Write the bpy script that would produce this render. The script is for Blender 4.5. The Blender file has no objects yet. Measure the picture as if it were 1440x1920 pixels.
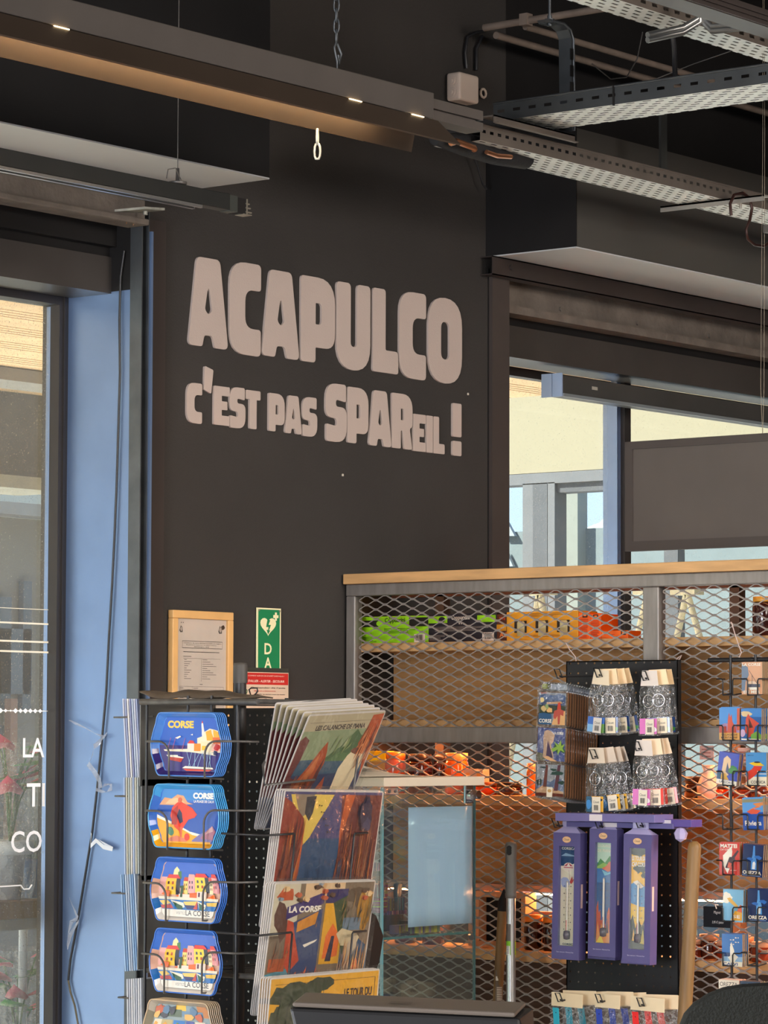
import bpy, bmesh, math, random
from mathutils import Vector, Matrix
random.seed(7)
S = bpy.context.scene
C = S.collection
PI = math.pi

# ------------------------------------------------------------------ camera
F = 6157.0                      # focal length in pixels of a 1440 x 1920 frame
PITCH = math.atan(425.0/F)
YAW = math.radians(51.8)        # view direction, clockwise from +Y
ROLL = 0.003
CAM = Vector((0, 0, 1.55))
fh = Vector((math.sin(YAW), math.cos(YAW), 0))
Rv = Vector((math.cos(YAW), -math.sin(YAW), 0))
FW = fh*math.cos(PITCH) + Vector((0, 0, math.sin(PITCH)))
UP = Rv.cross(FW)
R2 = Rv*math.cos(ROLL) + UP*math.sin(ROLL)
U2 = UP*math.cos(ROLL) - Rv*math.sin(ROLL)
cd = bpy.data.cameras.new('camera')
cam = bpy.data.objects.new('camera', cd); C.objects.link(cam)
cd.sensor_fit = 'HORIZONTAL'; cd.sensor_width = 36; cd.lens = 36*F/1440
cd.clip_end = 500
mm = Matrix((R2, U2, -FW)).transposed().to_4x4(); mm.translation = CAM
cam.matrix_world = mm
S.camera = cam

# ------------------------------------------------------------------ light
vs = S.view_settings
vs.view_transform = 'Standard'; vs.look = 'None'; vs.gamma = 1; vs.exposure = 0.45
vs.use_curve_mapping = False
w = bpy.data.worlds.new('sky'); S.world = w; w.use_nodes = True
nt = w.node_tree; bg = nt.nodes['Background']
tc = nt.nodes.new('ShaderNodeTexCoord'); sp = nt.nodes.new('ShaderNodeSeparateXYZ')
rp = nt.nodes.new('ShaderNodeValToRGB')
nt.links.new(tc.outputs['Generated'], sp.inputs[0]); nt.links.new(sp.outputs['Z'], rp.inputs[0])
rp.color_ramp.elements[0].color = (.66, .84, 1.0, 1); rp.color_ramp.elements[1].color = (.16, .36, .85, 1)
rp.color_ramp.elements[1].position = .8
nt.links.new(rp.outputs[0], bg.inputs[0]); bg.inputs[1].default_value = 1.25

def lamp(name, kind, loc, energy, color, size=1, sizey=None, target=None, **k):
    d = bpy.data.lights.new(name, kind); d.energy = energy; d.color = color
    if kind == 'AREA':
        d.size = size
        if sizey: d.shape = 'RECTANGLE'; d.size_y = sizey
    o = bpy.data.objects.new(name, d); C.objects.link(o); o.location = loc
    if target is not None:
        o.rotation_euler = (Vector(target)-Vector(loc)).to_track_quat('-Z', 'Y').to_euler()
    for a, b in k.items(): setattr(d, a, b)
    return o
lamp('sun', 'SUN', (0, 20, 20), 13.0, (1, .93, .80), target=(0+11, 20-9.5, 20-13), angle=.01)
# shop ceiling lamps behind and beside the camera
lamp('ceiling_lamp', 'AREA', (2.6, -1.8, 3.3), 27, (1, .90, .81), 2.2, 1.6, target=(5.8, 4.6, .3), spread=1.25)
lamp('ceiling_lamp', 'AREA', (6.5, -1.6, 3.3), 50, (1, .90, .81), 2.6, 1.6, target=(7.0, 4.8, .7), spread=1.35)
lamp('side_fill', 'AREA', (-2.6, 2.6, 1.7), 330, (.90, .93, 1.0), 2.6, 2.4, target=(5.4, 4.7, 1.5))  # added low fill for the cabinet side; no window stands behind it

# ------------------------------------------------------------------ projection onto real planes
def ray(u, v):
    return FW + R2*((u-720)/F) + U2*((960-v)/F)
def PX(u, v, X): d = ray(u, v); return CAM + d*(X/d.x)
def PY(u, v, Y): d = ray(u, v); return CAM + d*(Y/d.y)
def PD(u, v, D): d = ray(u, v); return CAM + d*(D/d.dot(fh))
def PZ(u, v, Z): d = ray(u, v); return CAM + d*((Z-CAM.z)/d.z)

# ------------------------------------------------------------------ colours and materials
def lin(c): return c/12.92 if c <= .04045 else ((c+.055)/1.055)**2.4
def H(h):
    if not isinstance(h, str): return h
    h = h.lstrip('#'); return tuple(lin(int(h[i:i+2], 16)/255) for i in (0, 2, 4))
MAT = {}
def mat(name, col=None, rough=.5, metal=0., attr=False, noise=0., nscale=8., bump=0., bscale=60., spec=.5,
        emit=None, estr=0., stretch=None, alpha=None, trans=0., ior=1.45, coat=0.):
    if name in MAT: return MAT[name]
    m = bpy.data.materials.new(name); m.use_nodes = True; MAT[name] = m
    N = m.node_tree.nodes; L = m.node_tree.links; b = N['Principled BSDF']
    b.inputs['Roughness'].default_value = rough; b.inputs['Metallic'].default_value = metal
    b.inputs['Specular IOR Level'].default_value = spec
    b.inputs['Transmission Weight'].default_value = trans; b.inputs['IOR'].default_value = ior
    b.inputs['Coat Weight'].default_value = coat; b.inputs['Coat Roughness'].default_value = .12
    tc = N.new('ShaderNodeTexCoord'); mp = N.new('ShaderNodeMapping'); L.new(tc.outputs['Object'], mp.inputs[0])
    if stretch: mp.inputs['Scale'].default_value = stretch
    if attr:
        src = N.new('ShaderNodeAttribute'); src.attribute_name = 'Col'; so = src.outputs['Color']
    else:
        src = N.new('ShaderNodeRGB'); src.outputs[0].default_value = (*H(col), 1); so = src.outputs[0]
    nz = N.new('ShaderNodeTexNoise'); nz.inputs['Scale'].default_value = nscale; nz.inputs['Detail'].default_value = 5
    L.new(mp.outputs[0], nz.inputs['Vector'])
    mr = N.new('ShaderNodeMapRange'); L.new(nz.outputs['Fac'], mr.inputs[0])
    mr.inputs[1].default_value = .3; mr.inputs[2].default_value = .7
    mr.inputs[3].default_value = 1-noise; mr.inputs[4].default_value = 1+noise
    vm = N.new('ShaderNodeVectorMath'); vm.operation = 'SCALE'
    L.new(so, vm.inputs[0]); L.new(mr.outputs[0], vm.inputs['Scale']); L.new(vm.outputs[0], b.inputs['Base Color'])
    if bump:
        n2 = N.new('ShaderNodeTexNoise'); n2.inputs['Scale'].default_value = bscale; L.new(mp.outputs[0], n2.inputs['Vector'])
        bp = N.new('ShaderNodeBump'); bp.inputs['Strength'].default_value = bump; bp.inputs['Distance'].default_value = .01
        L.new(n2.outputs['Fac'], bp.inputs['Height']); L.new(bp.outputs[0], b.inputs['Normal'])
    if emit:
        b.inputs['Emission Color'].default_value = (*H(emit), 1); b.inputs['Emission Strength'].default_value = estr
    return m
def clear(name, tint='#ffffff', gloss=.12, rough=.05, haze=0., hazecol='#c8ccc8', bump=0., bscale=40., dust=0.):
    """thin transparent sheet: see-through, with a gloss and an optional veil of dust"""
    if name in MAT: return MAT[name]
    m = bpy.data.materials.new(name); m.use_nodes = True; MAT[name] = m
    N = m.node_tree.nodes; L = m.node_tree.links; N.remove(N['Principled BSDF']); out = N['Material Output']
    t = N.new('ShaderNodeBsdfTransparent'); t.inputs[0].default_value = (*H(tint), 1)
    g = N.new('ShaderNodeBsdfGlossy'); g.inputs['Roughness'].default_value = rough
    mx = N.new('ShaderNodeMixShader'); L.new(t.outputs[0], mx.inputs[1]); L.new(g.outputs[0], mx.inputs[2])
    mx.inputs[0].default_value = gloss
    tc = N.new('ShaderNodeTexCoord')
    if bump:
        nz = N.new('ShaderNodeTexNoise'); nz.inputs['Scale'].default_value = bscale; nz.inputs['Detail'].default_value = 3
        L.new(tc.outputs['Object'], nz.inputs['Vector'])
        bp = N.new('ShaderNodeBump'); bp.inputs['Strength'].default_value = bump; bp.inputs['Distance'].default_value = .02
        L.new(nz.outputs['Fac'], bp.inputs['Height']); L.new(bp.outputs[0], g.inputs['Normal'])
    last = mx.outputs[0]
    if haze or dust:
        d = N.new('ShaderNodeBsdfDiffuse'); d.inputs[0].default_value = (*H(hazecol), 1)
        tl = N.new('ShaderNodeBsdfTranslucent'); tl.inputs[0].default_value = (*H(hazecol), 1)
        ad = N.new('ShaderNodeMixShader'); L.new(d.outputs[0], ad.inputs[1]); L.new(tl.outputs[0], ad.inputs[2]); ad.inputs[0].default_value = .5
        nz = N.new('ShaderNodeTexNoise'); nz.inputs['Scale'].default_value = 260; nz.inputs['Detail'].default_value = 2
        L.new(tc.outputs['Object'], nz.inputs['Vector'])
        r = N.new('ShaderNodeMapRange'); L.new(nz.outputs['Fac'], r.inputs[0])
        r.inputs[1].default_value = .62; r.inputs[2].default_value = .72; r.inputs[3].default_value = haze; r.inputs[4].default_value = min(1, haze+dust)
        m2 = N.new('ShaderNodeMixShader'); L.new(r.outputs[0], m2.inputs[0]); L.new(last, m2.inputs[1]); L.new(ad.outputs[0], m2.inputs[2])
        last = m2.outputs[0]
    L.new(last, out.inputs[0]); return m
def holes(name, col, rough, metal, a='X', b='Y', pa=.05, pb=.02, wa=.5, wb=.35, stag=True, circle=False, noise=.1, spec=.5):
    """sheet metal pierced by rows of slots or round holes (object coordinates)"""
    m = mat(name, col, rough, metal, noise=noise, nscale=14, spec=spec)
    N = m.node_tree.nodes; L = m.node_tree.links
    if m.get('cut'): return m
    m['cut'] = 1
    tc = N.new('ShaderNodeTexCoord'); s = N.new('ShaderNodeSeparateXYZ'); L.new(tc.outputs['Object'], s.inputs[0])
    def M(op, x, y=None):
        n = N.new('ShaderNodeMath'); n.operation = op
        for i, q in enumerate((x, y)):
            if q is None: continue
            if isinstance(q, (int, float)): n.inputs[i].default_value = q
            else: L.new(q, n.inputs[i])
        return n.outputs[0]
    A = M('DIVIDE', s.outputs[a], pa); B = M('DIVIDE', s.outputs[b], pb)
    if stag: A = M('ADD', A, M('MULTIPLY', M('FLOOR', B), .5))
    da = M('ABSOLUTE', M('SUBTRACT', M('FRACT', A), .5)); db = M('ABSOLUTE', M('SUBTRACT', M('FRACT', B), .5))
    if circle:
        dd = M('SQRT', M('ADD', M('MULTIPLY', da, da), M('MULTIPLY', db, db))); k = M('LESS_THAN', dd, wa)
    else:
        k = M('MULTIPLY', M('LESS_THAN', da, wa/2), M('LESS_THAN', db, wb/2))
    t = N.new('ShaderNodeBsdfTransparent'); mx = N.new('ShaderNodeMixShader'); out = N['Material Output']
    L.new(k, mx.inputs[0]); L.new(N['Principled BSDF'].outputs[0], mx.inputs[1]); L.new(t.outputs[0], mx.inputs[2]); L.new(mx.outputs[0], out.inputs[0])
    return m

WALL = mat('wall_paint', (.041, .037, .0345), .75, noise=.10, nscale=2.5, bump=.15, bscale=180, spec=.3)
BLACK = mat('black_paint', (.012, .011, .011), .6, noise=.15, nscale=5, spec=.3)
BROWN = mat('brown_metal', (.036, .027, .024), .5, noise=.12, nscale=4)
FRAME = mat('window_frame_paint', (.030, .026, .025), .5, noise=.1, nscale=8)
FRAMEB = mat('anodised_frame', (.26, .35, .54), .3, metal=.6, noise=.08, nscale=6)
JAMB = mat('jamb_sky_tint', (.21, .31, .52), .34, metal=.6, noise=.07, nscale=5)  # blue of the sky light is mixed into this base colour
CEIL = mat('ceiling_black', (.010, .009, .009), .9, noise=.2, nscale=3)
STEEL = mat('raw_steel', (.27, .245, .225), .45, metal=.45, noise=.14, nscale=18, stretch=(3, 3, .6))
DSTEEL = mat('dark_steel', (.11, .12, .13), .42, metal=.7, noise=.16, nscale=14)
GALV = mat('galvanised', (.50, .50, .46), .45, metal=.5, noise=.14, nscale=20)
TAUPE = mat('taupe_enamel', (.085, .073, .066), .5, noise=.06, nscale=10)
CONC = mat('dusty_beam', (.15, .125, .105), .85, noise=.25, nscale=12, bump=.3)
LET = mat('letter_board', (.51, .42, .375), .7, noise=.05, nscale=3, bump=.1, bscale=200)
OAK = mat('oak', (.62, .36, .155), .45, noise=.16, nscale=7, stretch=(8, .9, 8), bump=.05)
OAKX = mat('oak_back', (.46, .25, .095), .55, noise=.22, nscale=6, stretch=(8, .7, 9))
EXW = mat('larch_slats', (.90, .62, .36), .7, noise=.08, nscale=6)
CREAM = mat('cream_render', (.27, .243, .168), .9, noise=.03, nscale=2)
PAINT = mat('coloured_print', rough=.45, attr=True, noise=.03, nscale=30)
TIN = mat('glossy_tin', rough=.22, attr=True, noise=.02, nscale=20, coat=.5)
MATTE = mat('coloured_matte', rough=.8, attr=True, noise=.08, nscale=25)
CHROME = mat('chrome', (.7, .7, .72), .12, metal=1)
WIRE = mat('black_wire', (.018, .018, .02), .35, noise=.1)
GWIRE = mat('worn_grey_wire', (.10, .095, .09), .4, metal=.3, noise=.3, nscale=30)
RUB = mat('black_foam', (.014, .014, .016), .75, noise=.2, nscale=20, bump=.2)
COPPER = mat('copper', (.62, .27, .14), .3, metal=.9)
WOODH = mat('worn_wood', (.20, .112, .04), .5, noise=.3, nscale=9, stretch=(5, 5, .5))
BAG = clear('plastic_bag', '#f2f4f6', .16, .12, haze=.05, bump=.9, bscale=60)
SLEEVE = clear('plastic_sleeve', '#f4f4f2', .12, .12, haze=.03, bump=.6, bscale=14)
GLASS = clear('window_glass', '#f0f4f4', .03, .02, haze=.035, dust=.35)
DGLASS = clear('dusty_glass', '#eef2f0', .05, .02, haze=.09, hazecol='#b8b4a8', dust=.45)
CGLASS = clear('case_glass', '#e9f2f0', .07, .02, haze=.04)
ENDG = mat('glass_edge', (.09, .24, .28), .2, spec=.8)

# ------------------------------------------------------------------ mesh builder
MATS = {}
class MB:
    def __init__(s, col='#808080'): s.v = []; s.f = []; s.c = []; s.sm = []; s.col = H(col); s.M = Matrix.Identity(4)
    def add(s, vs_, fs, col=None, smooth=False):
        b = len(s.v); s.v += [s.M @ Vector(p) for p in vs_]; c = H(col) if col is not None else s.col
        for i, f in enumerate(fs):
            s.f.append([b+k for k in f]); s.c.append(c[i] if isinstance(c, list) else c); s.sm.append(smooth)
        return s
    def box(s, x0, x1, y0, y1, z0, z1, col=None):
        v = [(x, y, z) for z in (z0, z1) for y in (y0, y1) for x in (x0, x1)]
        return s.add(v, [(0, 2, 3, 1), (4, 5, 7, 6), (0, 1, 5, 4), (2, 6, 7, 3), (0, 4, 6, 2), (1, 3, 7, 5)], col)
    def hexa(s, lo, hi, col=None):
        """two loops of equal length joined: lo and hi are lists of points"""
        n = len(lo)
        return s.add(list(lo)+list(hi), [list(range(n))[::-1], [n+i for i in range(n)]]+[(i, (i+1) % n, n+(i+1) % n, n+i) for i in range(n)], col)
    def plate(s, pts, y0, y1, col=None, colside=None):
        n = len(pts); v = [(p[0], y0, p[1]) for p in pts]+[(p[0], y1, p[1]) for p in pts]
        s.add(v, [list(range(n))], col); s.add(v, [[n+i for i in range(n)][::-1]], colside or col)
        return s.add(v, [(i, n+i, n+(i+1) % n, (i+1) % n) for i in range(n)], colside or col)
    def face(s, pts, y, col=None):
        return s.add([(p[0], y, p[1]) for p in pts], [list(range(len(pts)))], col)
    def tube(s, pts, r, col=None, n=8, closed=False, cap=True):
        pts = [Vector(p) for p in pts]; m = len(pts); rr = r if isinstance(r, (list, tuple)) else [r]*m
        vs_ = []; nrm = None
        for i, p in enumerate(pts):
            if closed: t = (pts[(i+1) % m]-pts[i-1]).normalized()
            else: t = (pts[min(i+1, m-1)]-pts[max(i-1, 0)]).normalized()
            if nrm is None:
                nrm = t.cross(Vector((0, 0, 1)) if abs(t.z) < .9 else Vector((1, 0, 0))).normalized()
            else:
                nrm = (nrm - t*nrm.dot(t)).normalized()
            bn = t.cross(nrm)
            for k in range(n):
                a = 2*PI*k/n; vs_.append(p+(nrm*math.cos(a)+bn*math.sin(a))*rr[i])
        fs = []
        for i in range(m if closed else m-1):
            j = (i+1) % m
            for k in range(n): fs.append((i*n+k, i*n+(k+1) % n, j*n+(k+1) % n, j*n+k))
        s.add(vs_, fs, col, True)
        if not closed and cap: s.add(vs_, [list(range(n))[::-1], [(m-1)*n+k for k in range(n)]], col)
        return s
    def lathe(s, prof, o=(0, 0, 0), col=None, n=28, axis=None):
        o = Vector(o); vs_ = []; fs = []; cs = []
        for r, z, *c in prof:
            for k in range(n): a = 2*PI*k/n; vs_.append(o+Vector((r*math.cos(a), r*math.sin(a), z)))
        for i in range(len(prof)-1):
            for k in range(n): fs.append((i*n+k, i*n+(k+1) % n, (i+1)*n+(k+1) % n, (i+1)*n+k))
        return s.add(vs_, fs, col, True)
    def ball(s, o, r, col=None, n=12, sq=(1, 1, 1)):
        return s.lathe([(max(1e-4, math.sin(PI*i/n))*r*sq[0], -math.cos(PI*i/n)*r*sq[2]) for i in range(n+1)], o, col, n+4)
    def text(s, t, x, z, h, y, col='#ffffff', w=None, bold=0., anchor='l', shear=0., rot=0.):
        c = bpy.data.curves.new('t', 'FONT'); c.body = t; c.size = 1; c.offset = bold; c.shear = shear; c.resolution_u = 3
        o = bpy.data.objects.new('t', c); me = bpy.data.meshes.new_from_object(o)
        if me.vertices:
            xs = [p.co.x for p in me.vertices]; ys = [p.co.y for p in me.vertices]
            x0, x1, y0, y1 = min(xs), max(xs), min(ys), max(ys); k = h/(y1-y0); kx = k if w is None else w/(x1-x0)
            ox = {'l': 0, 'c': -(x1-x0)*kx/2, 'r': -(x1-x0)*kx}[anchor]; cr, sr = math.cos(rot), math.sin(rot)
            vv = [(((p.co.x-x0)*kx+ox), (p.co.y-y0)*k) for p in me.vertices]
            s.add([(x+a*cr-b*sr, y, z+a*sr+b*cr) for a, b in vv], [list(p.vertices) for p in me.polygons], col)
        bpy.data.objects.remove(o); bpy.data.curves.remove(c); bpy.data.meshes.remove(me)
        return s
    def build(s, name, m=None, parent=None, world=True, bev=0., bseg=2, sub=0, solid=0., label=None, flip=False):
        me = bpy.data.meshes.new(name); vs_ = s.v; loc = None
        if parent is not None and world:
            Mi = MATS[parent.name].inverted(); vs_ = [Mi @ p for p in vs_]
        elif parent is None:
            xs = [p.x for p in vs_]; ys = [p.y for p in vs_]; zs = [p.z for p in vs_]
            loc = Vector(((min(xs)+max(xs))/2, (min(ys)+max(ys))/2, min(zs))); vs_ = [p-loc for p in vs_]
        me.from_pydata(vs_, [], s.f); me.update()
        at = me.color_attributes.new('Col', 'FLOAT_COLOR', 'CORNER'); k = 0
        buf = []
        for i, p in enumerate(me.polygons):
            p.use_smooth = s.sm[i]; buf += list((*s.c[i], 1.0))*len(p.vertices)
        at.data.foreach_set('color', buf)
        me.materials.append(m or PAINT)
        o = bpy.data.objects.new(name, me); C.objects.link(o)
        if parent is not None: o.parent = parent; MATS[o.name] = MATS[parent.name]
        else: o.location = loc; MATS[o.name] = Matrix.Translation(loc)
        if bev:
            d = o.modifiers.new('bevel', 'BEVEL'); d.width = bev; d.segments = bseg; d.limit_method = 'ANGLE'; d.angle_limit = .7
        if solid: d = o.modifiers.new('solid', 'SOLIDIFY'); d.thickness = solid; d.offset = 0
        if sub: d = o.modifiers.new('sub', 'SUBSURF'); d.levels = sub; d.render_levels = sub
        if label: o['label'] = label
        return o
def tag(o, label=None, cat=None, group=None, kind=None):
    if label: o['label'] = label
    if cat: o['category'] = cat
    if group: o['group'] = group
    if kind: o['kind'] = kind
    return o
def thing(name, label, cat, loc, rotz=0., group=None, kind=None, M=None):
    o = bpy.data.objects.new(name, None); C.objects.link(o); o.empty_display_size = .05
    Mx = M if M is not None else Matrix.Translation(Vector(loc)) @ Matrix.Rotation(rotz, 4, 'Z')
    o.matrix_world = Mx; MATS[o.name] = Mx.copy()
    return tag(o, label, cat, group, kind)
def dup(o, M, label=None, group=None, skip=()):
    r = o.copy(); C.objects.link(r); r.matrix_world = M; MATS[r.name] = M.copy()
    if label: r['label'] = label
    if group: r['group'] = group
    for ch in list(o.children):
        if ch.name.split('.')[0] in skip: continue
        c = ch.copy(); C.objects.link(c); c.parent = r
        for g in list(ch.children):
            d = g.copy(); C.objects.link(d); d.parent = c
    return r
def struct(mb, name, m, **k): o = mb.build(name, m, **k); o['kind'] = 'structure'; return o
def rounded(pts, k=1., seg=5):
    """pts: (x, z, r); returns polygon with rounded corners"""
    out = []; n = len(pts)
    for i in range(n):
        p = Vector(pts[i][:2]); a = Vector(pts[i-1][:2]); b = Vector(pts[(i+1) % n][:2]); r = pts[i][2]*k
        da = (a-p); db = (b-p); la, lb = da.length, db.length
        if r <= 0 or la < 1e-9 or lb < 1e-9: out.append(tuple(p)); continue
        da /= la; db /= lb; ang = da.angle(db)
        if ang > PI-.02: out.append(tuple(p)); continue
        t = min(r/math.tan(ang/2), la*.5, lb*.5); p0 = p+da*t; p1 = p+db*t
        for j in range(seg+1):
            q = j/seg; out.append(tuple(p0*(1-q)**2+p*2*q*(1-q)+p1*q*q))
    return out
def rrect(x0, x1, z0, z1, r, seg=4): return rounded([(x0, z0, r), (x1, z0, r), (x1, z1, r), (x0, z1, r)], 1, seg)
def blob(cx, cz, rx, rz, n=12, jit=.15, seed=0):
    g = random.Random(seed); return [(cx+rx*math.cos(2*PI*i/n)*(1+g.uniform(-jit, jit)), cz+rz*math.sin(2*PI*i/n)*(1+g.uniform(-jit, jit))) for i in range(n)]
FR = -PI/2           # turns a local frame so that +x is to the viewer's right along the cabinet and +y goes into it
def fitX(u0, u1, v0, v1, X):
    a = PX(u0, v1, X); b = PX(u1, v1, X); t = PX(u0, v0, X); return a, abs(b.y-a.y), t.z-a.z
def fitY(u0, u1, v0, v1, Y):
    a = PY(u0, v1, Y); b = PY(u1, v1, Y); t = PY(u0, v0, Y); return a, abs(b.x-a.x), t.z-a.z
def art(mb, polys, w, h, y=0., x0=0., z0=0., step=.00012):
    """polys: (colour, [(fx, fz), ...]) or (colour, 'text', fx, fz, fh, string[, fw, anchor, bold])"""
    k = 0
    for p in polys:
        k += 1; yy = y-step*k
        if p[1] == 'text':
            _, _, fx, fz, fhh, st, *r = p; fw = r[0] if r else None; an = r[1] if len(r) > 1 else 'l'; bo = r[2] if len(r) > 2 else .02
            mb.text(st, x0+fx*w, z0+fz*h, fhh*h, yy, p[0], fw*w if fw else None, bo, an)
        else:
            mb.face([(x0+min(1, max(0, a))*w, z0+min(1, max(0, b))*h) for a, b in p[1]], yy, p[0])
def R(x0, x1, z0, z1): return [(x0, z0), (x1, z0), (x1, z1), (x0, z1)]
# ================================================================== the shell
YW = 5.688                       # face of the lettered wall
XJ = PY(248, 900, YW).x          # left opening's jamb
XR = PY(948, 800, YW).x          # right opening starts here
XE = 15.0                        # far end of the room
ZC = 4.35
ZB = 2.965                       # underside of the bulkheads
m = MB(); m.box(XJ+.002, XR, YW, YW+.25, 0, ZC); struct(m, 'wall_back', WALL)
m = MB(); m.box(-6, XJ+.002, YW, YW+.25, 2.93, ZC); m.box(XR, XE, YW, YW+.25, 2.92, ZC); struct(m, 'wall_back', BLACK)  # black over the openings stands in for the shadow under the ceiling
m = MB(); m.box(-6, XE, -6, YW+.25, -.1, 0); struct(m, 'floor', mat('shop_floor', (.66, .60, .52), .5, noise=.08, nscale=2))
m = MB(); m.box(-6, XE, -6, YW+.25, ZC, ZC+.1); struct(m, 'ceiling', CEIL)
m = MB(); m.box(XE, XE+.1, -6, YW+.25, 0, ZC); struct(m, 'wall_right', WALL)
m = MB(); m.box(-6, XE, -6.1, -6, 0, ZC); struct(m, 'wall_front', mat('pale_wall', (.45, .38, .32), .8, noise=.05))
m = MB(); m.box(-6.1, -6, -6, YW+.25, 0, ZC); struct(m, 'wall_left', MAT['pale_wall'])
# bulkheads
cl = PY(505, 325, 5.365); cr = PX(1083, 465, PY(912, 477, YW).x)
SOF = mat('bulkhead_paint', (.16, .155, .15), .6, noise=.06, nscale=3)
m = MB(); m.box(-6, cl.x, 5.365, YW, ZB+.012, 3.5); struct(m, 'trim_1', mat('bulkhead_black', (.014, .0135, .014), .30, noise=.1, spec=.7))
m = MB(); m.box(cr.x, XE, 5.365, YW, ZB, 3.31); struct(m, 'trim_2', mat('bulkhead_grey', (.075, .071, .064), .33, noise=.06, nscale=3, spec=.7))
m = MB(); m.box(cr.x-.004, cr.x-.0005, 5.364, YW, ZB, 3.312); struct(m, 'trim_15', BLACK)  # black sheet stands in for shade on the bulkhead's end face
SOFL = mat('soffit_bounce_tone', (.50, .51, .52), .6, noise=.05, nscale=2)  # pale tone stands in for daylight bounced up onto the undersides
m = MB(); m.box(cr.x-.004, XE, 5.364, YW-.001, ZB-.004, ZB-.0003); struct(m, 'trim_16', SOFL)
m = MB(); m.box(-6, cl.x, 5.3645, YW-.001, ZB+.008, ZB+.0117); struct(m, 'trim_17', SOFL)
# heads of the two openings: shutter rail, dusty shutter box, lintel
def head(x0, x1, n, left):
    m = MB(); m.box(x0, x1, YW+.078, YW+.22, 2.695, 2.79); struct(m, 'trim_%d' % n, mat('lintel_paint', (.055, .048, .044), .35, noise=.08))
    m = MB(); m.box(x0, x1, YW+.085, YW+.25, 2.79, 2.815); struct(m, 'trim_%d' % (n+1), BLACK)
    if not left:
        m = MB(); m.box(x0, x1, YW+.05, YW+.2, 2.83, 2.93); m.box(x0, x1, YW+.02, YW+.2, 2.815, 2.838)
        for i in range(9): m.tube([(x0+.45+i*.42, YW+.044, 2.86), (x0+.45+i*.42, YW+.056, 2.86)], .007, n=8)
        struct(m, 'trim_%d' % (n+2), CONC)
    else:
        m = MB(); m.box(x0, x1, YW+.06, YW+.2, 2.815, 2.97); struct(m, 'trim_%d' % (n+2), BLACK)
head(-1.5, XJ, 3, True); head(XR-.1, XE, 6, False)
# shutter rail above the right opening, open-ended steel box
m = MB()
x0 = PY(916, 490, YW-.03).x
m.box(x0, XE, YW-.045, YW-.042, 2.905, 2.96); m.box(x0, XE, YW-.045, YW, 2.957, 2.96); m.box(x0, XE, YW-.045, YW, 2.905, 2.908)
m.tube([(x0+.09, YW-.05, 2.935), (x0+.09, YW-.04, 2.935)], .008)
tag(m.build('shutter_rail', BROWN), 'dark brown steel box rail with an open end above the right window', 'rail')
# shutter rail over the left opening with its splayed end bracket
t = thing('shutter_bar', 'dusty grey brown steel bar with a rusty bracket end above the left window', 'bar', PY(262, 405, YW))
m = MB(); pa = PY(0, 340, YW-.02); pb = PY(262, 392, YW-.02)
for (ya, yb, za, zb_) in ((YW-.04, YW-.02, .0, .055), (YW-.055, YW+.02, -.012, .004)):
    m.hexa([(pa.x-1.2, ya, 2.872+za), (pb.x, ya, 2.872+za), (pb.x, yb, 2.872+za), (pa.x-1.2, yb, 2.872+za)], [(pa.x-1.2, ya, 2.872+zb_), (pb.x, ya, 2.872+zb_), (pb.x, yb, 2.872+zb_), (pa.x-1.2, yb, 2.872+zb_)])
m.build('bar', CONC, t, bev=.004)
m = MB(); q = PY(245, 392, YW-.06)
m.hexa([(q.x-.05, YW-.03, q.z-.012), (q.x+.02, YW-.09, q.z+.0), (q.x+.085, YW-.10, q.z+.004), (q.x+.085, YW-.055, q.z+.004), (q.x+.03, YW-.01, q.z-.008)],
       [(q.x-.05, YW-.03, q.z-.006), (q.x+.02, YW-.09, q.z+.006), (q.x+.085, YW-.10, q.z+.01), (q.x+.085, YW-.055, q.z+.01), (q.x+.03, YW-.01, q.z-.002)])
m.tube([(q.x+.045, YW-.07, q.z-.01), (q.x+.045, YW-.07, q.z-.001)], .006)
m.build('bracket', mat('pale_galvanised', (.32, .32, .28), .5, metal=.3, noise=.3, nscale=40), t)
m = MB(); g = random.Random(3)
for i in range(9):
    a = (q.x-.07+i*.014, YW-.03+g.uniform(-.02, .02), q.z-.02); m.tube([a, (a[0]+g.uniform(-.01, .01), a[1], a[2]-g.uniform(.004, .018))], [.006, .001], n=5)
m.build('rust_flakes', mat('rust', (.20, .10, .05), .9, noise=.5, nscale=60), t)
# ---- left opening: jamb, steel guide, brown pilaster, window frame and glass
YG = PX(125, 1000, XJ).y
m = MB(); m.box(XJ-.001, XJ+.06, YW+.006, YG+.06, 0, 2.70); struct(m, 'trim_9', JAMB)
m = MB(); m.box(XJ-.001, XJ+.05, YW+.006, YG+.06, 2.70, 2.92); struct(m, 'trim_10', BLACK)
m = MB(); a = PY(249, 900, YW-.004).x; b = PY(262.5, 900, YW-.004).x; c = PY(272, 900, YW-.02).x
m.box(a-.001, a+.0025, YW-.03, YW+.01, 0, 2.90); m.box(a, b, YW-.006, YW-.002, 0, 2.90); m.box(b-.003, b, YW-.03, YW+.01, 0, 2.90)
tag(m.build('shutter_guide', DSTEEL), 'tall raw steel shutter guide channel at the corner of the left window', 'guide rail')
m = MB(); m.box(b+.009, c, YW-.036, YW, 0, 2.85); struct(m, 'trim_11', JAMB)
m = MB(); m.box(c, PY(308, 900, YW-.018).x, YW-.018, YW, 0, 2.885); struct(m, 'trim_12', BROWN)
m = MB(); g0 = PY(84.5, 900, YG+.046).x; g1 = PY(92, 900, YG+.032).x
m.box(g1, XJ-.0005, YG, YG+.06, 0, 2.70); m.box(g1+.02, XJ-.02, YG-.004, YG, 0, 2.70); m.box(-1.5, g1, YG, YG+.06, 2.675, 2.70)
wl = struct(m, 'window_1', FRAME)
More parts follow.
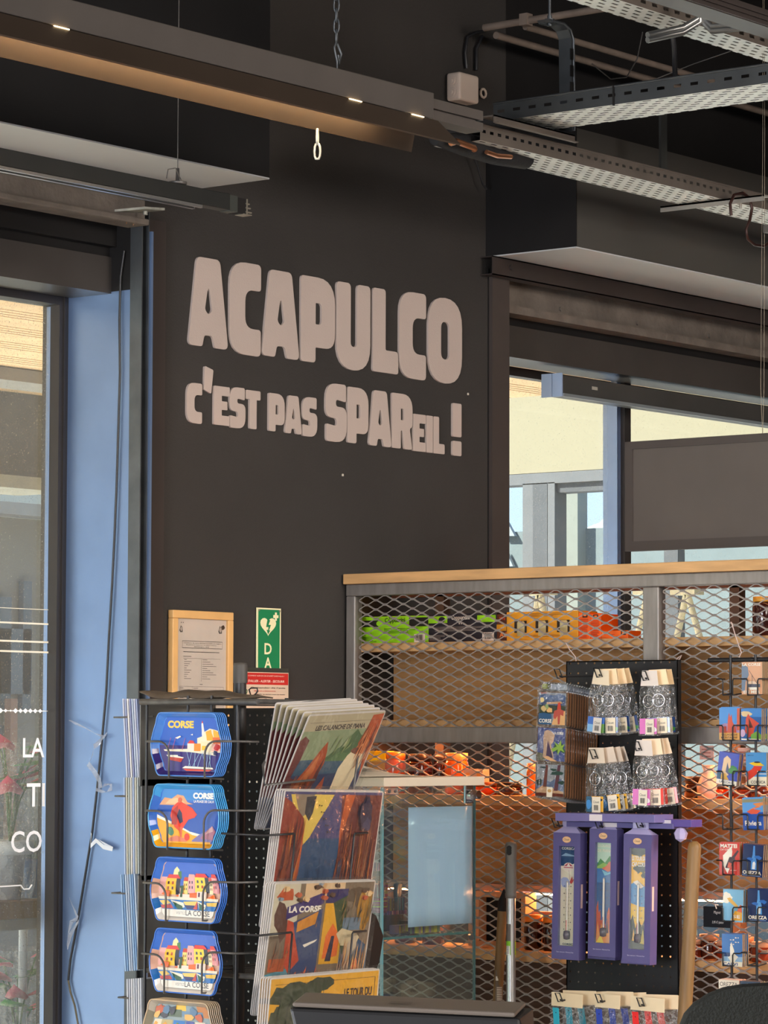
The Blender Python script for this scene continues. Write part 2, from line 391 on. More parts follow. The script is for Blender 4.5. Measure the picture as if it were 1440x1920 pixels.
m = MB(); m.box(g0, g1-.0005, YG+.032, YG+.046, 0, 2.672); m.build('glazing_bead', FRAMEB, wl)
m = MB(); m.box(-1.5, g0+.003, YG+.037, YG+.043, 0, 2.675); m.build('glass', DGLASS, wl)
m = MB(); g = random.Random(5)
xx = PY(60, 1333, YG+.028).x; zz = PY(60, 1333, YG+.028).z
for i in range(26):
    a = xx+.03-i*.018; r = g.uniform(.003, .007); m.face([(a, zz-r), (a+r*1.4, zz), (a, zz+r), (a-r*1.4, zz)], YG+.028, '#ffffff')
m.box(-.5+xx, xx+.06, YG+.0285, YG+.029, zz-.001, zz+.001, '#ffffff')
for tx, u, v, hh in (('LA', 83, 1420, .05), ('TI', 84, 1512, .06), ('CO', 78, 1597, .055)):
    q = PY(u, v, YG+.028); m.text(tx, q.x, q.z, hh, YG+.028, '#ffffff', None, .01, 'r')
q = PY(70, 1660, YG+.028); m.tube([(q.x-.3, YG+.028, q.z), (q.x-.06, YG+.028, q.z+.002), (q.x-.05, YG+.028, q.z-.008), (q.x-.03, YG+.028, q.z-.008), (q.x-.02, YG+.028, q.z+.002)], .002, '#ffffff', 5)
m.build('window_lettering', PAINT, wl, label='white shop lettering on the outside glass')
m = MB()
for v, wv in ((1143, .0008), (1170, .0022), (1204, .0024), (1223, .0024)):
    q = PY(80, v, YG+.028); m.box(q.x-.6, q.x+.02, YG+.027, YG+.0275, q.z-wv, q.z+wv, '#f4ecd8')
m.build('glass_stripe', PAINT, wl, label='thin cream stripes across the glass')
# ---- right opening
m = MB(); a = PY(922, 900, YW-.012).x
m.box(a, XR, YW-.014, YW+.09, 0, 2.905); struct(m, 'trim_13', mat('brown_post', (.06, .047, .042), .5, noise=.08))
m = MB(); m.box(PY(915, 900, YW-.002).x, a, YW-.002, YW+.01, 0, 2.93); struct(m, 'trim_14', BLACK)
wr = MB(); p1 = PY(1140, 900, YG+.04); p2 = PY(1183, 900, YG-.02)
wr.box(p1.x, p1.x+.03, YG+.01, YG+.04, 0, 2.70); wr.box(p2.x-.035, p2.x, YG-.02, YG+.06, 0, 2.70); wr.box(XR-.02, XE, YG+.02, YG+.06, 2.672, 2.70); wr.box(XR-.02, XE, YG, YG+.06, 0, .12)
for i in range(1, 4): wr.box(p2.x+i*1.5, p2.x+i*1.5+.08, YG-.02, YG+.06, 0, 2.70)
w2 = struct(wr, 'window_2', FRAME)
m = MB(); q = PY(1150, 900, YG+.01).x; q2 = p2.x-.036
n = 5
for i in range(n): m.box(q+(q2-q)*i/n, q+(q2-q)*(i+.8)/n, YG-.005+(.006 if i % 2 else 0), YG+.05, 0, 2.70)
m.build('mullion', FRAMEB, w2)
m = MB(); m.box(PY(1135, 900, YG+.05).x, p1.x-.0005, YG+.03, YG+.05, 0, 2.69); m.build('glazing_bead', FRAMEB, w2)
m = MB(); m.box(XR-.02, p1.x-.005, YG+.03, YG+.036, .1, 2.68); m.box(p2.x, XE, YG+.03, YG+.036, .1, 2.68); m.build('glass', GLASS, w2)
# blind cassette under the right lintel
t = thing('blind_cassette', 'square grey roller blind cassette with pale blue end caps hanging below the right lintel', 'blind', PX(1030, 740, 8.2))
q = PY(1052, 740, YW+.09); z0 = PY(1052, 741, YW+.09).z; z1 = PY(1052, 703, YW+.09).z
m = MB(); m.box(q.x, XE-.5, YW+.085, YW+.15, z0, z1); m.build('cassette', mat('cassette_grey', (.055, .053, .05), .45, noise=.1), t, bev=.003)
m = MB(); m.box(q.x, XE-.5, YW+.079, YW+.085, z0-.004, z0+.006); m.build('hem_bar', mat('pale_bar', (.3, .34, .36), .4, metal=.4), t)
m = MB(); qq = PX(1020, 740, q.x-.002)
m.box(q.x-.006, q.x-.001, YW+.083, YW+.119, z0-.004, z1+.006); m.box(q.x-.006, q.x-.001, YW+.121, YW+.16, z0-.004, z1+.006)
m.build('end_cap', mat('pale_blue_plastic', (.28, .37, .55), .45, noise=.05), t)
m = MB(); a = PY(1110, 728, YW+.084); m.box(a.x, a.x+.03, YW+.0835, YW+.0845, a.z-.004, a.z+.006, '#a9a59a'); m.build('rating_label', PAINT, t)
# ================================================================== outdoors
m = MB(); m.box(-40, 60, YG+.1, 60, -.3, -.12); struct(m, 'ground', mat('sunlit_paving', (.80, .77, .70), .9, noise=.06, nscale=1.2))
ZS = 2.9
EX2 = mat('canopy_beam', (.30, .29, .27), .8, noise=.1)
m = MB()
y = 6.25
while y < 9.0:
    for k0, k1 in ((0, .165), (.175, .208), (.218, .250), (.260, .290)): m.box(-8, 10.5, y+k0, y+k1, ZS, ZS+.0195)
    y += .30
m.box(-8, 10.5, 5.94, 9.0, ZS+.02, ZS+.04)
tag(m.build('canopy_soffit', EXW), 'pale larch slatted canopy soffit over the walkway outside', 'canopy')
m = MB(); q = PZ(40, 690, ZS).y; m.box(-8, 10.5, q, q+.22, ZS-.05, ZS-.004); tag(m.build('canopy_beam', EX2), 'grey steel beam crossing under the larch canopy outside the left window', 'beam')
m = MB(); m.box(-8, 9.4, 9.06, 9.24, PY(40, 893, 9.02).z, 3.5)
tag(m.build('canopy_fascia', mat('slate_fascia', (.13, .13, .125), .9, noise=.1)), 'dark grey fascia board at the outer edge of the canopy', 'fascia')
m = MB(); m.box(-8, 9.4, 8.98, 9.26, PY(40, 917, 9.0).z, PY(40, 893, 9.0).z-.001); tag(m.build('gutter', mat('gutter_metal', (.36, .35, .29), .6, noise=.15)), 'beige grey gutter below the dark canopy fascia', 'gutter')
# house opposite seen through the left window
hs = thing('opposite_building', 'hazy beige and grey shop building across the walkway beyond the left window', 'building', (13, 14.5, -.12))
zt = PY(40, 972, 13.5).z
m = MB(); m.box(9, 17.5, 13.5, 15.4, -.12, zt); m.build('wall', mat('hazy_render', (.20, .18, .15), .9, noise=.12, nscale=1.5), hs)
m = MB(); m.box(9, 17.5, 13.3, 13.499, zt+.001, PY(40, 946, 13.4).z); m.build('parapet', EX2, hs)
m = MB(); m.box(9, 17.5, 15.5, 18, -.12, PY(40, 880, 15.5).z); m.build('upper_storey', mat('cream_storey', (.85, .82, .66), .9), hs)
for (ua, ub, va, vb) in ((-40, 22, 1120, 1330), (42, 60, 1090, 1330), (-40, 60, 1180, 1300), (-60, 12, 1360, 1520)):
    a = PY(ua, vb, 13.45); b = PY(ub, va, 13.45); m = MB(); m.box(a.x, b.x, 13.45, 13.49, a.z, b.z)
    m.build('window', mat('dark_panes', (.09, .11, .13), .2, noise=.2, nscale=4), hs)
a = PY(10, 1400, 13.44); b = PY(24, 1310, 13.44); m = MB(); m.box(a.x, b.x, 13.40, 13.449, a.z-.8, b.z); m.build('door_post', mat('terracotta', (.28, .15, .10), .8), hs)
# wing of the building seen through the right window
XW = 13.0
zc = PX(950, 890, XW).z
wg = thing('building_wing', 'cream rendered wall above grey framed glazing beyond the right window', 'building', (XW, 8, -.12))
m = MB(); m.box(XW, XW+.4, 5.95, 12.5, zc, 6.0); m.build('upper_wall', CREAM, wg)
def gy(u): return PX(u, 980, XW).y
GR = mat('grey_glazing_bar', (.07, .075, .085), .6, noise=.1); GL = mat('light_grey_bar', (.12, .125, .135), .6, noise=.06)
m = MB(); m.box(XW, XW+.12, 5.95, 12.5, zc-.055, zc-.002); m.build('head_rail', GL, wg)
m = MB(); m.box(XW+.02, XW+.12, 6.0, gy(1004), zc-.10, zc-.056); m.build('transom', GR, wg)
for (ua, ub, mt_) in ((980, 999, GL), (999, 1026, GR), (1027, 1040, GL)):
    m = MB(); m.box(XW+.0, XW+.1, gy(ub), gy(ua), -.12, zc-.05); m.build('glazing_post', mt_, wg)
m = MB(); m.box(XW+.04, XW+.1, gy(1262), gy(1236), -.12, zc-.05); m.build('glazing_post', GR, wg)
m = MB(); m.box(XW+.02, XW+.03, 6.0, 8.6, 1.9, 1.915); 
# pale building and hill beyond the wing
XF = 19.0
pb = thing('far_building', 'pale grey green building with a sky lit edge far beyond the right window', 'building', (XF, 9, -.12))
m = MB(); ya = PX(1083, 980, XF).y
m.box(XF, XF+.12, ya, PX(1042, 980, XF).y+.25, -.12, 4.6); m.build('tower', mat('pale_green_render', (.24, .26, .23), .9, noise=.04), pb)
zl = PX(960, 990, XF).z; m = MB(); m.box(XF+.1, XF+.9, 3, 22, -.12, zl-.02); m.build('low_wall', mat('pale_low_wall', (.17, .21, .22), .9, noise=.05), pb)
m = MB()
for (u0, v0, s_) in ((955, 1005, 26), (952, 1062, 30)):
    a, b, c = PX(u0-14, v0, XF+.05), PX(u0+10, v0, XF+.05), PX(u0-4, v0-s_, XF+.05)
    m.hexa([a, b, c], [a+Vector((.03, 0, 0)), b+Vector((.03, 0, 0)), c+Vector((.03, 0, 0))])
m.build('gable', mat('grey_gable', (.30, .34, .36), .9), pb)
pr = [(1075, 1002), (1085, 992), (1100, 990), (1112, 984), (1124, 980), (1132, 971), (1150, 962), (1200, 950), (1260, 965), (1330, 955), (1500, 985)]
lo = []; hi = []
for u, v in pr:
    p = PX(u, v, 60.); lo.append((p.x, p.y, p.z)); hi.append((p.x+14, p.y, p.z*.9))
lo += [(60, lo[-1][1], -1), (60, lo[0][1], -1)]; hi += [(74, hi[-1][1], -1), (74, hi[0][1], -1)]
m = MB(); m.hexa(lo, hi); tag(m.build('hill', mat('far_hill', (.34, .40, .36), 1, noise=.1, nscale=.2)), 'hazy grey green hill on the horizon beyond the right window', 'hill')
# cream A-frame stands on the walkway
for i, (ua, ub, ut, lb_) in enumerate(((985, 1040, 1012, 'left cream A-frame trestle outside behind the shelves'), (1255, 1330, 1288, 'middle cream A-frame trestle outside behind the shelves'), (1178, 1235, 1215, 'small cream A-frame trestle outside between the two others'))):
    XS = (8.7, 9.5, 10.3)[i]
    t = thing('trestle', lb_, 'trestle', (XS, PX(ut, 1400, XS).y, -.12), group=None)
    yt = PX(ut, 1110, XS); ya = PX(ua, 1200, XS).y-yt.y; yb = PX(ub, 1200, XS).y-yt.y; dz = yt.z-PX(ua, 1200, XS).z; k = (yt.z+.12)/dz
    for dy in (ya, yb):
        m = MB(); m.tube([(XS, yt.y, yt.z), (XS, yt.y+dy*k*.6, -.12)], .013, n=6); m.build('leg', mat('cream_wood', (.95, .86, .62), .7), t)
    m = MB(); m.box(XS-.03, XS+.03, yt.y-.05, yt.y+.05, yt.z-.01, yt.z+.02); m.build('rail', mat('cream_wood'), t)
# plants on a bench outside the left window
YP = YG+.30
bench = thing('plant_bench', 'weathered plank bench on a white leg outside the left window', 'bench', PY(30, 1700, YP)-Vector((0, 0, .9)))
a = PY(-60, 1728, YP-.12); b = PY(79, 1688, YP-.12)
m = MB(); m.box(a.x-.3, b.x+.05, YP-.12, YP+.14, b.z-.045, b.z); m.build('plank', WOODH, bench)
m = MB(); m.box(a.x-.3, b.x+.05, YP-.115, YP-.09, b.z-.075, b.z-.046); m.build('apron', mat('grey_plank', (.22, .21, .19), .8, noise=.3), bench)
m = MB(); q = PY(43, 1800, YP); m.tube([(q.x, YP, 0), (q.x, YP, b.z-.046)], .012); m.build('leg', mat('white_leg', (.75, .78, .8), .4), bench)
ZP = b.z
def pot(name, u, rt, rb, h, col, label, cat='pot'):
    q = PY(u, 1600, YP); m = MB(); m.lathe([(rb*.3, 0), (rb, 0), (rb*.6+rt*.4, h*.75), (rt*.93, h*.76), (rt*1.04, h*.77), (rt*1.06, h), (rt*.95, h), (rt*.93, h*.8)], (q.x, YP, ZP), col)
    return tag(m.build(name, MATTE), label, cat), q
_, q1 = pot('plant_pot', 62, .030, .020, .105, '#7d9cc4', 'small slate blue plastic plant pot on the bench outside')
m = MB(); g = random.Random(2)
for i in range(9):
    a = i*.7; m.tube([(q1.x, YP, ZP+.09), (q1.x+math.cos(a)*.012, YP+math.sin(a)*.012, ZP+.12), (q1.x+math.cos(a)*.028, YP+math.sin(a)*.02, ZP+.14+.01*(i % 3))], [.006, .011, .002], '#6f9a8c', 6)
tag(m.build('succulent', MATTE), 'grey green succulent growing in the slate blue pot', 'plant')
_, q2 = pot('plant_pot', 8, .075, .045, .155, '#f6f8ff', 'large white plant pot in cellophane on the bench outside')
def anth(q, z0, n, seed, label, sc=1.):
    t = thing('potted_anthurium', label, 'plant', (q.x, q.y, z0)); g = random.Random(seed)
    mg = MB(); mr_ = MB(); ms = MB()
    def leaf(mb, o, d, L, W, col, tilt):
        d = Vector(d).normalized(); s_ = d.cross(Vector((0, 0, 1))).normalized(); up = Vector((0, 0, 1))
        pts = []
        for k, (fx, fy) in enumerate(((0, .0), (-.12, .35), (.15, .5), (.5, .36), (1, 0), (.5, -.36), (.15, -.5), (-.12, -.35))):
            pts.append(Vector(o)+d*fx*L+s_*fy*W*2*.9+up*(tilt*fx*L-.25*abs(fy)*W))
        mb.add(pts+[Vector(o)+d*.35*L+up*(tilt*.35*L-.012)], [(i, (i+1) % 8, 8) for i in range(8)], col, True)
    for i in range(n):
        a = g.uniform(0, 2*PI); r = g.uniform(.03, .08)*sc; h = g.uniform(.10, .25)*sc; o = (q.x+r*math.cos(a), q.y+r*math.sin(a)*.5, z0+h)
        ms.tube([(q.x, q.y, z0), ((q.x+o[0])/2, (q.y+o[1])/2, z0+h*.7), o], .0025, '#4c7a3c', 5)
        if i % 2: leaf(mr_, o, (math.cos(a), -.4, 0), .075*sc, .035*sc, '#f0607a', .5)
        else: leaf(mg, o, (math.cos(a), -.3, 0), .10*sc, .045*sc, '#5f9a5c', .2)
    mg.build('leaf', MATTE, t, solid=.001); mr_.build('flower', PAINT, t, solid=.001, label='glossy pink red spathes'); ms.build('stem', MATTE, t)
    return t
anth(Vector((q2.x+.02, YP, 0)), ZP+.14, 14, 4, 'pink anthurium in cellophane above the white pot outside', 1.15)
q3 = PY(35, 1860, YP); anth(Vector((q3.x, YP, 0)), ZP-.40, 12, 11, 'lower pink anthurium in cellophane under the bench outside', 1.0)
m = MB(); m.lathe([(.05, -.22), (.07, .0), (.05, .06)], (q3.x, YP, ZP-.40), '#cfd4d0'); tag(m.build('plant_pot', MATTE), 'pale plant pot under the bench holding the lower anthurium', 'pot')
for (q_, z0, z1, r0, r1, lb) in ((Vector((q2.x+.02, YP, 0)), ZP, PY(40, 1392, YP).z, .06, .115, 'clear cellophane sleeve around the pink anthurium on the bench'), (q3, ZP-.62, PY(40, 1778, YP).z, .06, .12, 'clear cellophane sleeve around the lower anthurium')):
    m = MB(); m.lathe([(r0*(1-i/8)+r1*(i/8)+.004*math.sin(i*2), z0+(z1-z0)*i/8) for i in range(9)], (q_.x, YP, 0), n=14); m.sm = [False]*len(m.sm)
    tag(m.build('cellophane', BAG), lb, 'wrapping')
# ================================================================== wall lettering
GL_ = {
 'A': ([(0, 0, .10), (.20, 1, .12), (.78, 1, .12), (1, 0, .10), (.66, 0, .06), (.60, .13, .07), (.40, .13, .07), (.35, 0, .06)], [(.5, .74, .05), (.59, .42, .08), (.5, .36, .08), (.41, .42, .08)]),
 'C': ([(0, 1, .75), (0, 0, .75), (1, 0, .12), (1, .29, .08), (.5, .29, .25), (.5, .71, .25), (1, .71, .08), (1, 1, .12)], None),
 'P': ([(0, 0, .08), (0, 1, .08), (1, 1, .62), (1, .18, .55), (.43, .18, .03), (.43, 0, .08)], [(.43, .70, .02), (.43, .45, .02), (.60, .45, .14), (.60, .70, .14)]),
 'U': ([(0, 1, .10), (0, 0, .72), (1, 0, .72), (1, 1, .10), (.60, 1, .10), (.60, .27, .14), (.42, .27, .14), (.42, 1, .10)], None),
 'L': ([(0, 0, .08), (0, 1, .10), (.5, 1, .10), (.5, .27, .05), (1, .27, .12), (1, 0, .08)], None),
 'O': ([(0, 0, .78), (0, 1, .78), (1, 1, .78), (1, 0, .78)], [(.38, .28, .16), (.38, .72, .16), (.62, .72, .16), (.62, .28, .16)]),
 'E': ([(0, 0, .06), (0, 1, .06), (1, 1, .06), (1, .76, .06), (.5, .76, .04), (.5, .62, .04), (.86, .62, .05), (.86, .40, .05), (.5, .40, .04), (.5, .25, .04), (1, .25, .06), (1, 0, .06)], None),
 'S': ([(.95, 1, .10), (0, 1, .62), (0, .42, .5), (.52, .40, .12), (.52, .27, .1), (.03, .30, .06), (.03, 0, .12), (1, 0, .62), (1, .60, .5), (.48, .61, .12), (.48, .73, .1), (.95, .70, .06)], None),
 'T': ([(0, 1, .08), (1, 1, .08), (1, .76, .08), (.74, .76, .03), (.74, 0, .07), (.26, 0, .07), (.26, .76, .03), (0, .76, .08)], None),
 'R': ([(0, 0, .06), (0, 1, .06), (1, 1, .55), (1, .42, .25), (.86, .38, .1), (1, 0, .08), (.60, 0, .08), (.50, .33, .03), (.43, .33, .03), (.43, 0, .06)], [(.43, .73, .02), (.43, .52, .02), (.58, .52, .1), (.58, .73, .1)]),
 'I': ([(0, 0, .1), (0, 1, .1), (1, 1, .1), (1, 0, .1)], None),
 "'": ([(0, .12, .06), (.05, 1, .14), (1, .88, .14), (.78, 0, .10)], None),
 '!': ([(0, .36, .14), (0, 1, .14), (1, 1, .14), (1, .36, .14)], None)}
def letter(ch, u0, u1, z0, z1, label, grp):
    a = PY(u0, 700, YW-.02).x; b = PY(u1, 700, YW-.02).x; w_ = b-a; h_ = z1-z0
    cu = bpy.data.curves.new('letter', 'CURVE'); cu.dimensions = '2D'; cu.fill_mode = 'BOTH'; cu.extrude = .003
    loops = [GL_[ch][0]]+([GL_[ch][1]] if GL_[ch][1] else [])
    if ch == '!': loops.append([(0, 0, .14), (0, .28, .14), (1, .28, .14), (1, 0, .14)])
    for lp in loops:
        pts = rounded([(x*w_, z*h_, r) for x, z, r in lp], w_, 6)
        s_ = cu.splines.new('POLY'); s_.points.add(len(pts)-1); s_.use_cyclic_u = True
        for i, p in enumerate(pts): s_.points[i].co = (p[0], p[1], 0, 1)
    tmp = bpy.data.objects.new('t', cu); me = bpy.data.meshes.new_from_object(tmp); bpy.data.objects.remove(tmp)
    o = bpy.data.objects.new('sign_letter', me); C.objects.link(o); me.materials.clear(); me.materials.append(LET)
    o.matrix_world = Matrix.Translation((a, YW-.0035, z0)) @ Matrix.Rotation(PI/2, 4, 'X')
    tag(o, label, 'letter', grp); MATS[o.name] = o.matrix_world.copy()
Z0, Z1 = 2.577, 2.813
od = {1: 'first', 2: 'second', 3: 'third', 4: 'fourth'}
L1 = (('A', 359.6, 435, 'first letter A of the top line'), ('C', 436.7, 495.8, 'first letter C of the top line'), ('A', 497.5, 568.8, 'second letter A of the top line'), ('P', 570.8, 635, 'letter P of the top line'), ('U', 637.5, 701.3, 'letter U of the top line'), ('L', 705.8, 753.8, 'letter L of the top line'), ('C', 755.4, 805.8, 'second letter C of the top line'), ('O', 809.6, 873.3, 'letter O ending the top line'))
for ch, a, b, lb in L1:
    e = .006 if ch in 'CUO' else 0
    letter(ch, a, b, Z0-(e if ch != 'U' else e), Z1+(e if ch != 'U' else 0), 'tall raised beige '+lb+' on the dark wall', 'raised letters of the wall sign')
L2 = (('C', 358, 386.7, 2.372, 2.478, 'small C starting the lower line'), ("'", 390, 407.5, 2.455, 2.527, 'apostrophe of the lower line'), ('E', 408.8, 438.3, 2.375, 2.478, 'E of the word EST'), ('S', 438.3, 468, 2.372, 2.481, 'S of the word EST'), ('T', 468.6, 496, 2.375, 2.478, 'T of the word EST'),
      ('P', 511.7, 541.4, 2.375, 2.478, 'P of the word PAS'), ('A', 541.9, 574, 2.375, 2.478, 'A of the word PAS'), ('S', 574.2, 602.5, 2.372, 2.480, 'S of the word PAS'),
      ('S', 618, 658, 2.366, 2.527, 'large S of the lower line'), ('P', 659, 698.3, 2.368, 2.524, 'large P of the lower line'), ('A', 698.8, 741.8, 2.368, 2.524, 'large A of the lower line'), ('R', 742.3, 780.8, 2.368, 2.524, 'large R of the lower line'),
      ('E', 782, 805.8, 2.366, 2.472, 'last small E of the lower line'), ('I', 807, 818.8, 2.366, 2.472, 'small I of the lower line'), ('L', 820, 841, 2.366, 2.472, 'small L of the lower line'), ('!', 855.8, 872.5, 2.366, 2.518, 'exclamation mark ending the lower line'))
for ch, a, b, z0, z1, lb in L2: letter(ch, a, b, z0, z1, 'raised beige '+lb+' on the dark wall', 'raised letters of the wall sign')

# ================================================================== notices on the wall
o, w_, h_ = fitY(323, 437, 1143, 1380, YW-.02)
t = thing('framed_notice', 'pale wood picture frame with a printed official notice hanging left of the green sign', 'picture frame', o)
m = MB('#d9a45c')
bw = .021
m.box(0, w_, 0, .018, h_-bw, h_); m.box(0, w_, 0, .018, 0, bw); m.box(0, bw, 0, .018, bw, h_-bw); m.box(w_-bw, w_, 0, .018, bw, h_-bw)
m.build('frame', mat('pale_pine', (.72, .42, .16), .5, noise=.08, nscale=10), t, world=False, bev=.002)
m = MB('#cfc0b4'); m.box(bw, w_-bw, .008, .012, bw, h_-bw, '#e6d8ca')
K = '#3a3634'; iw = w_-2*bw; ih = h_-2*bw; X0 = bw; T = h_-bw; y = .0075
def ln(x0, x1, z, th=.0006, c=K): m.face([(X0+x0*iw, T-z-th), (X0+x1*iw, T-z-th), (X0+x1*iw, T-z+th), (X0+x0*iw, T-z+th)], y, c)
for (cx, cz, s_) in ((.10, .028, .012), (.88, .027, .014)):
    p = blob(X0+cx*iw, T-cz, s_*.5, s_*.8, 9, .3, 3); m.face(p, y, '#5a5552'); m.face(blob(X0+cx*iw, T-cz, s_*.3, s_*.5, 9, .3, 5), y-.0002, '#cdbcae')
m.text('• •', X0+.09*iw, T-.012, .003, y, K); m.face(blob(X0+.93*iw, T-.02, .008, .007, 9, .3, 9), y-.0003, K)
for z_ in (.058, .076): ln(.12, .92, z_)
for x_ in (.12, .917): m.face([(X0+x_*iw, T-.076), (X0+(x_+.004)*iw, T-.076), (X0+(x_+.004)*iw, T-.058), (X0+x_*iw, T-.058)], y, K)
m.text('Conditions de vente affichees au public en magasin', X0+.15*iw, T-.065, .0035, y, K, .75*iw); m.text('Reglement interieur et informations', X0+.2*iw, T-.0695, .003, y, K, .6*iw); m.text('ARTICLE L. 410', X0+.35*iw, T-.074, .003, y, K, .3*iw)
ln(.14, .86, .086, .0008); ln(.14, .3, .098, .0006)
for r in range(10):
    ln(.16, .16+.05+.03*((r*7) % 4), .106+r*.0055, .0005); ln(.52, .52+.10+.06*((r*5) % 4), .106+r*.0055, .0005)
ln(.14, .88, .103, .0003); m.face([(X0+.5*iw, T-.162), (X0+.503*iw, T-.162), (X0+.503*iw, T-.104), (X0+.5*iw, T-.104)], y, K)
ln(.47, .53, .170, .0006)
for r in range(14): ln(.07, .95, .176+r*.0085, .0003); ln(.34, .34+.1+.12*((r*3) % 5), .180+r*.0085, .0006) if r != 4 else None; ln(.08, .15+.03*(r % 3), .180+r*.0085, .0005)
for x_ in (.07, .32, .947): m.face([(X0+x_*iw, T-.29), (X0+(x_+.003)*iw, T-.29), (X0+(x_+.003)*iw, T-.176), (X0+x_*iw, T-.176)], y, K)
m.build('printed_sheet', PAINT, t, world=False)
m = MB(); m.box(bw, w_-bw, .002, .0035, bw, h_-bw); m.build('glass', clear('frame_glass', '#f6f6f6', .03, .05), t, world=False)

o, w_, h_ = fitY(481, 526, 1139, 1300, YW-.006)
G = '#17804f'; E = '#f1e9bd'
m = MB(); m.box(0, w_, 0, .003, 0, h_, E); m.face(R(.05*w_, .95*w_, .01, h_-.004)[:], -.0004, G)
cx = w_*.46; top = h_
def heart(cx, cz, s_, y, c):
    p = []
    for i in range(28):
        a = 2*PI*i/28; p.append((cx+s_*16*math.sin(a)**3/16, cz+s_*.82*(13*math.cos(a)-5*math.cos(2*a)-2*math.cos(3*a)-math.cos(4*a))/16))
    m.face(p, y, c)
heart(cx, top-.047, .033, -.0008, E)
m.face([(cx-.004, top-.032), (cx+.008, top-.032), (cx+.001, top-.045), (cx+.011, top-.045), (cx+.003, top-.060), (cx+.008, top-.060), (cx-.001, top-.071), (cx-.007, top-.058), (cx-.001, top-.059), (cx+.001, top-.051), (cx-.009, top-.051)], -.0012, G)
px_, pz_ = w_*.78, top-.022
m.face([(px_-.004, pz_-.011), (px_+.004, pz_-.011), (px_+.004, pz_-.004), (px_+.011, pz_-.004), (px_+.011, pz_+.004), (px_+.004, pz_+.004), (px_+.004, pz_+.011), (px_-.004, pz_+.011), (px_-.004, pz_+.004), (px_-.011, pz_+.004), (px_-.011, pz_-.004), (px_-.004, pz_-.004)], -.0008, E)
for i, ch in enumerate('DAE'): m.text(ch, w_*.46, top-.124-i*.038, .030, -.0008, E, .030, .02, 'c')
for xx in (.08, .93): m.M = Matrix.Identity(4); m.tube([(w_*xx, -.002, top-.007), (w_*xx, 0, top-.007)], .003, '#777766', 6)
m.M = Matrix.Identity(4); m.v = [Vector(o)+p for p in m.v]
tag(m.build('safety_sign', PAINT), 'green vertical sign with a cream heart and the letters DAE on the wall', 'sign')
o, w_, h_ = fitY(461, 547, 1251, 1330, YW-.02)
m = MB(); m.box(0, w_, .012, .016, 0, h_, '#3a3a34'); iw = w_*.95
m.box(0, iw, .004, .010, 0, h_-.012, '#d8bfa8'); m.face(R(.004, iw-.002, h_-.045, h_-.014), .0035, '#c32a26')
m.text("COMMENT AGIR EN CAS D'ARRÊT CARDIAQUE ?", .012, h_-.024, .005, .003, '#f0d8c8', iw*.83, 0, 'l', .15)
m.text('ÉVALUER - ALERTER - SECOURIR', .012, h_-.039, .008, .003, '#f6e6d8', iw*.83, .004, 'l', .15)
m.text("Demander de l'aide", iw*.14, h_-.055, .004, .003, '#3c3230', iw*.78, .01); m.text('VÉRIFIER QUE LA PERSONNE RESPIRE', iw*.2, h_-.064, .004, .003, '#c04038', iw*.5, .01)
m.text('et appeler les secours avant de masser', iw*.2, h_-.073, .004, .003, '#3c3230', iw*.72, .01); m.text('112', iw*.45, h_-.083, .004, .003, '#3c3230', None, .02); m.text('?', .004, h_-.078, .02, .003, '#2f6a40', None, 0)
m.v = [Vector(o)+p for p in m.v]
tag(m.build('first_aid_notice', PAINT), 'first aid notice with a red heading on the wall below the green sign', 'notice')

# ================================================================== overhead: luminaire
YL = 4.69
def lx(u, v=150): return PY(u, v, YL).x
zT = PY(720, 150, YL-.03).z; zM = PY(720, 200, YL-.03).z; zH = PY(720, 236, YL-.075).z
xe = lx(795)
t = thing('pendant_luminaire', 'long taupe batten luminaire with a golden mirror reflector hanging across the top left', 'lamp', (xe-1, YL, zH))
m = MB(); m.box(xe-4, xe, YL-.03, YL+.03, zM, zT); m.build('housing', TAUPE, t, bev=.002)
x2 = lx(890)
m = MB(); m.box(xe+.001, x2, YL-.026, YL+.026, zT-.036, zT-.012); m.box(xe+.001, x2, YL-.026, YL+.026, zM+.0, zT-.041); m.box(xe+.001, x2-.02, YL-.018, YL+.02, zT-.041, zT-.036)
m.build('end_rail', TAUPE, t, bev=.001)
m = MB(); xh = lx(800)
for s_ in (-1, 1):
    p = [(YL+s_*.034, zM-.003), (YL+s_*.075, zH), (YL+s_*.072, zH-.003), (YL+s_*.031, zM-.006)]
    m.hexa([(xe-4, a, b) for a, b in p], [(xh+(.035 if b < zM-.02 else 0), a, b) for a, b in p])
m.build('hood', mat('brown_enamel', (.052, .037, .027), .45, noise=.06), t)
m = MB(); xr_ = lx(738)
prof = []
for i in range(9):
    a = PI*i/8; prof.append((YL+.012-.078*math.cos(a), zH+.002+.040*math.sin(a)))
m.add([(xe-4, a, b) for a, b in prof]+[(xr_, a, b) for a, b in prof], [(i, i+1, 10+i, 9+i) for i in range(8)], smooth=True)
m.build('reflector', mat('gold_mirror', (.90, .70, .40), .30, metal=1, noise=.12, nscale=30, bump=.25, bscale=14, stretch=(.25, 3, 3)), t)
m = MB(); m.tube([(xe-4, YL-.01, zH+.034), (xr_-.03, YL-.01, zH+.034)], .005)
m.build('tube_lamp', mat('lit_tube', (1, .9, .7), .5, emit=(1, .80, .52), estr=42), t)
m = MB(); m.box(xe-4, xh-.01, YL-.02, YL+.02, zM-.0055, zM-.003)
m.build('gear_tray', TAUPE, t)
m = MB()
for u in (92, 645, 762): a = lx(u); m.box(a-.022, a+.022, YL-.036, YL-.031, zM-.0040, zM-.002)
m.build('light_leak', mat('lit_gap', (1, .8, .5), .5, emit=(1, .72, .38), estr=6), t)  # glowing strips stand in for tube light leaking between housing and hood
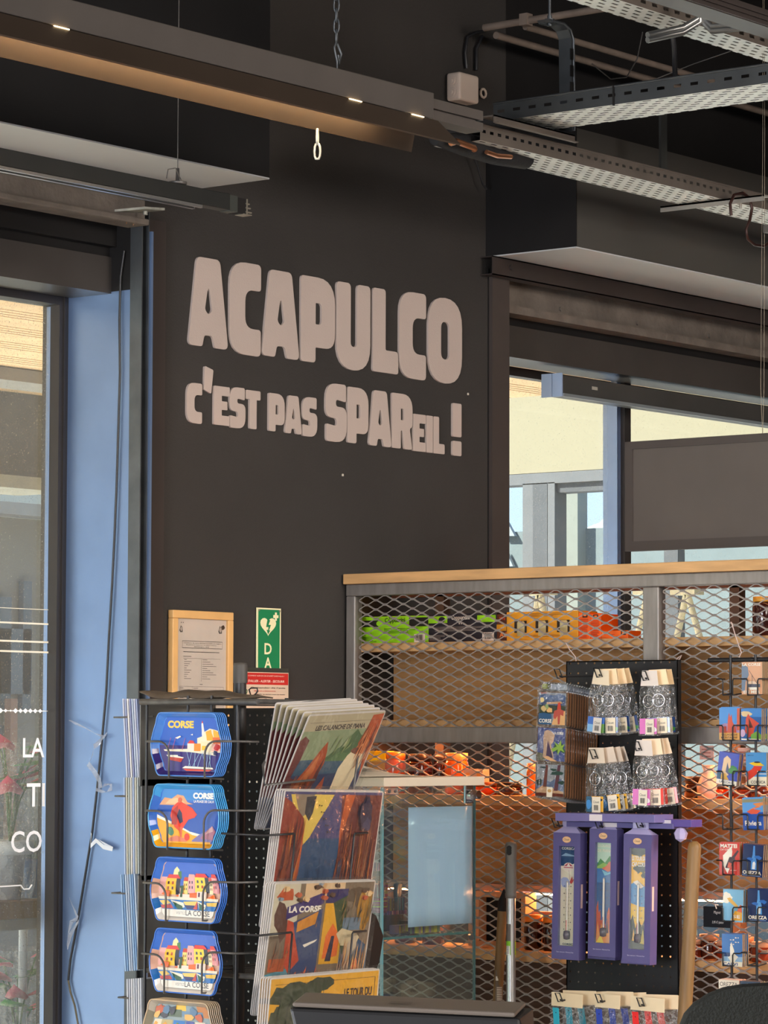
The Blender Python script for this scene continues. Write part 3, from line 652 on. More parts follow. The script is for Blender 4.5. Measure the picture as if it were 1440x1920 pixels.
# chain holding the luminaire
def chain(u, v0, v1, Y, label, name='chain', link=.03, r=.0022, mt=None, u1=None):
    a = PY(u, v0, Y); b = PY(u1 or u, v1, Y); n = max(1, int((a-b).length/(link*.78))); m = MB()
    for i in range(n):
        c = a+(b-a)*((i+.5)/n); hl = link*.5; wd = link*.2; ph = (i % 2)*PI/2; pts = []
        for k in range(12):
            q = 2*PI*k/12; x = wd*math.cos(q); z = hl*max(-1, min(1, 1.25*math.sin(q))); pts.append((c.x+x*math.cos(ph+.5), c.y+x*math.sin(ph+.5), c.z+z))
        m.tube(pts, r, n=6, closed=True)
    return tag(m.build(name, mt or DSTEEL), label, 'chain')
chain(631, -60, 78, YL, 'grey steel link chain holding up the long luminaire')
m = MB(); a = PY(631, 78, YL); b = PY(632, 132, YL)
m.tube([a, a+Vector((-.008, 0, -.014)), a+Vector((-.006, 0, -.022)), b+Vector((.0, 0, .02)), b], .0022); m.tube([a+Vector((.002, 0, -.004)), a+Vector((.018, 0, -.026)), a+Vector((.008, 0, -.052)), a+Vector((.006, 0, -.03))], .0028)
tag(m.build('carabiner', DSTEEL), 'small open steel snap hook between the chain and the luminaire', 'hook')
chain(595, 242, 298, YL+.03, 'two bright steel chain links dangling below the luminaire', 'chain_end', .034, .0028, GALV)
# suspended track rail
YT = 5.14
t = thing('track_rail', 'black lighting track with a bare connector end hung on a thin cable at upper left', 'track', PY(430, 395, YT))
a = PY(0, 277, YT-.017); b = PY(432, 363, YT-.017); zt = (a.z+b.z)/2; zb_ = zt-.045
m = MB(); m.box(a.x-2, b.x, YT-.017, YT+.017, zb_+.006, zt); m.build('track', mat('track_black', (.02, .021, .02), .4, noise=.1), t, bev=.002)
m = MB(); m.box(a.x-2, b.x-.1, YT-.017, YT-.010, zb_-.002, zb_+.005); m.box(a.x-2, b.x-.1, YT+.008, YT+.017, zb_-.002, zb_+.005); m.build('track_lip', mat('bright_lip', (.5, .5, .5), .3, metal=.9), t)
m = MB(); m.box(b.x, b.x+.028, YT-.016, YT+.016, zb_+.004, zt-.002); m.build('coupler', mat('coupler_grey', (.045, .05, .045), .4), t)
m = MB(); m.box(b.x+.028, b.x+.062, YT-.014, YT+.014, zb_+.003, zt-.004); m.build('end_block', BLACK, t)
m = MB()
for i in range(3): m.box(b.x+.060, b.x+.082-.004*i, YT-.015, YT-.011, zb_+.008+i*.010, zb_+.011+i*.010)
m.box(b.x+.05, b.x+.08, YT-.017, YT+.012, zb_+.002, zb_+.004); m.box(b.x+.062, b.x+.066, YT-.0155, YT+.012, zb_+.004, zt-.004); m.build('contact', mat('contact_metal', (.35, .32, .26), .4, metal=.7), t)
q = PY(333, 340, YT); m = MB(); m.lathe([(.001, .03), (.004, .03), (.005, 0), (.022, -.003), (.022, -.008), (.001, -.008)], (q.x, YT, zt+.01)); m.build('hanger', mat('hanger_grey', (.2, .19, .18), .4, metal=.6), t)
m = MB(); m.tube([(q.x, YT, zt+.03), (q.x, YT, ZC)], .0012, n=6); m.build('suspension_cable', mat('cable_grey', (.16, .15, .14), .4, metal=.5), t)
m = MB(); m.tube([(q.x, YT-.01, zt+.012), (q.x-.02, YT-.02, zt+.02), (q.x-.03, YT-.02, zt+.034), (q.x-.045, YT-.01, zt+.03), (q.x-.05, YT-.01, zt+.008)], .0014, n=6); m.build('loose_wire', mat('cable_grey'), t)
# junction box on the wall
a, w_, h_ = fitY(862, 899, 133, 186, YW-.055)
t = thing('junction_box', 'cream square electrical junction box high on the dark wall', 'junction box', (a.x, YW-.055, a.z))
m = MB(); m.box(0, w_, 0, .05, 0, h_); m.build('box', mat('cream_plastic', (.55, .45, .38), .6, noise=.06), t, world=False, bev=.008, bseg=3)
m = MB()
for z_ in (.28, .68):
    for r, d in ((.017, .002), (.011, .006), (.005, .009)):
        m.tube([(.0, .026, h_*z_), (-d, .026, h_*z_)], r, n=16)
m.build('cable_gland', mat('cream_plastic'), t, world=False)
m = MB(); pts = [PY(875, 128, YW-.01), PY(872, 100, YW-.01), PY(876, 70, YW-.01), PY(890, 62, YW-.012), PY(908, 58, YW-.02)]; m.tube(pts, .005)
tag(m.build('cable', WIRE), 'black cable looping from the junction box up to the conduit end', 'cable')
m = MB(); m.tube([PY(893, 132, YW-.01), PY(893, 92, YW-.01), PY(905, 68, YW-.012)], .005); tag(m.build('cable', WIRE), 'short black cable rising from the right side of the junction box', 'cable')
q = PY(905, 175, YW-.01); m = MB()
m.tube([(q.x+.013*math.cos(i*.7), YW-.012, q.z+.013*math.sin(i*.7)) for i in range(9)], .004, closed=True); tag(m.build('cable_clip', mat('cream_plastic')), 'small cream ring clip right of the junction box', 'clip')
# conduits
CN = mat('dusty_conduit', (.20, .155, .125), .6, noise=.2, nscale=15)
q = PY(908, 52, 5.6); q2 = PX(1140, 20, q.x)
m = MB(); m.tube([(q.x, 5.6, q.z), (q.x, 3.0, q.z)], .011, n=12); t = tag(m.build('conduit', CN), 'tan conduit pipe running out from the wall towards the camera', 'pipe')
m = MB(); c = PX(986, 42, q.x); m.box(q.x-.014, q.x+.014, c.y-.014, c.y+.014, q.z-.014, q.z+.02); m.build('clamp', CN, t)
a = PY(930, 66, 5.60); m = MB(); m.tube([(a.x, 5.60, a.z), (XE, 5.60, a.z)], .011, n=12); tag(m.build('conduit', CN), 'lower of the two tan conduits running right along the wall top', 'pipe')
a = PY(985, 50, 5.5); m = MB(); m.tube([(a.x, 5.5, a.z), (XE, 5.5, a.z)], .010, n=12); tag(m.build('conduit', CN), 'upper of the two tan conduits running right along the wall top', 'pipe')
# cable trays
SB = holes('tray_slots_base', (.82, .84, .80), .40, .35, 'X', 'Y', .05, .022, .5, .28)  # base whitened against the sides to carry light coming up from below
SS = holes('tray_slots_side', (.17, .145, .125), .5, .3, 'X', 'Z', .034, .05, .45, .16, stag=False)
SD = holes('tray_slots_dark', (.075, .08, .085), .45, .5, 'X', 'Z', .05, .05, .45, .16, stag=False)
def ctray(label, org, rot, L, W, Hh, sidem, n_rail=2):
    """local x along, y across; base at z 0"""
    t = thing('cable_tray', label, 'cable tray', org, rot)
    m = MB(); m.add([(0, 0, 0), (L, 0, 0), (L, W, 0), (0, W, 0)], [(0, 1, 2, 3)]); m.build('tray_base', SB, t, world=False)
    for y_, s_ in ((0, 1), (W, -1)):
        m = MB(); m.add([(0, y_, 0), (L, y_, 0), (L, y_, Hh), (0, y_, Hh)], [(0, 1, 2, 3)]); m.tube([(0, y_, Hh), (L, y_, Hh)], .0035, n=6)
        m.v = [p-Vector((0, 0, .0)) for p in m.v]
        o = m.build('side_rail', sidem, t, world=False)
    return t
a = PY(900, 289, 5.0); ctray('lower perforated steel cable tray running right below the ceiling', (PY(900, 289, 5.0).x, 5.0, PY(1000, 287, 5.0).z), 0, 5, .15, .042, SS)
qb = PX(925, 228, 6.883)
tb = ctray('dark sided perforated cable tray crossing above the lower tray', (6.883, qb.y, qb.z), -PI/2, 4, .19, .047, SD)
m = MB(); j = PX(1150, 190, 6.88); m.box(6.878, 6.884, j.y-.002, j.y+.002, qb.z-.002, qb.z+.05); m.build('joint', BLACK, tb)
ya = 4.40; za = PY(1140, 24, 4.5).z
ctray('upper perforated cable tray in the top right corner', (PY(1040, -10, 4.4).x, 4.40, za), 0, 5, .10, .062, holes('tray_slots_side2', (.15, .125, .105), .5, .3, 'X', 'Z', .05, .03, .45, .28, stag=False))
# hangers
HG = holes('slotted_strut', (.14, .145, .14), .35, .7, 'X', 'Z', .5, .045, .2, .45, stag=False)
def strut(mb, a, b, wv, n=Vector((0, 0, 1))): mb.hexa([a+q for q in wv], [b+q for q in wv])
t = thing('tray_hanger', 'shiny slotted C-shaped hanger carrying the dark cable tray', 'bracket', PX(1053, 180, 7.2))
yv = 4.98; pv = PY(1053, 120, yv); zt1 = PY(1053, 50, yv).z; pa = PY(914, 229, yv); zlo = qb.z-.016
m = MB(); xa = pv.x
pts = [(xa-.085, zt1+.004), (xa-.03, zt1+.006), (xa+.0, zt1-.005), (xa+.015, zt1-.03), (xa+.018, zt1-.2), (xa+.018, zlo+.02)]
lo = []; 
for i in range(len(pts)-1):
    (x0, z0), (x1, z1) = pts[i], pts[i+1]
    m.hexa([(x0, yv-.02, z0), (x0, yv+.02, z0), (x0+.006, yv+.02, z0-.006), (x0+.006, yv-.02, z0-.006)], [(x1, yv-.02, z1), (x1, yv+.02, z1), (x1+.006, yv+.02, z1-.006), (x1+.006, yv-.02, z1-.006)])
for s_ in (-.02, .02): m.tube([(x+.012, yv+s_, z-.004) for x, z in pts], .004, n=6)
m.build('upright', DSTEEL, t)
m = MB(); za_ = zlo; m.box(pa.x, xa+.03, yv-.022, yv+.022, za_, za_+.004); m.box(pa.x, xa+.03, yv-.022, yv-.018, za_-.016, za_+.004); m.box(pa.x-.0, xa+.03, yv-.034, yv-.022, za_-.018, za_-.015)
m.build('arm', mat('arm_taupe', (.24, .205, .18), .4, metal=.5), t)
m = MB()
for k in range(5): m.box(xa+.008, xa+.019, yv-.024, yv-.021, zt1-.06-k*.045-.03, zt1-.06-k*.045)
m.build('slot', BLACK, t)
m = MB(); m.tube([(xa-.055, yv, zt1+.02), (xa-.055, yv, zt1-.008)], .007, n=6); m.tube([(xa-.055, yv, zt1+.01), (xa-.055, yv, zt1+.002)], .014, n=12); m.tube([(xa-.055, yv, zt1), (xa-.055, yv, ZC)], .004); m.build('bolt', DSTEEL, t)
t = thing('tray_hanger', 'slotted hanger with a pale arm under the lower cable tray at right', 'bracket', PY(1240, 330, 5.2))
q = PY(1243, 226, 5.2); q2 = PY(1243, 312, 5.2); m = MB(); m.box(q.x-.016, q.x+.016, 5.196, 5.204, q2.z-.03, q.z+.07)
m.build('upright', HG, t); za_ = PY(1270, 385, 5.0).z
zt2 = PY(1000, 287, 5.0).z
m = MB(); m.box(q.x+.0, q.x+.03, 4.86, 5.21, zt2-.006, zt2-.001); m.box(q.x+.0, q.x+.003, 4.86, 5.21, zt2-.018, zt2-.001); m.tube([(q.x+.02, 4.95, zt2-.03), (q.x+.02, 4.95, zt2-.004)], .004)
m.build('arm', mat('arm_pale', (.42, .40, .36), .4, metal=.4), t)
t = thing('tray_hanger', 'shiny grey bent hanger arm under the upper right cable tray', 'bracket', PY(1300, 60, 4.4))
a, b, c, d = PY(1214, 66, 4.36), PY(1280, 52, 4.33), PY(1312, 40, 4.30), PY(1410, 42, 4.12)
e = PY(1312, -60, 4.30); m = MB()
for dz in (0, -.012): m.tube([a+Vector((0, 0, dz)), b+Vector((0, 0, dz)), c+Vector((0, 0, dz+.01)), e+Vector((dz, 0, 0))], .008); m.tube([e+Vector((.01+dz, 0, 0)), c+Vector((.01, 0, dz+.012)), PY(1335, 50, 4.28)+Vector((0, 0, dz)), d+Vector((0, 0, dz))], .007)
m.build('arm', mat('arm_shiny', (.34, .34, .33), .3, metal=.8), t)
# dark rail in the top right corner
a = PY(1260, 0, 4.1); m = MB(); m.box(a.x-.3, XE, 4.05, 4.12, a.z-.012, a.z+.03)
for k in range(3): m.box(a.x-.3, XE, 4.045, 4.05, a.z-.01+k*.012, a.z-.004+k*.012)
m.v = [p+Vector((0, 0, .0)) for p in m.v]
tag(m.build('ceiling_track', mat('track_brown', (.05, .04, .037), .4, noise=.1)), 'dark ribbed ceiling track in the extreme top right corner', 'track')
# lagged refrigerant pipes
t = thing('insulated_pipes', 'bundle of black foam insulated pipes with copper showing beside the luminaire end', 'pipe', PY(900, 280, 5.05))
m = MB(); m.tube([PY(815, 262, 5.05), PY(870, 270, 5.06), PY(930, 286, 5.07), PY(984, 296, 5.08)], [.014, .031, .034, .031], n=12); m.build('lagging', RUB, t)
m = MB(); m.tube([PY(812, 258, 5.12), PY(860, 246, 5.10), PY(905, 236, 5.08), PY(960, 236, 5.05)], [.020, .026, .026, .020], n=12); m.build('lagging', RUB, t)
m = MB(); m.tube([PY(845, 268, 5.016), PY(856, 265, 5.014), PY(888, 277, 5.018), PY(890, 281, 5.020)], .0085, n=8); m.build('copper_pipe', COPPER, t)
m = MB(); m.tube([PY(912, 285, 5.022), PY(932, 292, 5.024), PY(958, 294, 5.034)], .0065, n=8); m.build('copper_pipe', COPPER, t)
for i, pts in enumerate((((878, 270), (895, 310), (905, 345), (912, 355)),)):
    m = MB(); m.tube([PY(u, v, YW-.03) for u, v in pts], .003); tag(m.build('cable', WIRE), 'thin black cable drooping below the lagged pipes onto the wall', 'cable')
m = MB(); m.tube([Vector((PY(1260, -20, 4.5).x, 4.5, ZC)), PY(1260, -20, 4.5), PY(1258, 40, 4.5), PY(1264, 90, 4.5), PY(1266, 148, 4.55)], .007); tag(m.build('cable', WIRE), 'thick black cable dropping from the ceiling into the dark tray', 'cable')
m = MB(); m.tube([PY(1205, 60, 5.0), PY(1195, 110, 5.0), PY(1175, 145, 5.0), PY(1145, 148, 5.0), PY(1110, 120, 5.0)], .0018, n=5); tag(m.build('cable', GWIRE), 'thin looping wire in front of the tan conduits', 'cable')
m = MB(); m.tube([PY(1195, 162, 4.8), PY(1300, 120, 4.7), PY(1370, 96, 4.6)], .0015, n=5); tag(m.build('cable', GWIRE), 'thin slanting wire below the upper tray', 'cable')
# S hook and hanging wires
hk = [(1371, 404), (1369, 382), (1376, 366), (1392, 362), (1405, 370), (1410, 390), (1406, 412), (1399, 430), (1402, 448), (1415, 459), (1432, 462), (1446, 452)]
m = MB(); m.tube([PY(u, v, 4.93) for u, v in hk], .0045, n=8); o = tag(m.build('s_hook', mat('dark_red_wire', (.05, .022, .018), .35, metal=.4)), 'dark S-shaped hook hanging from the lower cable tray at far right', 'hook')
# ================================================================== hanging panel
XPn = 7.25
a = PX(1172, 1034, XPn); b = PX(1600, 1034, XPn); zt = PX(1185, 828, XPn).z
t = thing('hanging_panel', 'plain dark taupe panel hung on thin wires above the shelf unit at right', 'panel', (XPn, (a.y+b.y)/2, a.z))
PN = mat('taupe_panel', (.10, .083, .073), .6, noise=.05)
m = MB(); fw = .026
m.box(XPn, XPn+.02, b.y, a.y, a.z, a.z+fw); m.box(XPn, XPn+.02, b.y, a.y, zt-fw*.8, zt); m.box(XPn, XPn+.02, a.y-.024, a.y, a.z+fw, zt-fw*.8); m.box(XPn, XPn+.02, b.y, b.y+.024, a.z+fw, zt-fw*.8)
m.build('frame', mat('panel_frame', (.065, .052, .046), .6, noise=.05), t)
m = MB(); m.box(XPn+.004, XPn+.016, b.y+.02, a.y-.02, a.z+.02, zt-.015); m.build('board', PN, t)
m = MB(); q = PX(1426, 810, XPn); c = PX(1440, 250, XPn)
for dy in (.005, -.005): m.tube([(XPn+.01, q.y, zt-.01), (XPn+.01, q.y+dy, zt+.12), (XPn+.01, q.y+dy*.6-.008, c.z), (XPn+.01, q.y-.012, ZC)], .0006, n=5)
m.build('suspension_wire', mat('wire_brass', (.28, .24, .18), .4, metal=.6), t)
m = MB(); q2 = PX(1436, 430, XPn); m.box(XPn+.0, XPn+.02, q2.y-.012, q2.y+.008, q2.z-.008, q2.z+.012); m.build('wire_stop', TAUPE, t)
# ================================================================== steel and mesh shelf unit
XC = 7.05
yl = PX(648, 1200, XC).y; YEND = 3.2
def zc_(v, u=700, X=XC): return PX(u, v, X).z
t = thing('shelf_unit', 'raw steel shelf unit with expanded metal mesh front and an oak top', 'shelf unit', (XC+.1, (yl+YEND)/2, 0))
zt = zc_(1077, 643); zt2 = zc_(1096, 645)
m = MB(); m.box(XC-.012, XC+.24, YEND, PX(643, 1085, XC-.012).y, zt2, zt); m.build('worktop', OAK, t, bev=.002)
r1 = zc_(1118, 650); m1, m0 = zc_(1363, 707), zc_(1392.5, 698)
yp = (PX(1205, 1170, XC).y, PX(1235, 1170, XC).y)
m = MB(); m.box(XC, XC+.035, YEND, yl, r1, zt2-.0005); m.build('top_rail', STEEL, t, bev=.003)
m = MB(); m.box(XC-.001, XC+.034, YEND, yl-.001, m0, m1); m.build('middle_rail', STEEL, t, bev=.003)
m = MB(); m.box(XC+.0005, XC+.0345, PX(665, 1200, XC).y, yl-.0005, 0, r1); m.build('post', STEEL, t, bev=.003)
for a, b in (yp, (PX(1770, 1200, XC).y, PX(1800, 1200, XC).y)):
    m = MB(); m.box(XC-.0005, XC+.034, b, a, m1+.0005, r1-.0005); m.build('post', STEEL, t, bev=.003)
m = MB()
for a in (PX(822, 1150, XC+.2).y, PX(1375, 1150, XC+.2).y): m.box(XC+.205, XC+.235, a-.015, a+.015, 0, zt2)
m.build('rear_post', mat('rear_post_brown', (.09, .055, .035), .5), t)
m = MB(); m.box(XC+.205, XC+.235, YEND, yl, zt2-.03, zt2-.002); m.build('rear_rail', mat('rear_rail', (.16, .06, .03), .5), t)
def mesh_panel(y0, y1, z0, z1, x):
    W, Hh = .0635, .0258; hw = W/2; hh = Hh/2; mb = MB(); K = int((z1-z0)/hh)+1; J = int((y1-y0)/hw)+2
    for k in range(K):
        zc0 = z1-(k+.5)*hh
        if zc0 < z0: break
        pts = []
        for j in range(J):
            s_ = 1 if (j+k) % 2 else -1; yc = y1-j*hw
            for e in (.16, -.16):
                yy = yc+e*hw
                if y0 <= yy <= y1: pts.append((yy, zc0+s_*(hh/2-.0011)))
        v = []; 
        for i, (yy, zz) in enumerate(pts):
            v += [(x, yy, zz-.0015), (x, yy, zz+.0015), (x+.0030, yy, zz+.0028), (x+.0030, yy, zz-.0004)]
        f = []
        for i in range(len(pts)-1):
            for q in range(4): f.append((4*i+q, 4*i+(q+1) % 4, 4*i+4+(q+1) % 4, 4*i+4+q))
        mb.add(v, f)
    return mb
MS = mat('mesh_steel', (.33, .295, .27), .5, metal=.35, noise=.12, nscale=20)
mesh_panel(yp[0], PX(665, 1200, XC).y, m1, r1, XC+.012).build('mesh_panel', MS, t)
mesh_panel(YEND+.2, yp[1], m1, r1, XC+.012).build('mesh_panel', MS, t)
mesh_panel(YEND+.2, PX(665, 1200, XC).y, .35, m0, XC+.012).build('mesh_panel', MS, t)
xs0, xs1 = XC+.03, XC+.20
ysl = PX(670, 1205, XC+.03).y
s1 = zc_(1206, 700, xs0); s2 = zc_(1491, 900, xs0); s3 = zc_(1779, 900, xs0); s15 = zc_(1350, 760, xs0)
for zz, th in ((s1, .024), (s15, .022), (s2, .026), (s3, .028)):
    m = MB(); m.box(xs0, xs1, YEND, ysl, zz-th, zz); m.build('shelf', OAK, t, bev=.001)
ybl = PX(738, 1280, xs1).y
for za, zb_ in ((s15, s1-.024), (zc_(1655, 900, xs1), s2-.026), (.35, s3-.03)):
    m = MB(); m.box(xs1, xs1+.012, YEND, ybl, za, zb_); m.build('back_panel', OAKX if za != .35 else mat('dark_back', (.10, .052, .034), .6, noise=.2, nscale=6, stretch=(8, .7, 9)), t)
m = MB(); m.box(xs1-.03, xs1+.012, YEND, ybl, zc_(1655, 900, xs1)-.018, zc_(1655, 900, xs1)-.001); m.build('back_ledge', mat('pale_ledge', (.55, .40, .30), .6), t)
LED = mat('led_strip', (1, .5, .25), .5, emit=(1, .38, .14), estr=75)
LEDs = [zc_(1663, 900, xs1)-.016, m1-.01, r1+.0]
for i, zz in enumerate((zc_(1655, 900, xs1)-.022, m0-.002)):
    m = MB()
    if i == 0: m.box(xs1-.026, xs1-.016, YEND+.2, ybl, zz-.004, zz)
    else: m.box(XC+.10, XC+.108, YEND+.2, ysl, m0+.0, m0+.004)
    m.build('led_strip', LED, t)
m = MB(); m.box(XC+.0365, XC+.041, YEND+.2, ysl, zt2-.006, zt2-.002); m.build('led_strip', mat('led_strip_dim', (1, .5, .25), .5, emit=(1, .42, .16), estr=8), t)
# ---- boxes on the top shelf
XB = XC+.06
def pack(u0, u1, v0, v1, dep, X=XB, z=None): 
    o, w_, h_ = fitX(u0, u1, v0, v1, X)
    if z is not None: h_ += o.z-z; o.z = z
    return Vector((o.x, o.y, o.z)), w_, h_
def boxed(name, u0, u1, v0, v1, dep, z, label, cat, deco, col, group=None, X=XB):
    o, w_, h_ = pack(u0, u1, v0, v1, dep, X, z); t = thing(name, label, cat, o, FR, group)
    m = MB(); m.box(0, w_, 0, dep, 0, h_, col); m.build('carton', PAINT, t, world=False, bev=.001)
    m = MB(); art(m, deco(w_, h_), w_, h_, -.0004); m.build('printed_front', PAINT, t, world=False)
    return t
def bars(x0, x1, z0, z1, n, c='#222222', seed=1):
    g = random.Random(seed); out = []; x = x0; st = (x1-x0)/n
    for i in range(n): out.append((c, R(x, x+st*g.uniform(.25, .7), z0, z1))); x += st
    return out
def textlines(x0, x1, z0, z1, n, c, seed=2):
    g = random.Random(seed); out = []; st = (z1-z0)/n
    for i in range(n): out.append((c, R(x0, x0+(x1-x0)*g.uniform(.7, 1), z1-st*i-st*.45, z1-st*i)))
    return out
LIME = '#9be01c'
boxed('biscuit_box', 677, 803, 1157, 1206, .10, s1, 'lime green biscuit box at the left end of the top shelf', 'box', lambda w_, h_: [
    ('#2a2620', R(0, .3, .62, .86)), ('#2a2620', R(.72, 1, .6, .85)), ('#1d1a18', R(.72, 1, .85, .93)), (LIME, blob(.30, .74, .07, .12, 14, 0)), ('#2c2a20', 'text', .36, .72, .22, 'Cappuccini', .3), ('#55702a', 'text', .42, .90, .08, 'Mes', .1)] +
    textlines(.35, .85, .34, .55, 4, '#4c7a1c') + textlines(.02, .25, .05, .25, 5, '#4c7a1c') + [('#e8d8c8', R(.80, .96, .02, .32))]+bars(.82, .94, .08, .30, 10), LIME)
boxed('biscuit_box', 803.6, 931, 1152, 1205, .10, s1, 'black biscuit box with a lime band and white script lettering on the top shelf', 'box', lambda w_, h_: [
    (LIME, R(.0, .28, .68, .92)), (LIME, R(.72, .99, .68, .92)), ('#26222a', blob(.2, .8, .05, .1, 12, 0)), ('#e8dccc', 'text', .34, .74, .20, 'Cappuccini', .27), ('#e8dccc', 'text', .45, .62, .06, '* * *', .08)] +
    textlines(.1, .9, .36, .54, 4, '#8a7f78') + textlines(.02, .25, .05, .25, 5, '#8a7f78') + [('#e8d8c8', R(.80, .97, .02, .32))]+bars(.82, .95, .08, .30, 10), '#28242c')
boxed('jar_box', 931.5, 949.5, 1152, 1205, .09, s1, 'narrow brown and amber carton standing between the black and the yellow boxes', 'box', lambda w_, h_: [
    ('#e09a20', R(.0, 1, .38, .62)), ('#d84a20', 'text', .3, .78, .12, 'We'), ('#d84a20', 'text', .3, .64, .1, 'Ap'), ('#e07a30', 'text', .3, .14, .2, 'Ad')], '#5c2c14')
t = boxed('honey_gift_box', 950, 1084, 1148, 1205, .09, s1, 'yellow carton with three cut-outs showing small jars on the top shelf', 'box', lambda w_, h_: [
    (c, p) for i in range(3) for c, p in (('#2a1c10', R(.11+i*.30, .285+i*.30, .27, .69)),)] + textlines(.3, .8, .80, .94, 3, '#a86c14') + textlines(.2, .8, .10, .18, 2, '#a86c14'), '#f0a828')
w_ = fitX(950, 1084, 1148, 1205, XB)[1]; h_ = .08
for i in range(3):
  m = MB(); m.lathe([(.001, .012), (.0125, .012), (.0125, .048), (.009, .052), (.001, .052)], (w_*(.205+i*.30), .0155-.016, 0), '#cfc38e', 16)
  m.v = [Vector((p.x, max(-.0022, min(p.y*.2-.0015, .0)), p.z)) for p in m.v]
  m.build('small_jar', PAINT, t, world=False)
boxed('tea_box', 1085, 1106, 1149, 1203, .08, s1, 'orange carton with fine print next to the yellow box', 'box', lambda w_, h_: [('#3a1c14', R(.35, .8, .82, .97)), ('#ff7a1c', R(.45, .7, .87, .93))]+textlines(.1, .9, .05, .75, 14, '#c8380c'), '#ff6a14')
boxed('tea_box', 1106.5, 1127, 1151, 1203, .08, s1, 'second orange carton with fine print, nearer the small flat box', 'box', lambda w_, h_: [('#3a1c14', R(.3, .75, .82, .97)), ('#ff7a1c', R(.4, .65, .87, .93))]+textlines(.1, .9, .05, .75, 14, '#c8380c', 5), '#ff6a14')
boxed('tea_box', 1127.5, 1178, 1183, 1203, .06, s1, 'small flat orange carton lying right of the orange boxes', 'box', lambda w_, h_: [('#3a1c14', R(.73, .92, .45, .95)), ('#ff7a1c', R(.77, .88, .6, .8)), ('#c8380c', R(.1, .5, .5, .56))], '#ff7218')
# ---- jars
def jar(u, v, X, h, r, body, lid, label, z, name='jar', liq=None, glass=False, group=None, lidh=.16):
    q = PX(u, v, X); t = thing(name, label, 'jar', (X, q.y, z), 0, group)
    m = MB(); hb = h*(1-lidh)
    m.lathe([(.001, 0), (r*.9, 0), (r, r*.12), (r, hb*.86), (r*.86, hb), (.001, hb)], (0, 0, 0), body)
    m.build('body', mat('jar_content', rough=.12, attr=True, noise=.05, coat=.6), t, world=False)
    m = MB(); m.lathe([(r*.90, hb*.985), (r*.94, hb), (r*.94, h), (.001, h+.001)], (0, 0, 0), lid)
    m.build('lid', mat('jar_lid', rough=.3, attr=True, noise=.05), t, world=False)
    return t
XJR = XC+.11
z2 = s2
jar(856, 1488, XJR, (zc_(1412, 856, XJR)-z2), .033, '#e0661c', '#e8a060', 'orange marmalade jar behind the mesh above the white topped case', z2)
jar(741, 1488, XJR, (zc_(1410, 741, XJR)-z2), .030, '#d8501c', '#c86a28', 'red orange preserve jar at the left on the second shelf', z2)
jar(787, 1488, XJR, (zc_(1414, 787, XJR)-z2), .034, '#3a0c08', '#2a1a14', 'dark red jam jar with a black lid on the second shelf', z2)
jar(827, 1488, XJR+.04, (zc_(1414, 820, XJR)-z2), .022, '#2a0a08', '#241612', 'small dark jam jar half hidden behind the marmalade', z2)
jar(996, 1488, XC+.075, (zc_(1431, 996, XJR)-z2), .0125, '#e2701e', '#e8a878', 'slim tall jar of orange preserve left of the bookmarks', z2)
for i, (u, c, lb) in enumerate(((912, '#c8400c', 'flat orange jar right of the white topped case'), (955, '#3a1008', 'flat dark amber jar between the orange jar and the slim jar'))):
    jar(u, 1488, XC+.10, .034, .036, c, '#8a4a20' if i == 0 else '#2a160e', lb, z2, lidh=.35)
o, w_, h_ = fitX(869, 905, 1435, 1462, XC+.08); m = MB(); m.box(0, w_, 0, .03, 0, h_+.03, '#d9b8a0'); m.face(R(w_*.35, w_*.6, .03, .045), -.001, '#c02050')
for x_ in (.15, .7): m.face(R(w_*x_, w_*x_+.012, .045, h_+.02), -.001, '#e8a050')
m.v = [Matrix.Translation((o.x, o.y, z2)) @ (Matrix.Rotation(FR, 4, 'Z') @ p) for p in m.v]; tag(m.build('sweet_box', PAINT), 'small pale carton with a pink dot beside the marmalade jar', 'box')
o, w_, h_ = fitX(684, 722, 1408, 1428, XC+.08); m = MB(); m.box(0, w_, 0, .04, 0, h_, '#f2c400'); m.box(.004, w_-.004, .004, .036, -(o.z-z2), 0, '#d89a10')
m.v = [o+(Matrix.Rotation(FR, 3, 'Z') @ p) for p in m.v]; tag(m.build('sweet_box', PAINT), 'bright yellow carton at the left end of the second shelf', 'box')
# right hand side of shelf two: jars and shrink wrapped goods behind the magnet rack
for u, hgt, c, lb in ((1305, .055, '#3a140c', 'squat dark jam jar left of the magnet rack on the second shelf'), (1345, .035, '#a83010', 'low red jar behind the magnet rack on the second shelf'), (1395, .035, '#7a2410', 'low amber jar behind the right of the magnet rack'), (1428, .05, '#4a1810', 'dark jar at the far right of the second shelf')):
    jar(u, 1488, XC+.11, hgt, .030, c, '#3a2018', lb, z2, lidh=.3)
q = PX(1328, 1480, XC+.09); m = MB(); m.lathe([(.001, 0), (.028, 0), (.030, .03), (.02, .055), (.012, .07), (.018, .085), (.001, .08)], (XC+.09, q.y, z2), '#d8d0c8', 16); tag(m.build('gift_bag', mat('pale_wrap', (.75, .70, .66), .3, bump=.6, bscale=30)), 'small tied gift bag standing on the second shelf left of the magnet rack', 'bag')
for u0, u1, v0, v1, c, lb in ((1312, 1338, 1398, 1424, '#e8b8a8', 'small pink price card hanging inside the second shelf, left one'), (1383, 1407, 1402, 1432, '#e8b8a8', 'small tilted pink price card inside the second shelf, right one')):
    o, w_, h_ = fitX(u0, u1, v0, v1, XC+.02); m = MB(); m.box(0, w_, 0, .001, 0, h_, c)
    for k in range(3): m.face(R(w_*.15, w_*.8, h_*(.2+.25*k), h_*(.26+.25*k)), -.0006, '#b05a50')
    m.v = [o+(Matrix.Rotation(FR, 3, 'Z') @ p) for p in m.v]; tag(m.build('price_card', PAINT), lb, 'price tag')
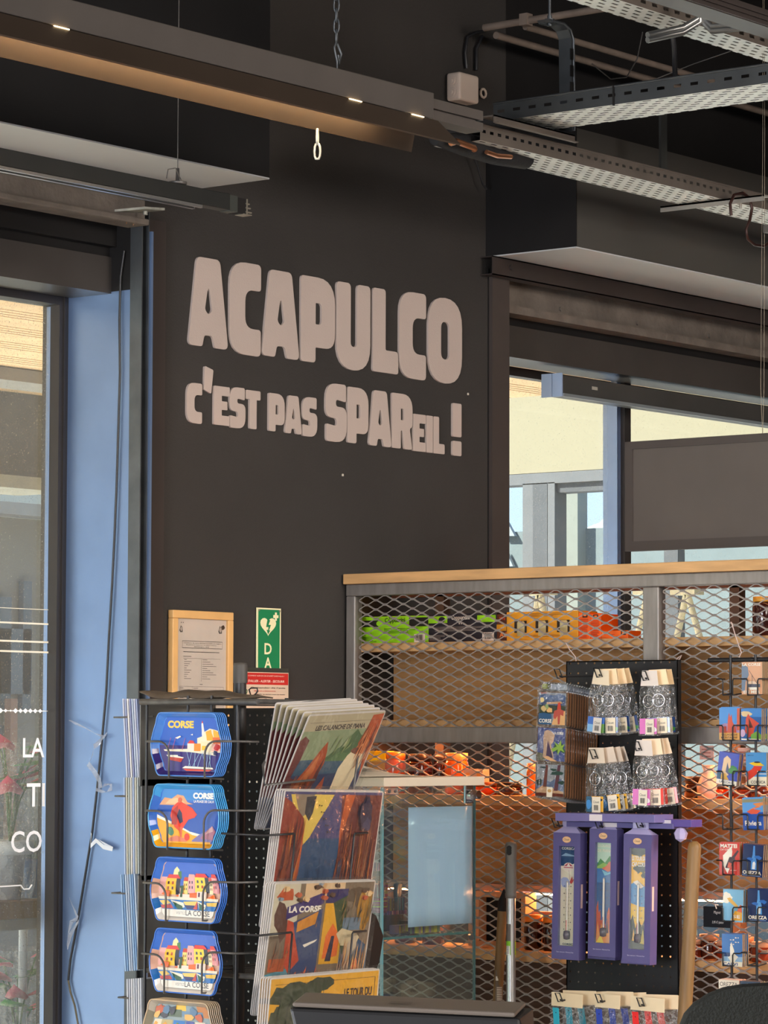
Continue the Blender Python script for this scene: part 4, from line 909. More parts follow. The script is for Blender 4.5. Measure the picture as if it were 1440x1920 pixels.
q = PX(1432, 1200, XC+.08); hj = PX(1432, 1119, XC+.08).z-s1; jar(1433, 1200, XC+.08, hj, .030, '#3a1512', '#d8a040', 'tall dark jar with a gold lid on the top shelf at the right edge', s1, lidh=.12)
# third shelf
z3 = s3
o, w_, h_ = fitX(878, 985, 1672, 1774, XC+.12)
t = thing('wooden_display_box', 'warm wooden open-fronted display box standing on the third shelf', 'box', (XC+.12, o.y, z3), FR)
m = MB(); bt = .014
m.box(0, .035, 0, .05, 0, h_); m.box(w_-bt, w_, 0, .05, 0, h_); m.box(.035, w_-bt, 0, .05, 0, bt); m.box(.035, w_-bt, 0, .05, h_-bt, h_); m.build('case', mat('warm_wood', (.62, .34, .18), .5, noise=.1), t, world=False)
m = MB(); m.box(.035, w_-bt, .035, .045, bt, h_-bt); m.build('back', BLACK, t, world=False)
for u, lb in ((1001, 'dark amber honey jar on the third shelf right of the mop handle'), (1036, 'dark amber honey jar on the third shelf beside the left thermometer box')):
    jar(u, 1774, XC+.09, .092, .026, '#3a1408', '#e88a30', lb, z3, lidh=.18)
o, w_, h_ = fitX(985, 1060, 1705, 1774, XC+.15); m = MB(); m.box(0, w_, 0, .012, 0, h_, '#d89878'); m.text('Corse', w_*.1, h_*.72, h_*.18, -.001, '#5a2a1c', w_*.5, 0, 'l', .3)
m.v = [Vector((o.x, o.y, z3))+(Matrix.Rotation(FR, 3, 'Z') @ p) for p in m.v]; tag(m.build('carton', PAINT), 'salmon carton with a handwritten word behind the honey jars', 'box')
for i, u in enumerate((1300, 1330, 1362, 1395, 1428)):
    jar(u, 1774, XC+.08+.02*(i % 2), .05+.012*(i % 2), .027, ('#7a2c14', '#4a1c10')[i % 2], ('#c8a890', '#a87858')[i % 2], 'jar '+('behind the bottom of the wooden handle', 'left of the centre wire', 'behind the lower left magnets', 'between the two rack wires', 'at the right edge')[i]+' on the third shelf', z3, lidh=.25)
for u, lb in ((760, 'dark jar seen through the glass case on the third shelf, left'), (812, 'dark jar seen through the glass case on the third shelf, right')):
    jar(u, 1774, XC+.10, .05, .03, '#4a2010', '#c87848', lb, z3, lidh=.25)
# ---- black and white plastic ties
def cord(pts, r, name, m_, label, cat='string'):
    m = MB(); m.tube(pts, r, n=6); return tag(m.build(name, m_), label, cat)
TIE = mat('pale_string', (.62, .47, .42), .7)
cord([PX(u, v, XC-.02) for u, v in ((1061, 1205), (1068, 1218), (1079, 1232), (1080, 1238), (1076, 1255))], .0013, 'tie', TIE, 'pale string tying the top left corner of the pegboard to the mesh')
cord([PX(u, v, XC-.02) for u, v in ((1252, 1245), (1262, 1241), (1274, 1236), (1278, 1229), (1270, 1234), (1262, 1250))], .0015, 'tie', TIE, 'knotted pale string at the top right corner of the pegboard')
cord([PX(u, v, XC-.025) for u, v in ((1371, 1166), (1380, 1195), (1390, 1224), (1386, 1232), (1389, 1240))], .0015, 'tie', TIE, 'pale string holding up the wire magnet rack')

# ================================================================== pegboard with souvenirs
XP = 6.975
o, w_, h_ = fitX(1062, 1273, 1240, 1868, XP)
pg = thing('pegboard', 'black perforated metal board hanging in front of the mesh, full of souvenirs', 'display board', o, FR)
PB = holes('pegboard_black', (.014, .014, .016), .5, .2, 'X', 'Z', .0255, .0255, .10, .10, stag=False, circle=True)
m = MB(); m.add([(0, 0, 0), (w_, 0, 0), (w_, 0, h_), (0, 0, h_)], [(0, 1, 2, 3)]); m.build('board', PB, pg, world=False)
m = MB(); m.box(0, .003, 0, .015, 0, h_); m.box(w_-.003, w_, 0, .015, 0, h_); m.box(0, w_, 0, .015, h_-.0025, h_); m.build('edge', BLACK, pg, world=False)
def hook(u, v, L=.14, parent=None, loop=True, X=XP, s=.0145):
    e = PX(u, v, X-L); m = MB()
    m.tube([(X, e.y-.004, e.z-.003), (X-L+.006, e.y-.004, e.z-.008), (X-L, e.y-.004, e.z-.006)], .0024, n=6)
    if loop: m.tube([(X-L, e.y+s*.9, e.z+s*.8), (X-L, e.y-s*.2, e.z+s*.75), (X-L, e.y-s*.9, e.z-s*.75), (X-L, e.y+s*.2, e.z-s*.8)], .0019, n=6, closed=True)
    return m.build('hook', WIRE, parent)
for u, v in ((1047, 1263), (1121, 1261), (1208, 1267), (1113, 1414), (1195, 1399), (1042, 1543), (1122, 1544), (1198, 1543)): hook(u, v, .15, pg)
# bookmarks of three card panels
def bookmark():
    w_, = (.0585*1.02,); 
    t = thing('bookmark', 'long bookmark magnet with three Corsican pictures at the front of the left hook', 'bookmark', (0, 0, 0), 0, 'bookmarks on the top left hook')
    W = .092; 
    m = MB()
    hs_ = [.088, .092, .091]; z = 0
    for k, h in enumerate(hs_):
        m.plate(rrect(0, W, z+.0008, z+h-.0008, .008), 0, .0065, '#7a5436', '#7a5436'); 
        a = []
        if k == 2: a = [('#b9c4d2', R(.04, .96, .04, .96)), ('#4a78b8', [(.04, .86), (.25, .93), (.5, .88), (.75, .94), (.96, .88), (.96, .70), (.04, .70)]), ('#2a5a9a', R(.04, .96, .58, .74)), ('#d8a878', [(.3, .68), (.8, .72), (.86, .66), (.3, .62)]),
                        ('#5a6a44', R(.04, .96, .36, .60)), ('#d8c890', blob(.14, .75, .07, .07)), ('#c8b078', blob(.2, .5, .09, .08, 9, .3, 2)), ('#e0b070', blob(.42, .46, .1, .08, 9, .3, 3)), ('#8aa06a', blob(.32, .56, .06, .07, 9, .3, 4)),
                        ('#d9a870', [(.5, .04), (.96, .04), (.96, .45), (.62, .38)]), ('#c03c28', [(.68, .48), (.70, .66), (.74, .70), (.79, .66), (.82, .48)]), ('#b04a3c', [(.55, .26), (.58, .44), (.75, .50), (.92, .46), (.90, .30), (.8, .34), (.78, .06), (.72, .06), (.70, .30), (.62, .20)]),
                        ('#26527a', [(.04, .04), (.5, .04), (.48, .34), (.2, .38), (.04, .35)]), ('#f4efe2', 'text', .06, .09, .11, 'CORSE', .44, 'l', .02), ('#c85a48', 'text', .1, .93, .03, 'BASTIA', .2)]
        if k == 1: a = [('#2f55b8', R(.02, .98, .04, .98)), ('#7a86c8', [(.02, .30), (.25, .36), (.24, .55), (.02, .62)]), ('#8a8a6a', [(.02, .04), (.3, .04), (.5, .2), (.02, .28)]), ('#e8c0a0', [(.22, .15), (.24, .4), (.22, .68), (.26, .88), (.36, .92), (.5, .88), (.62, .78), (.58, .6), (.5, .5), (.56, .3), (.6, .12), (.4, .06)]),
                        ('#54549a', [(.34, .2), (.38, .62), (.44, .5), (.5, .34), (.58, .14), (.42, .1)]), ('#e0b080', [(.24, .14), (.4, .18), (.72, .04), (.5, .04)]), ('#2f5a38', blob(.8, .42, .18, .14, 16, .5, 3)), ('#8ab04a', [(.5, .38), (.7, .46), (.6, .6), (.76, .5), (.84, .66), (.86, .48), (.98, .54), (.9, .42), (.98, .3), (.84, .36), (.74, .22), (.74, .38), (.58, .3)]), ('#f2f0e8', 'text', .58, .80, .07, 'LA CORSE', .34, 'l', .02)]
        if k == 0: a = [('#cfd6de', R(.02, .98, .03, .97)), ('#7a98c8', [(.02, .4), (.3, .55), (.5, .45), (.75, .6), (.98, .5), (.98, .2), (.02, .2)]), ('#2e4a3c', blob(.12, .42, .1, .1, 10, .3, 5)), ('#e0b080', [(.02, .2), (.25, .34), (.7, .25), (.98, .16), (.98, .03), (.02, .03)]), ('#8a2a38', R(.02, .98, .03, .12)),
                        ('#6a3a34', [(.26, .3), (.34, .95), (.42, .95), (.38, .3)]), ('#5a3440', [(.64, .2), (.76, .97), (.86, .97), (.78, .2)]), ('#24443c', blob(.74, .72, .24, .07, 14, .35, 7)), ('#24443c', blob(.62, .82, .14, .04, 12, .35, 8)), ('#3a4a4c', blob(.25, .88, .12, .03, 12, .35, 9)), ('#24443c', blob(.9, .45, .1, .06, 12, .35, 10)), ('#efe6d2', R(.4, .6, .0, .30)), ('#d0a868', blob(.5, .19, .07, .05, 14, 0))]
        art(m, a, W-.003, h-.003, -.0004, .0015, z+.0015); z += h
    m.build('card', PAINT, t, world=False)
    m = MB(); m.plate([(-.001, -.002), (W+.001, -.002), (W+.001, z+.002), (W, z+.022), (.006, z+.022), (-.001, z+.002)], -.001, -.0008); m.build('sleeve', BAG, t, world=False)
    m = MB(); m.face(blob(.020, z+.011, .009, .007, 14, 0), .0, '#c0c850'); m.face(R(.040, W-.004, z+.003, z+.017), .0, '#c9d4e2'); m.build('header_label', PAINT, t.children[-1], world=False)
    return t
bk = bookmark(); tilt = Matrix.Rotation(math.radians(2.2), 4, 'Y')
def place(o, M): o.matrix_world = M; MATS[o.name] = M.copy()
zb0 = PX(1003, 1494, 6.83)
for i in range(13):
    M_ = Matrix.Translation((6.83+i*.0105, zb0.y-.0003*i, zb0.z-.0012*i)) @ Matrix.Rotation(FR+.01*random.uniform(-1, 1), 4, 'Z') @ tilt
    if i == 0: place(bk, M_)
    else: dup(bk, M_, 'long bookmark magnet behind the front bookmark, seen by its brown edge')
# bags with key rings
def keybag(header, tagc, artcols, name='keyring_bag'):
    t = thing(name, 'x', 'key ring', (0, 0, 0), 0, 'bagged key rings on the pegboard')
    m = MB(); m.plate([(-.021, 0), (.021, 0), (.017, .030), (-.017, .030)], -.0006, 0, header); m.build('header_card', PAINT, t, world=False)
    m = MB(); n = 8; g = random.Random(int(sum(map(ord, tagc+header))))
    v = []; 
    for j in range(n+1):
        for i in range(5):
            x = -.021+.042*i/4; x *= 1+.28*(j/n); v.append((x, g.uniform(-.0035, .0035)-.0015, -.098*j/n))
    m.add(v, [(j*5+i, j*5+i+1, j*5+5+i+1, j*5+5+i) for j in range(n) for i in range(4)], None, True); m.build('clear_bag', BAG, t, world=False)
    m = MB(); m.tube([(.012*math.cos(k*PI/8), -.0045, -.030+.0125*math.sin(k*PI/8)) for k in range(16)], .0011, n=6, closed=True)
    for k in range(4): m.tube([(0, -.004, -.044-k*.005), (.0025, -.004, -.0465-k*.005), (0, -.004, -.049-k*.005), (-.0025, -.004, -.0465-k*.005)], .0006, n=4, closed=True)
    m.build('split_ring', CHROME, t, world=False)
    m = MB(); art(m, artcols, .040, .030, -.005, -.020, -.094); m.build('fob', TIN, t, world=False)
    m = MB(); art(m, [(tagc, R(0, 1, 0, 1)), ('#3a3634', 'text', .14, .60, .16, 'Clouet', .7, 'l', 0)]+bars(.2, .8, .14, .48, 9, '#444444'), .020, .030, -.0075, -.005, -.095); m.build('barcode_card', PAINT, t, world=False)
    return t
fob1 = [('#7ab0e0', R(0, 1, 0, 1)), ('#2f62b8', R(0, 1, .5, 1)), ('#5a8a30', R(.6, 1, 0, .6))]
fob2 = [('#2a5a7a', R(0, 1, 0, 1)), ('#e8b030', [(.3, 1), (1, 1), (1, 0), (.6, 0)]), ('#203028', blob(.6, .8, .3, .15, 12, .3)), ('#3a8ad0', blob(.15, .5, .15, .3))]
fob3 = [('#e070c0', R(0, 1, 0, 1)), ('#a060c0', R(.5, .7, .6, 1)), ('#f4e8f0', blob(.7, .3, .3, .2))]
fob4 = [('#d8301c', R(0, 1, 0, 1)), ('#8a1c14', R(.3, .6, .1, .9))]
fob5 = [('#20407a', R(0, 1, 0, 1)), ('#3a8a38', blob(.5, .3, .4, .3, 12, .4)), ('#e8c040', R(.6, .7, .1, .9))]
K = {n: keybag(*a) for n, a in {'a': ('#e9d9bd', '#d8d4cc', fob1), 'b': ('#ecd0a4', '#e6d9bc', fob5), 'c': ('#e4d4c0', '#ece2cc', fob2), 'd': ('#e8ddd4', '#ede3d0', fob3), 'e': ('#e6cfae', '#e0d0b8', fob4)}.items()}
used = set()
def putbag(k, u, v, dx, rz, label, sc=1., ry=0., X=6.83):
    sc *= 1.27; q = PX(u, v, X+dx); M_ = Matrix.Translation(q) @ Matrix.Rotation(FR+rz, 4, 'Z') @ Matrix.Rotation(ry, 4, 'Y') @ Matrix.Diagonal((sc, sc, sc, 1))
    if k in used: dup(K[k], M_, label)
    else: used.add(k); place(K[k], M_); K[k]['label'] = label
putbag('a', 1126, 1284, 0, .0, 'front bagged key ring of the upper left cluster, hanging by a pale card', 1.0, .10)
for i, (u, rz, ry) in enumerate(((1140, .35, -.02), (1148, -.3, -.05), (1156, .5, -.08), (1162, -.2, -.11), (1168, .3, -.15))): putbag('b', u, 1283, .018*(i+1), rz, 'bagged key ring behind the front one in the upper left cluster', 1.02, ry)
putbag('d', 1218, 1286, 0, .0, 'front bagged key ring of the upper right cluster with a barcode card', 1.0, .0); K['d'].children
for i, (u, rz) in enumerate(((1234, .4), (1240, -.2), (1245, .3))): putbag('b', u, 1284, .02*(i+1), rz, 'bagged key ring behind the front one in the upper right cluster', 1., -.05)
putbag('c', 1118, 1431, 0, .0, 'front bagged key ring of the lower left cluster with a blue and yellow fob', 1.02, .0)
for i, (u, rz) in enumerate(((1138, .25), (1152, .1), (1160, .35))): putbag('c', u, 1430, .02*(i+1), rz, 'bagged key ring behind the front one in the lower left cluster', 1.0, -.12-.03*i)
putbag('d', 1207, 1417, 0, .0, 'front bagged key ring of the lower right cluster with a pink fob', 1.02, .03)
for i, (u, rz, ry) in enumerate(((1222, .5, -.03), (1230, .1, -.08), (1240, .45, -.14))): putbag('e', u, 1415, .02*(i+1), rz, 'bagged red key ring behind the pink one in the lower right cluster', 1.04, ry)
# thermometer boxes
TH = '#565084'
def thermo(label, pic, group='boxed thermometers on the pegboard', top='Clouet'):
    W, Hh, D_ = .083, .318, .030
    t = thing('boxed_thermometer', label, 'thermometer', (0, 0, 0), 0, group)
    m = MB(); fw = .017; x0, x1, z0, z1 = .018, W-.018, .034, Hh-.034
    m.box(0, x0, 0, D_, 0, Hh, TH); m.box(x1, W, 0, D_, 0, Hh, TH); m.box(x0, x1, 0, D_, 0, z0, TH); m.box(x0, x1, 0, D_, z1, Hh, TH); m.box(x0, x1, D_-.006, D_-.001, z0, z1, '#d8ccb0')
    m.face(blob(W/2, Hh-.017, .013, .008, 20, 0), -.0006, '#d9a878'); m.face(blob(W/2, Hh-.017, .0115, .0068, 20, 0), -.0008, '#e6bd90'); m.text('Clouet', W/2, Hh-.0195, .006, -.0011, '#4a2a20', .017, 0, 'c', .2)
    m.text('Sans mercure • Mercury free', W/2, .016, .004, -.0008, '#cfc8e8', W*.62, 0, 'c'); m.box(W-.0005, W+.0002, .006, .014, .13, .19, '#e8c8bc')
    m.build('carton', PAINT, t, world=False)
    m = MB(); art(m, pic, x1-x0, z1-z0, .010, x0, z0); m.build('picture_plate', TIN, t, world=False)
    m = MB(); cx = W/2; zz0, zz1 = z0+.035, z0+.160
    m.tube([(cx, .006, zz0), (cx, .006, zz1)], .0028, '#e8e2d4', 8); m.tube([(cx, .003, zz0), (cx, .003, zz0+.03)], .0008, '#c02828', 5); m.ball((cx, .006, zz1), .003, '#b8b4aa', 6)
    for k in range(13):
        z = zz0+.006+k*.009
        for s_ in (-1, 1): m.face(R(cx+s_*.0045-.0018, cx+s_*.0045+.0018, z, z+.0006), .0068, '#3a3a4a'); m.face(R(cx+s_*.010-.0012, cx+s_*.010+.0012, z-.001, z+.0016), .0068, '#3a3a4a') if k % 2 == 0 else None
    m.lathe([(.001, -.012), (.008, -.010), (.0095, 0), (.008, .010), (.001, .012)], (cx, .006, zz0-.008), '#56525c', 12)
    m.build('thermometer_tube', TIN, t, world=False)
    m = MB(); m.plate(R(x0, x1, z0, z1), .0005, .0008); m.build('window', clear('pack_window', '#fbfbfb', .04, .08), t, world=False)
    m = MB(); m.hexa([(0.001, .001, Hh), (W-.001, .001, Hh), (W-.001, D_-.001, Hh), (.001, D_-.001, Hh)], [(W*.25, D_*.4, Hh+.014), (W*.75, D_*.4, Hh+.014), (W*.75, D_*.6, Hh+.014), (W*.25, D_*.6, Hh+.014)]); m.box(W*.22, W*.78, D_*.45, D_*.55, Hh+.014, Hh+.03); m.build('hanging_tab', mat('lilac_film', (.42, .38, .62), .25, coat=.5), t, world=False)
    return t
skyb = '#7ab6dc'
pic1 = [('#e9e0c4', R(0, 1, 0, 1)), ('#123a6a', R(0, 1, .80, 1)), ('#88a8c8', [(0, .90), (.3, .93), (1, .905), (1, .89), (0, .885)]), ('#f2ead2', [(0, .78), (.3, .75), (1, .68), (1, .84), (.5, .80), (0, .79)]), ('#123a6a', [(0, .80), (1, .84), (1, .9), (0, .9)]), ('#aab4d8', blob(.3, .64, .28, .05, 12, .2)),
        ('#f0e0d0', blob(.5, .79, .32, .045, 20, 0)), ('#b8304a', [(.2, .80), (.5, .835), (.4, .80)]), ('#b8304a', [(.5, .835), (.8, .80), (.62, .80)]), ('#b8304a', R(.2, .8, .782, .79)), ('#c8b0b0', [(.52, .76), (.6, .66), (.62, .66), (.55, .76)]), ('#c03428', [(.6, .64), (.75, .70), (.8, .66), (.95, .69), (.8, .64), (.7, .62)]), ('#e8e0d0', 'text', .06, .965, .025, 'CORSICA', .9), ('#2a3a5a', 'text', .2, .005, .022, 'CORSICA', .8)]
pic2 = [('#2d6cb0', R(0, 1, 0, 1)), ('#b8d8c0', R(0, 1, .80, 1)), ('#3f8a3c', [(0, .78), (.2, .84), (.5, .80), (.8, .87), (1, .85), (1, .74), (0, .74)]), ('#8ab848', [(0, .76), (.4, .80), (.7, .78), (1, .80), (1, .75), (0, .74)]), ('#d85a2c', [(.3, .74), (.6, .77), (.75, .81), (1, .82), (1, .73), (.7, .71)]), ('#7ac0d8', [(.3, .73), (.7, .70), (1, .72), (1, .70), (.5, .67)]), ('#1f4a8a', R(0, 1, .2, .60)),
        ('#c8401c', [(0, 0), (0, .35), (.1, .42), (.15, .3), (.25, .33), (.3, .22), (.5, .25), (.6, .15), (.7, .3), (.8, .36), (.9, .30), (1, .42), (1, 0)]), ('#e88a30', [(0, .05), (.1, .22), (.2, .1), (.35, .2), (.5, .05), (.7, .2), (.85, .1), (1, .2), (1, 0), (0, 0)]), ('#5a2038', [(.6, .1), (.7, .26), (.8, .1)]), ('#f0d040', [(0, 0), (.3, .08), (.5, 0)]), ('#e8e4c8', 'text', .04, .955, .03, 'LES CALANCHE', .92), ('#e8e4c8', 'text', .04, .905, .03, 'DE PIANA', .92)]
pic3 = [('#f2b81c', R(0, 1, 0, 1)), ('#4a90c8', [(0, .64), (.4, .68), (1, .60), (1, .40), (0, .45)]), ('#e8dcc8', [(.1, .66), (.4, .68), (.8, .62), (.6, .6)]), ('#f0c020', R(.0, 1, .28, .42)), ('#2c2a24', blob(.6, .80, .40, .05, 16, .4, 4)), ('#2c2a24', blob(.4, .97, .6, .06, 16, .3, 5)), ('#2c2a24', blob(.8, .73, .16, .03, 12, .4, 6)), ('#2c2a24', [(0, 0), (.0, .28), (.15, .34), (.3, .2), (.5, .3), (.7, .22), (1, .34), (1, 0)]), ('#d89a20', [(.1, .08), (.2, .2), (.3, .08)]), ('#c8b040', [(.6, .06), (.8, .2), (.9, .05)]), ('#f0ead8', 'text', .05, .875, .045, 'LE TOUR DU', .9, 'l', .03), ('#f0ead8', 'text', .05, .815, .045, 'CAP CORSE', .9, 'l', .03)]
XT = 6.835
def puth(t, u, v, X, rz=0., label=None, copy=False, ry=.02):
    M_ = Matrix.Translation(PX(u, v, X)) @ Matrix.Rotation(FR+rz, 4, 'Z') @ Matrix.Rotation(ry, 4, 'Y')
    if copy: return dup(t, M_, label)
    place(t, M_)
ta = thermo('purple boxed thermometer with a striped parasol picture, leftmost on the board', pic1); puth(ta, 1034, 1797, XT)
tb_ = thermo('purple boxed thermometer with green hills and red rocks, middle one on the board', pic2); puth(tb_, 1102, 1792, XT)
tc_ = thermo('purple boxed thermometer with a yellow sky and LE TOUR DU CAP CORSE, right front', pic3); puth(tc_, 1166, 1804, XT-.01)
for i in range(2): puth(ta, 1034, 1797, XT+.034*(i+1), 0, 'purple boxed thermometer hidden behind the parasol one', True)
for i in range(2): puth(tb_, 1102, 1797, XT+.034*(i+1), 0, 'purple boxed thermometer hidden behind the green hills one', True)
puth(tc_, 1166, 1806, XT+.025, 0, 'purple boxed thermometer with a yellow sky directly behind the front one', True)
puth(tc_, 1164, 1806, XT+.058, 0, 'purple boxed thermometer with a yellow sky, rearmost at the right', True)
# flat boxes lying across the hooks
def flat(u0, u1, v0, v1, X, dep, label, col='#6c669c', tab=False):
    o, w_, h_ = fitX(u0, u1, v0, v1, X); t = thing('flat_purple_box', label, 'box', o, FR, 'purple boxes lying on top of the hooks')
    m = MB(); m.box(0, w_, 0, dep, 0, h_, col); m.build('carton', PAINT, t, world=False, bev=.001)
    m = MB(); m.box(w_*(.35 if not tab else .02), w_*(.48 if not tab else .3), -.0005, 0, h_*.1, h_*.9, '#d8d0d4'); m.build('price_label', PAINT, t, world=False)
    return t
flat(1041, 1227, 1524, 1539, 6.80, .085, 'long purple box lying uppermost on the hooks')
flat(1062, 1262, 1540, 1550, 6.84, .07, 'long purple box lying under the uppermost purple box', '#5c568c')
flat(1242, 1296, 1536, 1550, 6.845, .05, 'short purple box end sticking out at the right of the board', '#5a4a92', True)
m = MB(); q = PX(1276, 1570, 6.84); m.lathe([(.001, -.012), (.014, -.004), (.018, .01), (.010, .022), (.001, .024)], q, n=7); m.sm = [False]*len(m.sm); tag(m.build('crumpled_wrapper', mat('lilac_film')), 'small crumpled lilac wrapper hanging at the right of the purple boxes', 'wrapping')
# strap bags along the bottom
def strapbag(label, col, wv):
    t = thing('strap_bag', label, 'bracelet', (0, 0, 0), 0, 'bagged straps along the bottom hooks')
    m = MB(); m.plate(R(-wv/2, wv/2, 0, .034), -.0006, 0, '#e2cfac'); m.build('header_card', PAINT, t, world=False)
    m = MB(); n = 6; g = random.Random(ord(label[0])); v = []
    for j in range(n+1):
        for i in range(5): v.append(((-.5+i/4)*wv*1.04, g.uniform(-.003, .003)-.002, -.12*j/n))
    m.add(v, [(j*5+i, j*5+i+1, j*5+5+i+1, j*5+5+i) for j in range(n) for i in range(4)], None, True); m.build('clear_bag', BAG, t, world=False)
    m = MB(); m.tube([(-.3*wv, -.006, -.006), (-.22*wv, -.006, -.04), (-.18*wv, -.005, -.11)], [.001, .001, .001]); 
    pts = [(-.42*wv, -.004), (-.42*wv+.018, -.004), (-.42*wv+.021, -.035), (-.42*wv+.024, -.11), (-.42*wv+.006, -.11), (-.42*wv+.004, -.035)]
    m = MB(); m.plate([(a, b) for a, b in pts], -.006, -.0045, col); m.face(blob(-.42*wv+.011, -.016, .0016, .0016, 8, 0), -.0064, '#222222'); m.build('strap', MATTE, t, world=False)
    return t
sb = {}
for nm, col, u, v, X, lb, wv in (('t', '#27a0b8', 1051, 1888, 6.80, 'front bag with a turquoise strap at the bottom left hook', .095), ('b', '#2a45a8', 1127, 1890, 6.80, 'front bag with a blue strap at the bottom middle hook', .075), ('r', '#e02828', 1202, 1896, 6.79, 'front bag with a red strap at the bottom right hook', .10)):
    s_ = strapbag(lb, col, wv); M_ = Matrix.Translation(PX(u+12, v, X)) @ Matrix.Rotation(FR, 4, 'Z') @ Matrix.Rotation(.03, 4, 'Y'); place(s_, M_); sb[nm] = s_
    n = 3
    for i in range(1, n):
        M_ = Matrix.Translation(PX(u+12+i*24, v-3-2*(i % 2), X+.035*i)) @ Matrix.Rotation(FR+.1*i, 4, 'Z') @ Matrix.Rotation(.02-.04*i, 4, 'Y'); dup(s_, M_, lb.replace('front bag', 'rear bag'))
XH = 6.78; bh = MB()
for u, v in ((1048, 1870), (1123, 1872), (1201, 1879)): hook(u, v, XP-XH, pg, True, XP, .013)
# ================================================================== wire rack with magnets
XM = 6.95
q = PX(1365, 1500, XM)
rk = thing('magnet_rack', 'black wire rack of small pockets holding picture magnets at the right edge', 'rack', (XM, q.y, PX(1373, 1860, XM).z))
a = PX(1329, 1238, XM); b = PX(1330, 1238, XM); yr = PX(1560, 1238, XM).y
m = MB(); m.tube([(XM, a.y, a.z), (XM, yr, a.z)], .006, n=10); m.build('top_bar', WIRE, rk)
for u in (1374, 1421, 1480): yy = PX(u, 1500, XM).y; m = MB(); m.tube([(XM-.008, yy, a.z+.012), (XM-.008, yy, .9)], .0034, n=8); m.build('upright', WIRE, rk)
def pocket(u0, u1, vt, vb, X=XM-.05):
    a = PX(u0, vt, X); b = PX(u1, vb, X); ym = (a.y+b.y)/2; hw = abs(a.y-b.y)/2; m = MB()
    for s_ in (-1, 1):
        yy = ym+s_*hw*.45
        m.tube([(XM-.008, ym+s_*hw*1.1, a.z), (X, ym+s_*hw*1.0, a.z), (X, yy+s_*.003, a.z), (X, yy, a.z-.005), (X, yy, b.z), (X, yy-.0, b.z), (XM-.01, yy, b.z+.004)], .0018, n=6)
    m.tube([(X, ym-hw*.45, b.z), (X, ym+hw*.45, b.z)], .0018, n=6)
    return m.build('pocket', WIRE, rk)
for r, (vt, vb) in enumerate(((1273, 1303), (1360, 1388), (1446, 1473), (1527, 1556), (1613, 1641), (1700, 1728), (1786, 1812))):
    pocket(1344, 1385, vt, vb); pocket(1390, 1432, vt, vb)
def magnet(name_label, u0, u1, v0, v1, pic, n=3, tilt=0., X=XM-.042, back='#8a7a60', step=.008, w=.059, h=.079):
    o = PX(u0, v1, X); W = w; Hh = h
    t = thing('picture_magnet', name_label, 'magnet', o, FR, 'magnets in the wire rack')
    m = MB(); m.box(0, W, 0, .005, 0, Hh, back); m.build('plate', PAINT, t, world=False, bev=.0008)
    m = MB(); art(m, pic, W, Hh, -.0004); m.build('picture', TIN, t, world=False)
    M0 = Matrix.Translation(o) @ Matrix.Rotation(FR, 4, 'Z') @ Matrix.Rotation(tilt, 4, 'Y'); place(t, M0)
    g = random.Random(int(u0+v0))
    for i in range(1, n+1): dup(t, Matrix.Translation((step*i, g.uniform(-.001, .001), g.uniform(0, .002))) @ M0, 'magnet stacked behind the one described as '+name_label.split(' in the')[0])
    return t
W_ = '#f0ead8'
B_ = lambda c: (c, R(0, 1, 0, 1))
bottle = lambda c1, c2: [('#14285a', R(0, 1, 0, 1)), (c1, [(.42, .22), (.42, .5), (.48, .68), (.5, .96), (.58, .96), (.6, .68), (.68, .5), (.70, .22)]), (c2, [(.48, .24), (.5, .44), (.58, .48), (.64, .42), (.62, .24)]), ('#2a6ac0', blob(.36, .55, .12, .05, 10, .5)), ('#2a6ac0', blob(.75, .62, .14, .06, 10, .5)), (W_, 'text', .04, .07, .11, 'OREZZA', .9, 'l', .04), ('#8aa8d8', R(.04, .9, .03, .045))]
magnet('sepia sailing boat magnet headed LA CORSE in the top right pocket', 1391, 1418, 1243, 1302, [B_('#d8a078'), ('#6a7a90', [(0, .1), (0, .95), (.3, .85), (.35, .6), (.2, .4), (.15, .1)]), ('#e8c8a8', blob(.5, .3, .25, .12)), ('#4a4a58', R(.3, .9, .22, .32)), (W_, R(.4, .8, .14, .22)), ('#3a3a44', [(.35, .75), (.37, .75), (.75, .35), (.73, .35)]), ('#3a3a44', [(.5, .6), (.52, .6), (.52, .3), (.5, .3)]), (W_, 'text', .04, .88, .09, 'LA CORSE', .9, 'l', .02), (W_, 'text', .1, .03, .09, 'EN MER', .8, 'l', .02)], 4)
magnet('red rock tower magnet under a blue sky in the second row, left pocket', 1349, 1385, 1328, 1387, [B_('#4a90d8'), ('#a88ab0', [(0, .45), (.3, .52), (.6, .48), (1, .5), (1, .2), (0, .2)]), ('#c85038', [(.4, .3), (.42, .6), (.48, .85), (.54, .7), (.60, .8), (.66, .55), (.8, .4), (.85, .2), (.3, .2)]), ('#b84a38', R(0, .35, .2, .42)), ('#c85a3c', [(.86, .3), (.88, .98), (1, .98), (1, .3)]), ('#d8a050', R(0, 1, 0, .22)), ('#4a2a20', 'text', .1, .13, .06, 'VILLAGE DE', .8, 'l', .01), ('#4a2a20', 'text', .1, .04, .06, 'MONTAGNE', .8, 'l', .01)], 2)
